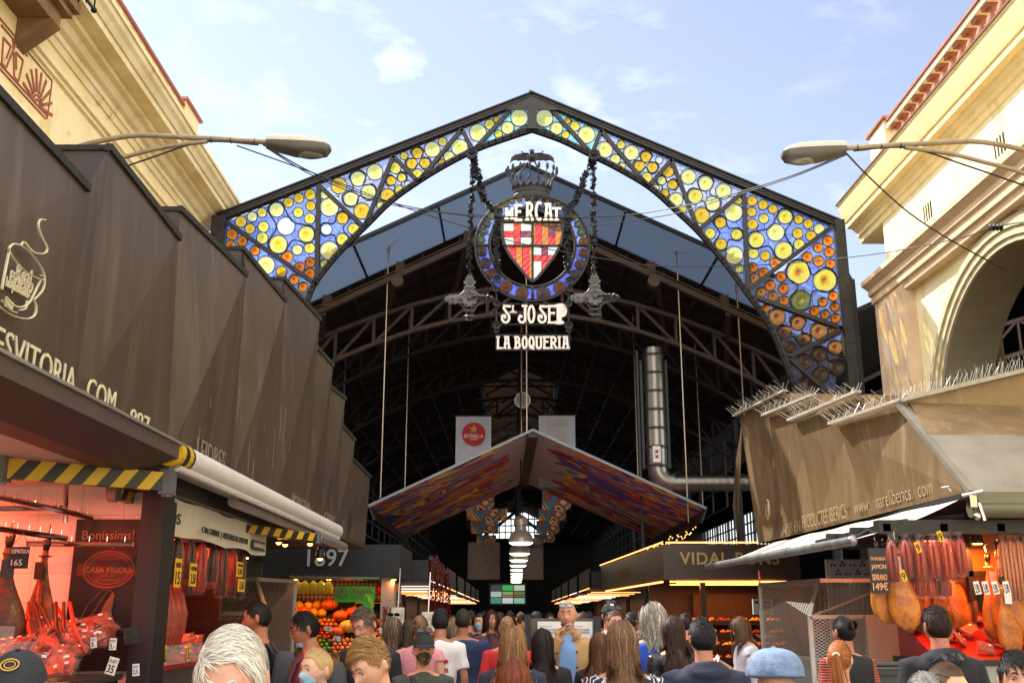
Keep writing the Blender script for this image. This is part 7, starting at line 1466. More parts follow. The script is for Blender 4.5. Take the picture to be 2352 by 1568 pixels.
def person(cx,ytop,Y,yaw,label,skinc='#c08a6a',hair='short',hc='#2a1c14',hc2=None,shirt=None,sleeve='short',arms=('down','down'),pitch=0,turn=0,fem=0,ex=(),build=1.0,beard=None,sweep=(.3,-.5,0),hlen=.045,hlong=.35,n=None,grp=None,trousers=None,far=False,buzz=False,dens=1):
    near=Y<6.0; vox=.0065 if near else (.0085 if Y<9 else .012)
    if far: vox=.018
    Th=Matrix.Translation((0,.012,1.515))@Matrix.Rotation(R(turn),4,'Z')@Matrix.Rotation(R(pitch),4,'X')@Matrix.Translation((0,-.018,.117))
    top=max((Th@headpt(dirv(a,e))).z for a in range(0,360,30) for e in (90,70,50,30))+(.018 if hair not in('bald','buzz') else .004)
    if 'newsboy_cap' in ex: top+=.05
    hp_=PY(cx,ytop,Y); s=hp_.z/top
    rz=R(yaw); hc_=Matrix.Rotation(rz,3,'Z')@(Th@Vector((0,0,0)))*s
    root=thing('person',(hp_.x-hc_.x,Y-hc_.y,0),label,'person',grp,rz); root.scale=(s,s,s)
    def part(name,me_or_mb,mats,smooth=True,parent=root,uvs=None,kind=None):
        if isinstance(me_or_mb,MB):
            o=me_or_mb.build(name,mats,None,smooth=smooth,origin=(0,0,0))
        else:
            me=me_or_mb; me.name=name; me.materials.clear(); me.materials.append(mats); o=bpy.data.objects.new(name,me); COL.objects.link(o)
        o.parent=parent; o.location=(0,0,0); return o
    # ---- body: one continuous surface
    mb=MB(); N1,N2=(44,34) if not far else (20,16)
    rings=[[Th@headpt(dirv(360*j/N1,-88+176*i/N2),fem=fem) for j in range(N1)] for i in range(N2+1)]
    mb.loft(rings)
    for sd in (-1,1): # ears
        rr=[[Th@(Vector((sd*(.072+.010*k),.012+.006*k+(.016*(1-.2*k))*math.cos(a),-.004+(.031*(1-.1*k))*math.sin(a)-.004*math.cos(a)))) for a in [6.283*q/12 for q in range(12)]] for k in (0,1,1.6)]; mb.loft(rr)
    nb=Th@Vector((0,.02,-.05)); mb.tube([nb,nb.lerp(Vector((0,.018,1.47)),.5),Vector((0,.018,1.46)),Vector((0,.018,1.40))],[.054,.055,.06,.08],14)
    bw=build
    mb.loft([ring((0,o_,z),rx*(bw if z<1.46 else 1),ry*(bw if z<1.46 else 1),20,2.3) for z,rx,ry,o_ in TORSO[:10]])
    armp=[]
    for sd,pose in ((-1,arms[0]),(1,arms[1])):
        e,w_=ARMS[pose]; sh=Vector((sd*.178*bw,.012,1.395)); el_=Vector((sd*e[0]*bw,e[1],e[2])); wr=Vector((sd*w_[0],w_[1],w_[2])); armp.append((sd,sh,el_,wr))
        mb.tube([sh+Vector((-sd*.03,0,.0)),sh,sh.lerp(el_,.5),el_,el_.lerp(wr,.35),wr],[.05,.052,.044*bw,.037,.038,.025],12)
        if not far or pose!='down': hand(mb,wr,(wr-el_),sd,.9 if pose in('mouth','hold','phone') else .4)
        leg=[Vector((sd*.085,.01,.86)),Vector((sd*.09,0,.68)),Vector((sd*.095,-.01,.47)),Vector((sd*.1,.01,.32)),Vector((sd*.1,.02,.08))]; mb.tube(leg,[.088,.082,.056,.056,.04],12)
        mb.loft([[Vector((sd*.1+w2*math.cos(a),y_,.035+h2*math.sin(a))) for a in [6.283*q/10 for q in range(10)]] for y_,w2,h2 in ((.08,.03,.03),(.04,.038,.04),(-.06,.045,.03),(-.15,.035,.022))])
    SK=skin(skinc); body=part('body',remesh(mb,vox,1),SK)
    # ---- face
    if not far and abs(((yaw+turn+180)%360)-180)<125:
        for sd in (-1,1):
            f=MB(); c=headpt(dirv(sd*19.5,3)); c=Vector((sd*.0305,c.y+.0068,.006)); f.ball(Th@c,(.0115,.0115,.0085),12); ey=part('eye',f,EYEW); f=MB(); f.ball(Th@(c+Vector((0,-.0072,-.001))),(.0062,.005,.0062),8); part('iris',f,IRIS,parent=ey)
            f=MB(); 
            pts=[headpt(dirv(sd*a,e),.002,fem) for a,e in ((8,12.5),(15,16),(23,17),(32,13.5))]; f.tube([Th@p for p in pts],[.0025,.004,.0035,.0015],6); part('eyebrow',f,hairmat(hc))
            f=MB(); pts=[headpt(dirv(sd*a,e),.0015,fem) for a,e in ((13,3),(17,6),(21,6.5),(27,3))]; f.tube([Th@p for p in pts],.0016,5); part('eyelash',f,hairmat('#1a1210'))
        f=MB()
        for e in (-27.8,-33.5): f.tube([Th@headpt(dirv(a,e+abs(a)*.10*(1 if e<-30 else -1)),.0006,fem) for a in (-15,-8,0,8,15)],[.0015,.0038,.0042,.0038,.0015],6)
        part('lips',f,LIPS)
    # ---- clothes
    sh_=shirt or cloth('plain_black_shirt','#16161a'); seed=rnd()*50
    f=MB(); ex_=.013+(.012 if 'jacket' in ex else 0)+(.008 if 'hoodie' in ex else 0)
    rr=[ring((0,o_,z-(.01 if z>1.44 else 0)),rx*bw+ex_,ry*bw+ex_,26,2.3) for z,rx,ry,o_ in TORSO[:9]]
    neckr=.068 if 'wide' not in ex else .10
    rr.append(ring((0,.018,1.462),neckr+.018,neckr+.01,26)); rr.append(ring((0,.018,1.478 if 'hoodie' not in ex and 'jacket' not in ex else 1.50),neckr,neckr-.002,26)); rr[0]=ring((0,.01,.80),.165*bw+ex_,.12*bw+ex_,26); f.loft(rr)
    for sd,sh,el_,wr in armp:
        if sleeve=='short': f.tube([sh+Vector((-sd*.05,0,.01)),sh+Vector((0,0,.004)),sh.lerp(el_,.45),sh.lerp(el_,.72)],[.06,.064+ex_*.4,.062,.066],14)
        elif sleeve=='long': f.tube([sh+Vector((-sd*.05,0,.01)),sh+Vector((0,0,.004)),sh.lerp(el_,.5),el_,el_.lerp(wr,.5),wr.lerp(el_,.04)],[.06,.064+ex_*.5,.056+ex_*.4,.052+ex_*.4,.046+ex_*.3,.036+ex_*.3],14)
        elif sleeve=='cap': f.tube([sh+Vector((-sd*.05,0,.01)),sh+Vector((0,0,.004)),sh.lerp(el_,.25)],[.058,.064,.066],14)
    if 'hoodie' in ex:
        for k in range(3): f.tube([Vector((.098*math.cos(a)*(1+.05*k),.03+.080*math.sin(a)+.018*k*(math.sin(a)>0),1.455-.025*k*max(0,math.sin(a))+.028*math.sin(a))) for a in [R(-60+300*q/18) for q in range(19)]],.030,8)
        f.loft([ring((0,.105,z),w_,d_,14) for z,w_,d_ in ((1.26,.03,.02),(1.31,.09,.045),(1.37,.115,.055),(1.43,.12,.05),(1.48,.10,.03))])
    if 'jacket' in ex:
        f.tube([Vector((.088*math.cos(a),.02+.078*math.sin(a),1.505+.012*math.sin(a))) for a in [R(-70+320*q/18) for q in range(19)]],.018,8)
    me=remesh(f,.010 if near else .014,2)
    vs=me.vertices; nn_=[v.normal.copy() for v in vs]
    for v,vn in zip(vs,nn_):
        q=v.co*5.5+Vector((seed,0,0)); am=.007+.006*sm(1.3,1.0,v.co.z); dsp=(noise.noise(Vector((q.x*1.0,q.y*1.0,q.z*2.3)))+.5*noise.noise(q*2.4))*am
        v.co+=vn*dsp
    so_=part('shirt' if 'jacket' not in ex else 'jacket',me,sh_)
    if far: tr_=None
    f=MB()
    for sd in (-1,1): f.tube([Vector((sd*.085,.01,.90)),Vector((sd*.09,0,.68)),Vector((sd*.095,-.01,.47)),Vector((sd*.1,.01,.32)),Vector((sd*.1,.02,.09))],[.105,.098,.075,.07,.062],12)
    f.loft([ring((0,.01,z),rx,ry,18) for z,rx,ry in ((.76,.15,.11),(.84,.182,.13),(.92,.185,.13),(.97,.178,.125))]); part('trousers',remesh(f,.02,1),trousers or DENIM)
    f=MB()
    for sd in(-1,1): f.loft([[Vector((sd*.1+w2*math.cos(a),y_,.04+h2*math.sin(a))) for a in [6.283*q/10 for q in range(10)]] for y_,w2,h2 in ((.10,.03,.03),(.05,.048,.06),(-.06,.055,.045),(-.17,.04,.03))])
    part('shoes',f,BLACKP)
    # ---- hair
    H=MB(); va=[]
    def rib(pts,w_,val,nrm=None):
        b=len(H.v); k=len(pts)
        for i,p in enumerate(pts):
            d=(pts[min(i+1,k-1)]-pts[max(0,i-1)]); c=Th@Vector((0,0,0)); out=(p-c); sdv=d.cross(out)
            sdv=sdv.normalized() if sdv.length>1e-9 else Vector((1,0,0)); ww=w_*(1-.75*(i/(k-1))**3)
            H.v+=[p-sdv*ww*.5,p+sdv*ww*.5]; va.extend([val,val])
        H.f+=[(b+2*i,b+2*i+1,b+2*i+3,b+2*i+2) for i in range(k-1)]; H.mi+=[0]*(k-1)
    def cap(off,f_mask,nj=40,ni=20,val=.25):
        idx={}; 
        for i in range(ni+1):
            for j in range(nj):
                az_=360*j/nj-180; e_=-45+135*i/ni
                if e_>=hairline(az_)-4 if f_mask is None else f_mask(az_,e_): 
                    idx[(i,j)]=len(H.v); H.v.append(Th@headpt(dirv(az_,min(e_,89)),off)); va.append(val)
        for i in range(ni):
            for j in range(nj):
                q=[(i,j),(i,(j+1)%nj),(i+1,(j+1)%nj),(i+1,j)]
                if all(z in idx for z in q): H.f.append(tuple(idx[z] for z in q)); H.mi.append(0)
    cnt=n or (2800 if near else 1500 if Y<9 else 700)
    if far: cnt=150
    cnt=int(cnt*dens); wd=(.0016 if Y<3 else .0026) if near else (.0036 if Y<9 else .006)
    if far: wd=.02
    def rootdir():
        while True:
            d=Vector((random.gauss(0,1),random.gauss(0,1),random.gauss(0,1))).normalized(); az_=math.degrees(math.atan2(d.x,-d.y)); el_=math.degrees(math.asin(d.z))
            if el_>hairline(az_)+random.gauss(0,2): return d,az_,el_
    Thi=Th.inverted(); down=(Thi.to_3x3()@Vector((0,0,-1)))
    if hair in('short','curlshort','undercut','buzz','balding'):
        cap(.004,None)
        for _ in range(cnt):
            d,az_,el_=rootdir()
            if hair=='balding' and (el_>52 or (abs(az_)<60 and el_>30)) and rnd()<.9: continue
            L_=hlen*ru(.7,1.2); 
            if hair=='undercut': L_=hlen*1.5 if el_>38 else .012
            if hair=='buzz': L_=.008
            side=sm(50,5,el_); sw=Vector(sweep)*(1-side)+Vector((0,.55,-.9))*side+Vector((ru(-1,1),ru(-1,1),ru(-1,1)))*(.25 if hair!='curlshort' else .9)
            p=[]; dd=d.copy(); lift=.003+(.018 if Y>3 else .010)*(hlen/.045)*(1-side*.75)*rnd()**1.5; sw=sw+Vector((noise.noise(d*5+Vector((cx,0,0))),noise.noise(d*5+Vector((0,cx,9))),noise.noise(d*4)*.6))*(.9 if hlen<.04 else .45)
            if hair in('buzz',): lift=.003
            for k in range(5):
                p.append(Th@headpt(dd,.003+lift*math.sin(min(1,k/4+.15)*2.4)))
                t_=sw-dd*sw.dot(dd); t_=t_.normalized() if t_.length>1e-6 else t_; dd=(dd+t_*L_/.1/4).normalized()
            rib(p,wd,rnd()*(.75 if hair!='balding' else 1)+.1)
    elif hair in('long','curly','half'):
        cap(.006,None)
        for _ in range(cnt):
            d,az_,el_=rootdir(); lay=.004+(.018 if hair!='curly' else .055)*rnd()**.7; val=min(1,max(0,random.gauss(.5,.22))); p=[]; dd=d.copy()
            if abs(dd.x)<.05: dd.x+=math.copysign(.03,dd.x if dd.x!=0 else 1); dd.normalize()
            ck=int((az_+180)/13); cr_=random.Random(ck*7+int(cx)); cph=cr_.uniform(0,6); cam_=cr_.uniform(.3,1); L_=hlong*ru(.72,1.0)*cr_.uniform(.86,1.06); acc=0; free=False; pos=None; fly=rnd()<.02 and hair=='long'; lay=lay*(1.6 if fly else 1); step=.022 if near else .03; k=0; ph=ru(-.5,.5)+cph; vel=None; jit=random.gauss(0,.5 if fly else .10)+cr_.uniform(-.28,.28); wav=.0042 if hair=='long' else .012
            while acc<L_+.0 and k<40:
                k+=1
                if not free:
                    pos=Th@headpt(dd,lay*min(1,.35+k*.22)+.004)
                    g=down+Vector((jit,.55 if abs(az_)<100 else .15,0)); t_=(g-dd*g.dot(dd)); dd=(dd+t_.normalized()*step/.1).normalized()
                    e2=math.degrees(math.asin(max(-1,min(1,dd.z))))
                    if e2<-12: free=True; vel=Vector((0,0,-1))
                else:
                    pos=pos+Vector((jit*.010-.05*step*(1 if pos.x>0 else -1)*(pos.z>1.5)+.10*step*(1 if pos.x>0 else -1)*(pos.z<=1.5),.0012,-step))
                    z=pos.z
                    if z<1.50:
                        rx,ry,oy=torso_rad(max(z,.9)); rx=rx*bw+ex_+.012; ry=ry*bw+ex_+.016+lay*.5; q=math.hypot(pos.x/rx,(pos.y-oy)/ry)
                        if q<1:
                            if pos.y<oy-.01 and abs(pos.x)<rx*.98: pos.y=oy-ry*math.sqrt(max(0,1-(pos.x/rx)**2))
                            else: pos.y=oy+ry*math.sqrt(max(0,1-(pos.x/rx)**2))
                acc+=step; w2=wav*cam_*min(2.6,k/6); p.append(pos+Vector((math.sin(ph+k*(.7 if hair=='long' else 1.5))*w2*1.4,math.cos(ph*2+k*(.6 if hair=='long' else 1.3))*w2,0)))
            if len(p)>2: rib(p,wd*(1 if hair=='long' else 1.15),val)
    elif hair in('bun','pony','half_up'):
        cap(.005,None); bd=dirv(180,22 if hair=='bun' else 12); bp_=Th@headpt(bd,.03)
        for _ in range(cnt):
            d,az_,el_=rootdir(); dd=d.copy(); p=[]; val=min(1,max(0,random.gauss(.5,.22)))
            for k in range(7): p.append(Th@headpt(dd,.004+.012*rnd()*0+.010*math.sin(k/6*3.0))); dd=dd.lerp(bd,.24+.06*k).normalized()
            rib(p,wd,val)
        if hair=='bun':
            for _ in range(cnt//3):
                a=ru(0,6.28); b=ru(-.8,.8); r=.034; p=[bp_+Vector((r*math.cos(a+k*.5)*math.cos(b),.012+r*.7*math.sin(b+k*.2),r*math.sin(a+k*.5))) for k in range(6)]; rib(p,wd*1.2,rnd())
        else:
            for _ in range(cnt//2):
                o_=Vector((random.gauss(0,.010),random.gauss(0,.010),0)); L_=hlong*ru(.75,1.05); p=[]; sp_=ru(.5,2.0)
                for k in range(11): t_=k/10; q=bp_+o_*(1+sp_*t_)+Vector((0,.03*math.sin(t_*2.2),-L_*t_)); q.y=max(q.y,.13+ex_) if q.z<1.46 else q.y; p.append(q)
                rib(p,wd,min(1,max(0,random.gauss(.5,.25))))
            f=MB(); f.tube([bp_+Vector((.02*math.cos(a),.004,.02*math.sin(a)-.004)) for a in [6.283*q/10 for q in range(11)]],.007,6); part('hair_tie',f,mat('cream_hair_tie','#d8ccb4',.7))
    if va:
        me=bpy.data.meshes.new('hair'); me.from_pydata([tuple(v) for v in H.v],[],H.f); at=me.attributes.new('v','FLOAT','POINT'); at.data.foreach_set('value',va); me.materials.append(hairmat(hc,hc2)); me.polygons.foreach_set('use_smooth',[True]*len(me.polygons)); me.update()
        o=bpy.data.objects.new('hair',me); COL.objects.link(o); o.parent=root
    if beard:
        H2=MB(); va2=[]
        for _ in range(500):
            az_=ru(-85,85); e_=ru(-75,-14 if abs(az_)>45 else -22)
            if abs(az_)<17 and -41<e_<-24: continue
            p0=Th@headpt(dirv(az_,e_),.0008); p1=Th@headpt(dirv(az_+ru(-2,2),e_-3),.005); sdv=Vector((.0018,0,0)); H2.add([p0-sdv,p0+sdv,p1],[(0,1,2)])
        me=bpy.data.meshes.new('beard'); me.from_pydata([tuple(v) for v in H2.v],[],H2.f); at=me.attributes.new('v','FLOAT','POINT'); at.data.foreach_set('value',[.4]*len(H2.v)); me.materials.append(hairmat(beard)); o=bpy.data.objects.new('beard',me); COL.objects.link(o); o.parent=root
    # ---- accessories
    for x_ in ex:
        if x_ in('mask','chinmask'):
            f=MB(); vs=[]; e0,e1=(-58,-4) if x_=='mask' else (-86,-40); nj,ni=16,8
            for i in range(ni+1):
                for j in range(nj+1): a=-66+132*j/nj; e_=e0+(e1-e0)*i/ni*(1-.35*(abs(a)/66)**2*(x_=='mask')); vs.append(Th@headpt(dirv(a,e_),.007+.002*(i%2)))
            f.add(vs,[(i*(nj+1)+j,i*(nj+1)+j+1,(i+1)*(nj+1)+j+1,(i+1)*(nj+1)+j) for i in range(ni) for j in range(nj)])
            mm=MASKB if 'camo' not in ex else mat('camouflage_cloth','#5a5030',.85)
            if 'camo' in ex:
                n_,l_=nodes(mm)
                if 'Noise Texture' not in n_: 
                    tx=n_.new('ShaderNodeTexCoord'); nz=n_.new('ShaderNodeTexNoise'); nz.inputs['Scale'].default_value=26; nz.inputs['Detail'].default_value=1; rp=n_.new('ShaderNodeValToRGB'); rp.color_ramp.interpolation='CONSTANT'; e=rp.color_ramp.elements; e[0].color=(.02,.015,.01,1); e[1].position=.44; e[1].color=(.09,.05,.02,1); q=e.new(.52); q.color=(.06,.07,.02,1); q=e.new(.6); q.color=(.3,.2,.08,1); l_.new(tx.outputs['Object'],nz.inputs[0]); l_.new(nz.outputs[0],rp.inputs[0]); l_.new(rp.outputs[0],n_['Principled BSDF'].inputs['Base Color'])
            mo=part('face_mask',f,mm); f=MB()
            for sd in (-1,1):
                A=Th@headpt(dirv(sd*64,-12 if x_=='mask' else -48),.008); B=Th@headpt(dirv(sd*64,-44 if x_=='mask' else -70),.008); E=Th@Vector((sd*.082,.022,.012)); E2=Th@Vector((sd*.080,.03,-.022)); f.tube([A,E,E2,B],.0014,4)
            part('ear_loop',f,STRAP,parent=mo)
        if x_ in('glasses','sunhead','foreglasses'):
            dz,dy,tl=(0,0,0) if x_=='glasses' else ((.085,.035,-35) if x_=='sunhead' else (.055,.006,-12)); f=MB(); g_=MB(); Tg=Th@Matrix.Translation((0,dy,dz))@Matrix.Rotation(R(tl),4,'X')
            for sd in (-1,1):
                c=Vector((sd*.032,-.106,.006)); lo=[Tg@(c+Vector((.026*math.copysign(abs(math.cos(a))**.7,math.cos(a)),.006*abs(math.cos(a))*(1 if math.cos(a)*sd>0 else 0),.019*math.copysign(abs(math.sin(a))**.7,math.sin(a))))) for a in [6.283*q/16 for q in range(17)]]
                f.tube(lo,.0022,6); g_.add([Tg@c]+lo[:-1],[(0,k+1,(k+1)%16+1) for k in range(16)]); f.tube([Tg@(c+Vector((sd*.026,.004,.006))),Tg@Vector((sd*.080,-.05,.012)),Tg@Vector((sd*.082,.015,.008))],.0022,5)
            f.tube([Tg@Vector((-.007,-.107,.010)),Tg@Vector((.007,-.107,.010))],.0022,5); go=part('glasses',f,BLACKP); part('lens',g_,mat('dark_lens','#10182a',.05) if x_=='sunhead' else mat('clear_eyeglass','#9aa0a4',.03),parent=go,smooth=False)
        if x_ in('cap','darkcap','graycap'):
            f=MB(); cm=cloth('dark_blue_grey_cap','#23272e') if x_=='cap' else cloth('faded_navy_cap','#1c1f27') if x_=='darkcap' else cloth('grey_cap','#6a6e74')
            rings=[[Th@(headpt(dirv(360*j/36,min(89,18+71*i/10)),.016+.006*math.sin(i/10*3))) for j in range(36)] for i in range(11)]; f.loft(rings,cap=False)
            f.ball(Th@Vector((0,.0,.138)),(.008,.008,.005),8); co=part('cap_crown',f,cm)
            f=MB(); vs=[]; 
            for k in range(2):
                for i in range(5):
                    for j in range(13): a=-58+116*j/12; b=headpt(dirv(a,17),.016); ou=Vector((math.sin(R(a))*.4,-1,0)).normalized(); vs.append(Th@(b+ou*.075*(i/4)*math.cos(R(a)*1.2)+Vector((0,0,-.012*(i/4)-.25*(abs(b.x)**2)*3*i/4-k*.004))))
            q=65; f.add(vs,[(i*13+j,i*13+j+1,(i+1)*13+j+1,(i+1)*13+j) for i in range(4) for j in range(12)]+[(q+i*13+j,q+(i+1)*13+j,q+(i+1)*13+j+1,q+i*13+j+1) for i in range(4) for j in range(12)]+[(52+j,53+j,q+53+j,q+52+j) for j in range(12)]); part('cap_brim',f,cm,parent=root)
        if x_=='emblem':
            f=MB(); c=headpt(dirv(0,50),.024); fw=dirv(0,50); up_=Vector((0,fw.z,-fw.y)); f.tube([Th@(c+Vector((1,0,0))*.026*math.cos(a)+up_*.020*math.sin(a)) for a in [6.283*q/20 for q in range(21)]],.0028,5); f.tube([Th@(c+Vector((1,0,0))*.016*math.cos(a)+up_*.012*math.sin(a)) for a in [6.283*q/16 for q in range(17)]],.002,5); part('cap_emblem',f,mat('gold_thread','#b8923a',.5))
        if x_=='nyletters':
            f=MB(); c=headpt(dirv(0,50),.027); fw=dirv(0,50); up_=Vector((0,fw.z,-fw.y)).normalized(); put_text(f,'NY',c-Vector((.02,0,0))-up_*.016,Vector((.04,0,0)),up_*.034,.03)
            for v in range(len(f.v)): f.v[v]=Th@f.v[v]
            part('cap_letters',f,TAGW,smooth=False)
        if x_=='newsboy_cap':
            f=MB(); rings=[]
            for i in range(13):
                ph=math.pi*(.5-.5*i/12); rr_=[]
                for j in range(64):
                    a=6.283*j/64; pl=1-.05*abs(math.sin(a*4))**6; q=Vector((.142*math.sin(math.pi/2*(1-i/12)**.8 if i<12 else 0)*math.cos(a)*pl,.015+.148*math.sin(math.pi/2*(1-i/12)**.8 if i<12 else 0)*math.sin(a)*pl,.035+.135*math.sin(math.pi/2*i/12)**.9)); rr_.append(Th@q)
                rings.append(rr_)
            rings.insert(0,[Th@Vector((.085*math.cos(6.283*j/64),.01+.105*math.sin(6.283*j/64),.028)) for j in range(64)]); f.loft(rings); nm=remesh(f,.006,2)
            for v,vn in zip(nm.vertices,[v.normal.copy() for v in nm.vertices]): q=v.co*14; v.co+=vn*.004*noise.noise(Vector((q.x*.6,q.y*.6,q.z*2)))
            part('cap_crown',nm,cloth('washed_blue_cotton','#6a7fa0',var=.22,scale=25)); f=MB(); f.ball(Th@Vector((0,.014,.172)),(.014,.014,.007),12); part('cap_button',f,cloth('washed_blue_cotton','#6a7fa0'))
            f=MB(); f.add([Th@Vector((.08*math.sin(R(a)),-.09*math.cos(R(a))-d_*.05*math.cos(R(a)),.03-.01*d_)) for d_ in (0,1) for a in range(-60,61,15)],[(j,j+1,10+j,9+j) for j in range(8)]); part('cap_brim',f,cloth('washed_blue_cotton','#6a7fa0'))
        if x_=='backpack':
            f=MB(); 
            for sd in (-1,1): f.tube([Vector((sd*.11*bw,.135,1.38)),Vector((sd*.115*bw,.09,1.452)),Vector((sd*.115*bw,.0,1.462)),Vector((sd*.115*bw,-.09,1.40)),Vector((sd*.12*bw,-.135,1.28)),Vector((sd*.14*bw,-.11,1.12))],.022,8,sq=.35)
            bo=part('backpack_straps',f,cloth('charcoal_webbing','#3a3a40')); f=MB(); f.loft([ring((0,.20,z),w_,d_,20,3) for z,w_,d_ in ((.98,.10,.05),(1.02,.14,.08),(1.2,.145,.085),(1.35,.13,.07),(1.40,.09,.04))]); part('backpack_bag',f,cloth('charcoal_webbing','#3a3a40'))
        if x_=='strap':
            f=MB(); P=[]
            for k in range(15): 
                t_=k/14; z=1.46-.55*t_; x=-.10+.26*t_; rx,ry,oy=torso_rad(z); P.append(Vector((x,(oy+ry*bw+ex_+.008)*(1 if abs(((yaw+180)%360)-180)>90 else -1) if z<1.44 else .02,z)))
            f.tube(P,.015,6,sq=.4); part('shoulder_strap',f,BLACKP)
        if x_=='backprint':
            for s1,z,c_ in (('hate',1.26,'r'),('known',1.18,'r'),('copes',1.10,'r')):
                f=MB(); put_text(f,s1,(.11,0,z),(-.19,0,0),(0,0,.055),.04,th=.001)
                for v in f.v: rx,ry,oy=torso_rad(v.z); v.y=oy+(ry*bw+ex_+.010)*max(.2,1-(abs(v.x)/(rx*bw+ex_))**2.3)**(1/2.3)
                part('shirt_print',f,mat('red_print','#b81830',.7),smooth=False)
            f=MB(); 
            for k in range(7): a=6.283*k/7; f.tube([Vector((.03+.018*math.cos(a)+.010*math.cos(b),.140*bw,1.35+.018*math.sin(a)+.010*math.sin(b))) for b in [6.283*q/8 for q in range(9)]],.0016,4)
            part('flower_print',f,mat('ink_blue','#2a3a6a',.7))
        if x_=='open':  # blue shirt inside an open coat
            f=MB(); vs=[]
            for i in range(11):
                z=1.47-.06*i; rx,ry,oy=torso_rad(z)
                for j in range(7): x=(-.075+.15*j/6)*(.7 if i<2 else .9+.02*i); vs.append(Vector((x,oy-(ry*bw+ex_+.010)*(1-(abs(x)/(rx*bw+ex_))**2.3)**(1/2.3) if z<1.45 else -.055,z)))
            f.add(vs,[(i*7+j,i*7+j+1,(i+1)*7+j+1,(i+1)*7+j) for i in range(10) for j in range(6)]); part('inner_shirt',f,cloth('light_blue_shirt','#6f93c4'))
            f=MB()
            for sd in (-1,1):
                f.prism([Vector((sd*.035,-.115,1.42)),Vector((sd*.115,-.095,1.475)),Vector((sd*.10,-.055,1.52)),Vector((sd*.05,-.075,1.50))],(0,.012,0)); 
            part('coat_collar',f,sh_)
            f=MB()
            for k in range(4): f.ball((.075,-.142*bw,1.34-.12*k),(.009,.005,.009),8)
            f.ball((-.085,-.19,1.33),(.009,.006,.009),8); part('coat_button',f,mat('horn_button','#2a2018',.3))
        if x_=='bite':
            pos=Vector((armp[0][3].x+.02,armp[0][3].y-.03,armp[0][3].z+.09)); f=MB(); f.ball(pos,(.02,.018,.016),8); tag(part('snack',f,mat('dark_snack','#4a2a18',.6)),'small bite of food held at the lips')
        if x_=='food':
            f=MB(); f.ball(Vector((0,-.40,1.27)),(.045,.035,.028),10); f.ball(Vector((.03,-.40,1.285)),(.025,.025,.02),8); part('snack',f,mat('pastry_gold','#c87a2c')); f=MB(); f.add([Vector((-.06,-.36,1.22)),Vector((.07,-.36,1.22)),Vector((.09,-.33,1.33)),Vector((0,-.32,1.36)),Vector((-.07,-.34,1.30))],[(0,1,2,3,4)]); part('paper_napkin',f,TAGW)
    return root
SH=lambda n_,c,**k:cloth(n_,c,**k)
FLOR=cloth('navy_floral','#1c2340'); n_,l_=nodes(FLOR); tx=n_.new('ShaderNodeTexCoord'); v1=n_.new('ShaderNodeTexVoronoi'); v1.inputs['Scale'].default_value=17; v2=n_.new('ShaderNodeTexWave'); v2.inputs['Scale'].default_value=9; v2.inputs['Distortion'].default_value=14; v2.inputs['Detail'].default_value=2
l_.new(tx.outputs['Object'],v1.inputs[0]); l_.new(tx.outputs['Object'],v2.inputs[0])
q1=n_.new('ShaderNodeMath'); q1.operation='LESS_THAN'; q1.inputs[1].default_value=.30; l_.new(v1.outputs['Distance'],q1.inputs[0]); q2=n_.new('ShaderNodeMath'); q2.operation='GREATER_THAN'; q2.inputs[1].default_value=.86; l_.new(v2.outputs['Fac'],q2.inputs[0]); q3=n_.new('ShaderNodeMath'); q3.operation='MAXIMUM'; l_.new(q1.outputs[0],q3.inputs[0]); l_.new(q2.outputs[0],q3.inputs[1])
mxn=n_.new('ShaderNodeMixRGB'); mxn.inputs['Color1'].default_value=(.012,.016,.05,1); mxn.inputs['Color2'].default_value=(.62,.54,.50,1); l_.new(q3.outputs[0],mxn.inputs['Fac']); l_.new(mxn.outputs[0],n_['Principled BSDF'].inputs['Base Color'])
STRP=cloth('black_red_striped','#16161c'); n_,l_=nodes(STRP); tx=n_.new('ShaderNodeTexCoord'); wv=n_.new('ShaderNodeTexWave'); wv.bands_direction='Z'; wv.inputs['Scale'].default_value=16; l_.new(tx.outputs['Object'],wv.inputs[0]); sx=n_.new('ShaderNodeSeparateXYZ'); l_.new(tx.outputs['Object'],sx.inputs[0]); g1=n_.new('ShaderNodeMath'); g1.operation='GREATER_THAN'; g1.inputs[1].default_value=.19; ab=n_.new('ShaderNodeMath'); ab.operation='ABSOLUTE'; l_.new(sx.outputs[0],ab.inputs[0]); l_.new(ab.outputs[0],g1.inputs[0]); g2=n_.new('ShaderNodeMath'); g2.operation='MULTIPLY'; l_.new(wv.outputs['Fac'],g2.inputs[0]); l_.new(g1.outputs[0],g2.inputs[1]); mxn=n_.new('ShaderNodeMixRGB'); mxn.inputs['Color1'].default_value=(.01,.01,.015,1); mxn.inputs['Color2'].default_value=(.5,.09,.05,1); l_.new(g2.outputs[0],mxn.inputs['Fac']); l_.new(mxn.outputs[0],n_['Principled BSDF'].inputs['Base Color'])
person(540,1430,2.55,0,'white haired older man in front looking down, only his hair and forehead in view',skinc='#d09a80',hair='short',hc='#dcd6ca',hc2='#f6f2ea',sweep=(.95,.15,.1),hlen=.06,pitch=19,shirt=SH('pale_blue_shirt','#8fa0b4'),n=9000)
person(48,1492,3.1,8,'person at the lower left corner in a dark cap with round gold emblem',hair='none',ex=('cap','emblem'),shirt=SH('black_tee','#141418'),pitch=12)
person(592,1376,8.2,-86,'bearded man with cropped hair seen in profile facing left, dark backpack strap',skinc='#a8684a',hair='short',hc='#1c1410',hlen=.014,beard='#2a1a12',shirt=SH('black_tee','#141418'),arms=('hold','forward'),ex=('backpack',),pitch=6,dens=1.3)
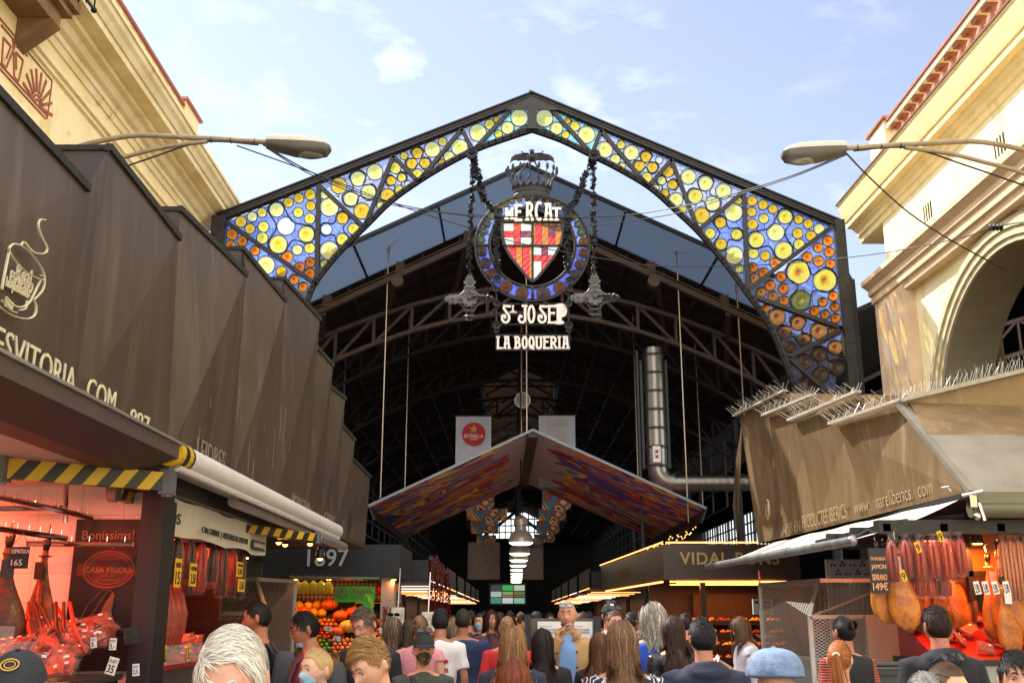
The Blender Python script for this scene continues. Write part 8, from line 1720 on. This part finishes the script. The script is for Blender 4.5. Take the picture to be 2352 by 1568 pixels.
person(702,1400,7.7,-72,'dark haired man with glasses and lowered mask in a burgundy shirt facing left',skinc='#a86a50',hair='curlshort',hc='#120e0e',hlen=.04,shirt=SH('burgundy_tee','#6a1c30'),arms=('forward','forward'),ex=('glasses','chinmask','backpack'),pitch=14)
person(727,1482,5.6,-38,'blonde woman in a light blue mask with fringe and tied back hair',skinc='#d0a084',hair='bun',hc='#b89868',hc2='#e8d4a8',shirt=SH('dark_grey_top','#2a2a30'),ex=('mask',),fem=1,n=2600)
person(838,1390,7.8,-22,'man with swept grey brown hair looking down in a dark sweater',skinc='#c48c70',hair='short',hc='#5a4a3c',hc2='#98867a',sweep=(-.8,-.3,.1),hlen=.05,shirt=SH('dark_navy_sweater','#14161e'),sleeve='long',pitch=24,turn=-8)
person(852,1458,4.7,-30,'young blond man in front with side shaved hair swept left, eyes lowered',skinc='#d4a082',hair='undercut',hc='#9a7448',hc2='#d8b888',sweep=(-.85,-.5,0),hlen=.055,shirt=SH('navy_top','#1c2038'),pitch=28,turn=-10,n=3400)
person(903,1414,10.6,178,'woman with long streaked hair, black jacket and raised sunglasses, seen from behind',hair='long',hc='#4a3828',hc2='#a08a6c',hlong=.48,shirt=SH('black_tee','#141418'),sleeve='long',ex=('sunhead',),fem=1)
person(966,1410,10.2,170,'woman in a pink top with half tied brown hair seen from behind',hair='bun',hc='#6a4c34',hc2='#b08a5c',shirt=SH('pink_top','#d08a94'),sleeve='cap',fem=1,skinc='#c89078')
person(974,1450,7.6,10,'person with camouflage mask, dark cap with sunglasses and grey green shirt',skinc='#b88468',hair='bun',hc='#3a281c',hlong=.22,shirt=SH('grey_green_tee','#3a3c36'),ex=('darkcap','mask','camo','sunhead','strap'),fem=1)
person(1012,1393,10.4,184,'man with black hair and white shirt with red words on its back',hair='short',hc='#141010',hlen=.03,shirt=SH('white_tee','#d8d6d8'),ex=('backprint',),skinc='#a87458')
person(1063,1394,11.2,186,'broad man with shaved head in a navy shirt seen from behind',hair='short',hc='#2a2018',hlen=.010,shirt=SH('navy_tee','#1c2c52'),build=1.2,skinc='#9a6248',ex=(),trousers=JEAN)
person(1103,1405,15,-20,'dark haired woman in a blue mask and black top deeper in the crowd',hair='bun',hc='#1a1210',shirt=SH('black_tee','#141418'),ex=('mask',),fem=1)
person(1128,1398,14,30,'woman with long dark red hair deeper in the crowd beside the masked woman',hair='long',hc='#3a1410',hlong=.4,shirt=SH('dull_plum_top','#4a2a34'),fem=1)
person(1020+30,1418,12.5,175,'grey blonde woman half hidden between the white and navy shirts',hair='curly',hc='#7a6650',hc2='#b8a488',hlong=.2,shirt=SH('brown_top','#4a3a30'),fem=1)
person(1166,1412,10.2,172,'woman with blonde bun and scrunchie wearing red at the shoulder',hair='bun',hc='#8a6440',hc2='#c8a070',shirt=SH('red_jacket','#c02a2a'),sleeve='long',fem=1)
person(1178,1434,7.4,180,'woman with very long wavy light brown hair covering her back',hair='long',hc='#7a5636',hc2='#c09468',hlong=.62,shirt=SH('dark_denim_jacket','#22283a'),sleeve='long',fem=1,n=3600)
person(1180,1512,5.3,180,'auburn haired head in front at the bottom edge seen from behind',hair='long',hc='#6a3018',hc2='#a85c34',hlong=.5,shirt=SH('black_tee','#141418'),fem=1,n=3400)
person(1246,1441,8.6,176,'woman with long wavy black hair and leather bag strap',hair='long',hc='#140e10',hc2='#3a2024',hlong=.5,shirt=SH('black_knit','#1a1a20'),sleeve='long',ex=('strap',),fem=1)
person(1303,1378,9.6,-4,'bald man in a beige coat eating with his hand at his mouth, glasses raised',skinc='#c08a6c',hair='bald',hc='#4a3a30',shirt=SH('beige_coat','#a8865c',var=.08),sleeve='long',arms=('mouth','down'),ex=('jacket','open','foreglasses','chinmask','bite'),turn=-6)
person(1400,1384,12,20,'person in a dark cap with white letters and sunglasses behind the brown haired woman',hair='short',hc='#241812',ex=('darkcap','nyletters','sunhead'),shirt=SH('white_shirt','#cfcfd4'),skinc='#b07a60')
person(1412,1398,10.8,6,'woman with brown hair and raised sunglasses looking at the camera in white',hair='bun',hc='#4a2e1e',skinc='#c48a72',shirt=SH('white_shirt','#cfcfd4'),sleeve='long',ex=('sunhead',),fem=1)
person(1378,1450,8.6,150,'woman with long chestnut hair and a mask turned partly right',hair='long',hc='#4a2a1a',hc2='#8a5a3c',hlong=.5,shirt=SH('patterned_dark_top','#241c22',var=.6,scale=60),ex=('mask',),fem=1,skinc='#c8907a',turn=20)
person(1427,1423,6.3,180,'woman with straight ash brown hair and navy floral blouse seen from behind',hair='long',hc='#6a4a34',hc2='#a08264',hlong=.36,shirt=FLOR,ex=('strap',),fem=1,n=3600,build=1.08)
person(1497,1388,10,190,'person with curly silver hair and a bright blue shirt seen from behind',hair='curly',hc='#8a8278',hc2='#e0d8c8',hlong=.26,shirt=SH('bright_blue_shirt','#1f56c8'),build=1.12,fem=1,n=1500)
person(1546,1412,9.2,184,'woman with very long dark auburn hair and black leather jacket',hair='long',hc='#2e1a16',hc2='#5a3428',hlong=.58,shirt=mat('black_leather','#15151a',.35,0,.2,10,.3),sleeve='long',fem=1)
person(1610,1413,6.4,186,'man with thinning black hair in a navy hooded sweatshirt seen from behind',hair='short',hc='#121014',hlen=.03,sweep=(0,.8,-.1),shirt=SH('navy_hoodie','#1a1f38'),sleeve='long',ex=('hoodie',),build=1.15,skinc='#b07a62')
person(1574,1404,12.5,182,'man with a bald spot far back between the silver hair and the hoodie',hair='balding',hc='#1a1210',shirt=SH('black_tee','#141418'))
person(1700,1414,11.5,-82,'young woman with blonde tipped hair eating from a napkin in a grey dress',hair='long',hc='#5a4430',hc2='#c8a878',hlong=.34,shirt=SH('pale_grey_dress','#a8a8b4'),sleeve='cap',arms=('phone','hold'),ex=('food','chinmask'),pitch=18,fem=1,skinc='#c89880')
person(1776,1480,4.7,170,'person in a big washed blue newsboy cap at the bottom of the picture',hair='none',ex=('newsboy_cap',),shirt=SH('blue_cotton_shirt','#5a6c8c'),pitch=4)
person(1926,1466,6.6,172,'girl with bright ginger ponytail and cream hair tie, mask at her ear',hair='pony',hc='#8a4a20',hc2='#d08840',hlong=.34,shirt=SH('cream_top','#c8b8a4'),ex=('mask',),fem=1,turn=-20,skinc='#d0a088')
person(1934,1411,8.4,196,'dark haired woman in black with red striped sleeves standing by the right cage',hair='bun',hc='#140c0c',shirt=STRP,sleeve='long',fem=1,skinc='#a87058')
person(2146,1386,6.8,182,'man with dark brown hair and navy hooded top at the ham stall',hair='short',hc='#1c100c',hc2='#5a2c18',hlen=.04,shirt=SH('dark_navy_hoodie','#12131f'),sleeve='long',ex=('hoodie',),build=1.1,skinc='#b07058')
person(2172,1514,4.2,20,'woman with brown hair and tortoise sunglasses pushed up, low in the right corner',hair='bun',hc='#4a3424',hc2='#9a7a5c',ex=('sunhead',),skinc='#d0a080',fem=1,shirt=SH('brown_top','#4a3a30'),n=2600)
person(2122,1541,4.2,178,'grey haired head just above the bottom edge on the right',hair='short',hc='#8a8884',hc2='#c8c6c2',shirt=SH('dark_grey_top','#2a2a30'),hlen=.05)
person(2330,1490,4.6,-12,'dark haired man cut off by the right edge of the picture',hair='short',hc='#141012',hlen=.05,skinc='#c89078',shirt=SH('black_tee','#141418'),turn=-5)
# shopkeepers and the far crowd
person(2345,1425,12.4,-30,'shopkeeper in a red shirt behind the right counter',hair='short',hc='#181010',shirt=SH('red_shirt','#7a1a20'),skinc='#b07a60')
for i,(x,yt,Y,h_,c,sc) in enumerate(((1080,1400,10.5,'short','#1a1410','#3a3a40'),(1148,1404,12,'short','#241a14','#6a5a48'),(1195,1403,13,'bun','#4a3424','#7a6a3c'),(1212,1408,10,'short','#2a1a14','#a08a5c'),(1232,1402,11.5,'long','#140e0e','#1c1c22'),(1262,1405,12.5,'short','#1c1410','#5a2028'),(1338,1404,11,'long','#3a1a14','#6a2430'),(1352,1402,14,'short','#141010','#8a2028'),(1450,1403,9.5,'short','#1c1410','#2a2a30'),(1470,1404,12,'bun','#2a1a14','#4a4a50'),(1225,1404,16,'short','#141010','#3a4a5a'),(1172,1401,15,'short','#201814','#50505a'),(1290,1403,15,'long','#2a1c14','#3a3030'),(940,1420,8.2,'long','#3a2a1e','#1c1c20'),(1530,1406,9,'short','#241a14','#38404a'),(1112,1402,17,'short','#141010','#2c2c34'),(1325,1403,17,'bun','#241410','#504038'))):
    person(x,yt,Y*1.25+2,[180,150,200,-60,170,30,190][i%7],'distant shopper in the dim aisle, '+['black hair, left beside the navy shirt','dark hair and tan top','brown bun and ochre top','short hair and sand coloured shirt','long black hair and black top','short hair and wine red top','long reddish hair and plum top','short black hair and bright red top','short hair between cap wearer and ash brown hair','dark bun and grey top','small figure with slate blue top','small figure with grey top','small figure with long brown hair','long brown hair and black jacket beside the pink top','short hair and slate top near the gilded stall','small far figure near the video wall left','small far figure with bun right of the video wall'][i],hair=h_,hc=c,shirt=SH('crowd_'+sc.strip('#'),sc),far=True,fem=1 if h_!='short' else 0,hlong=.35)

bpy.data.scenes.remove(TMP)
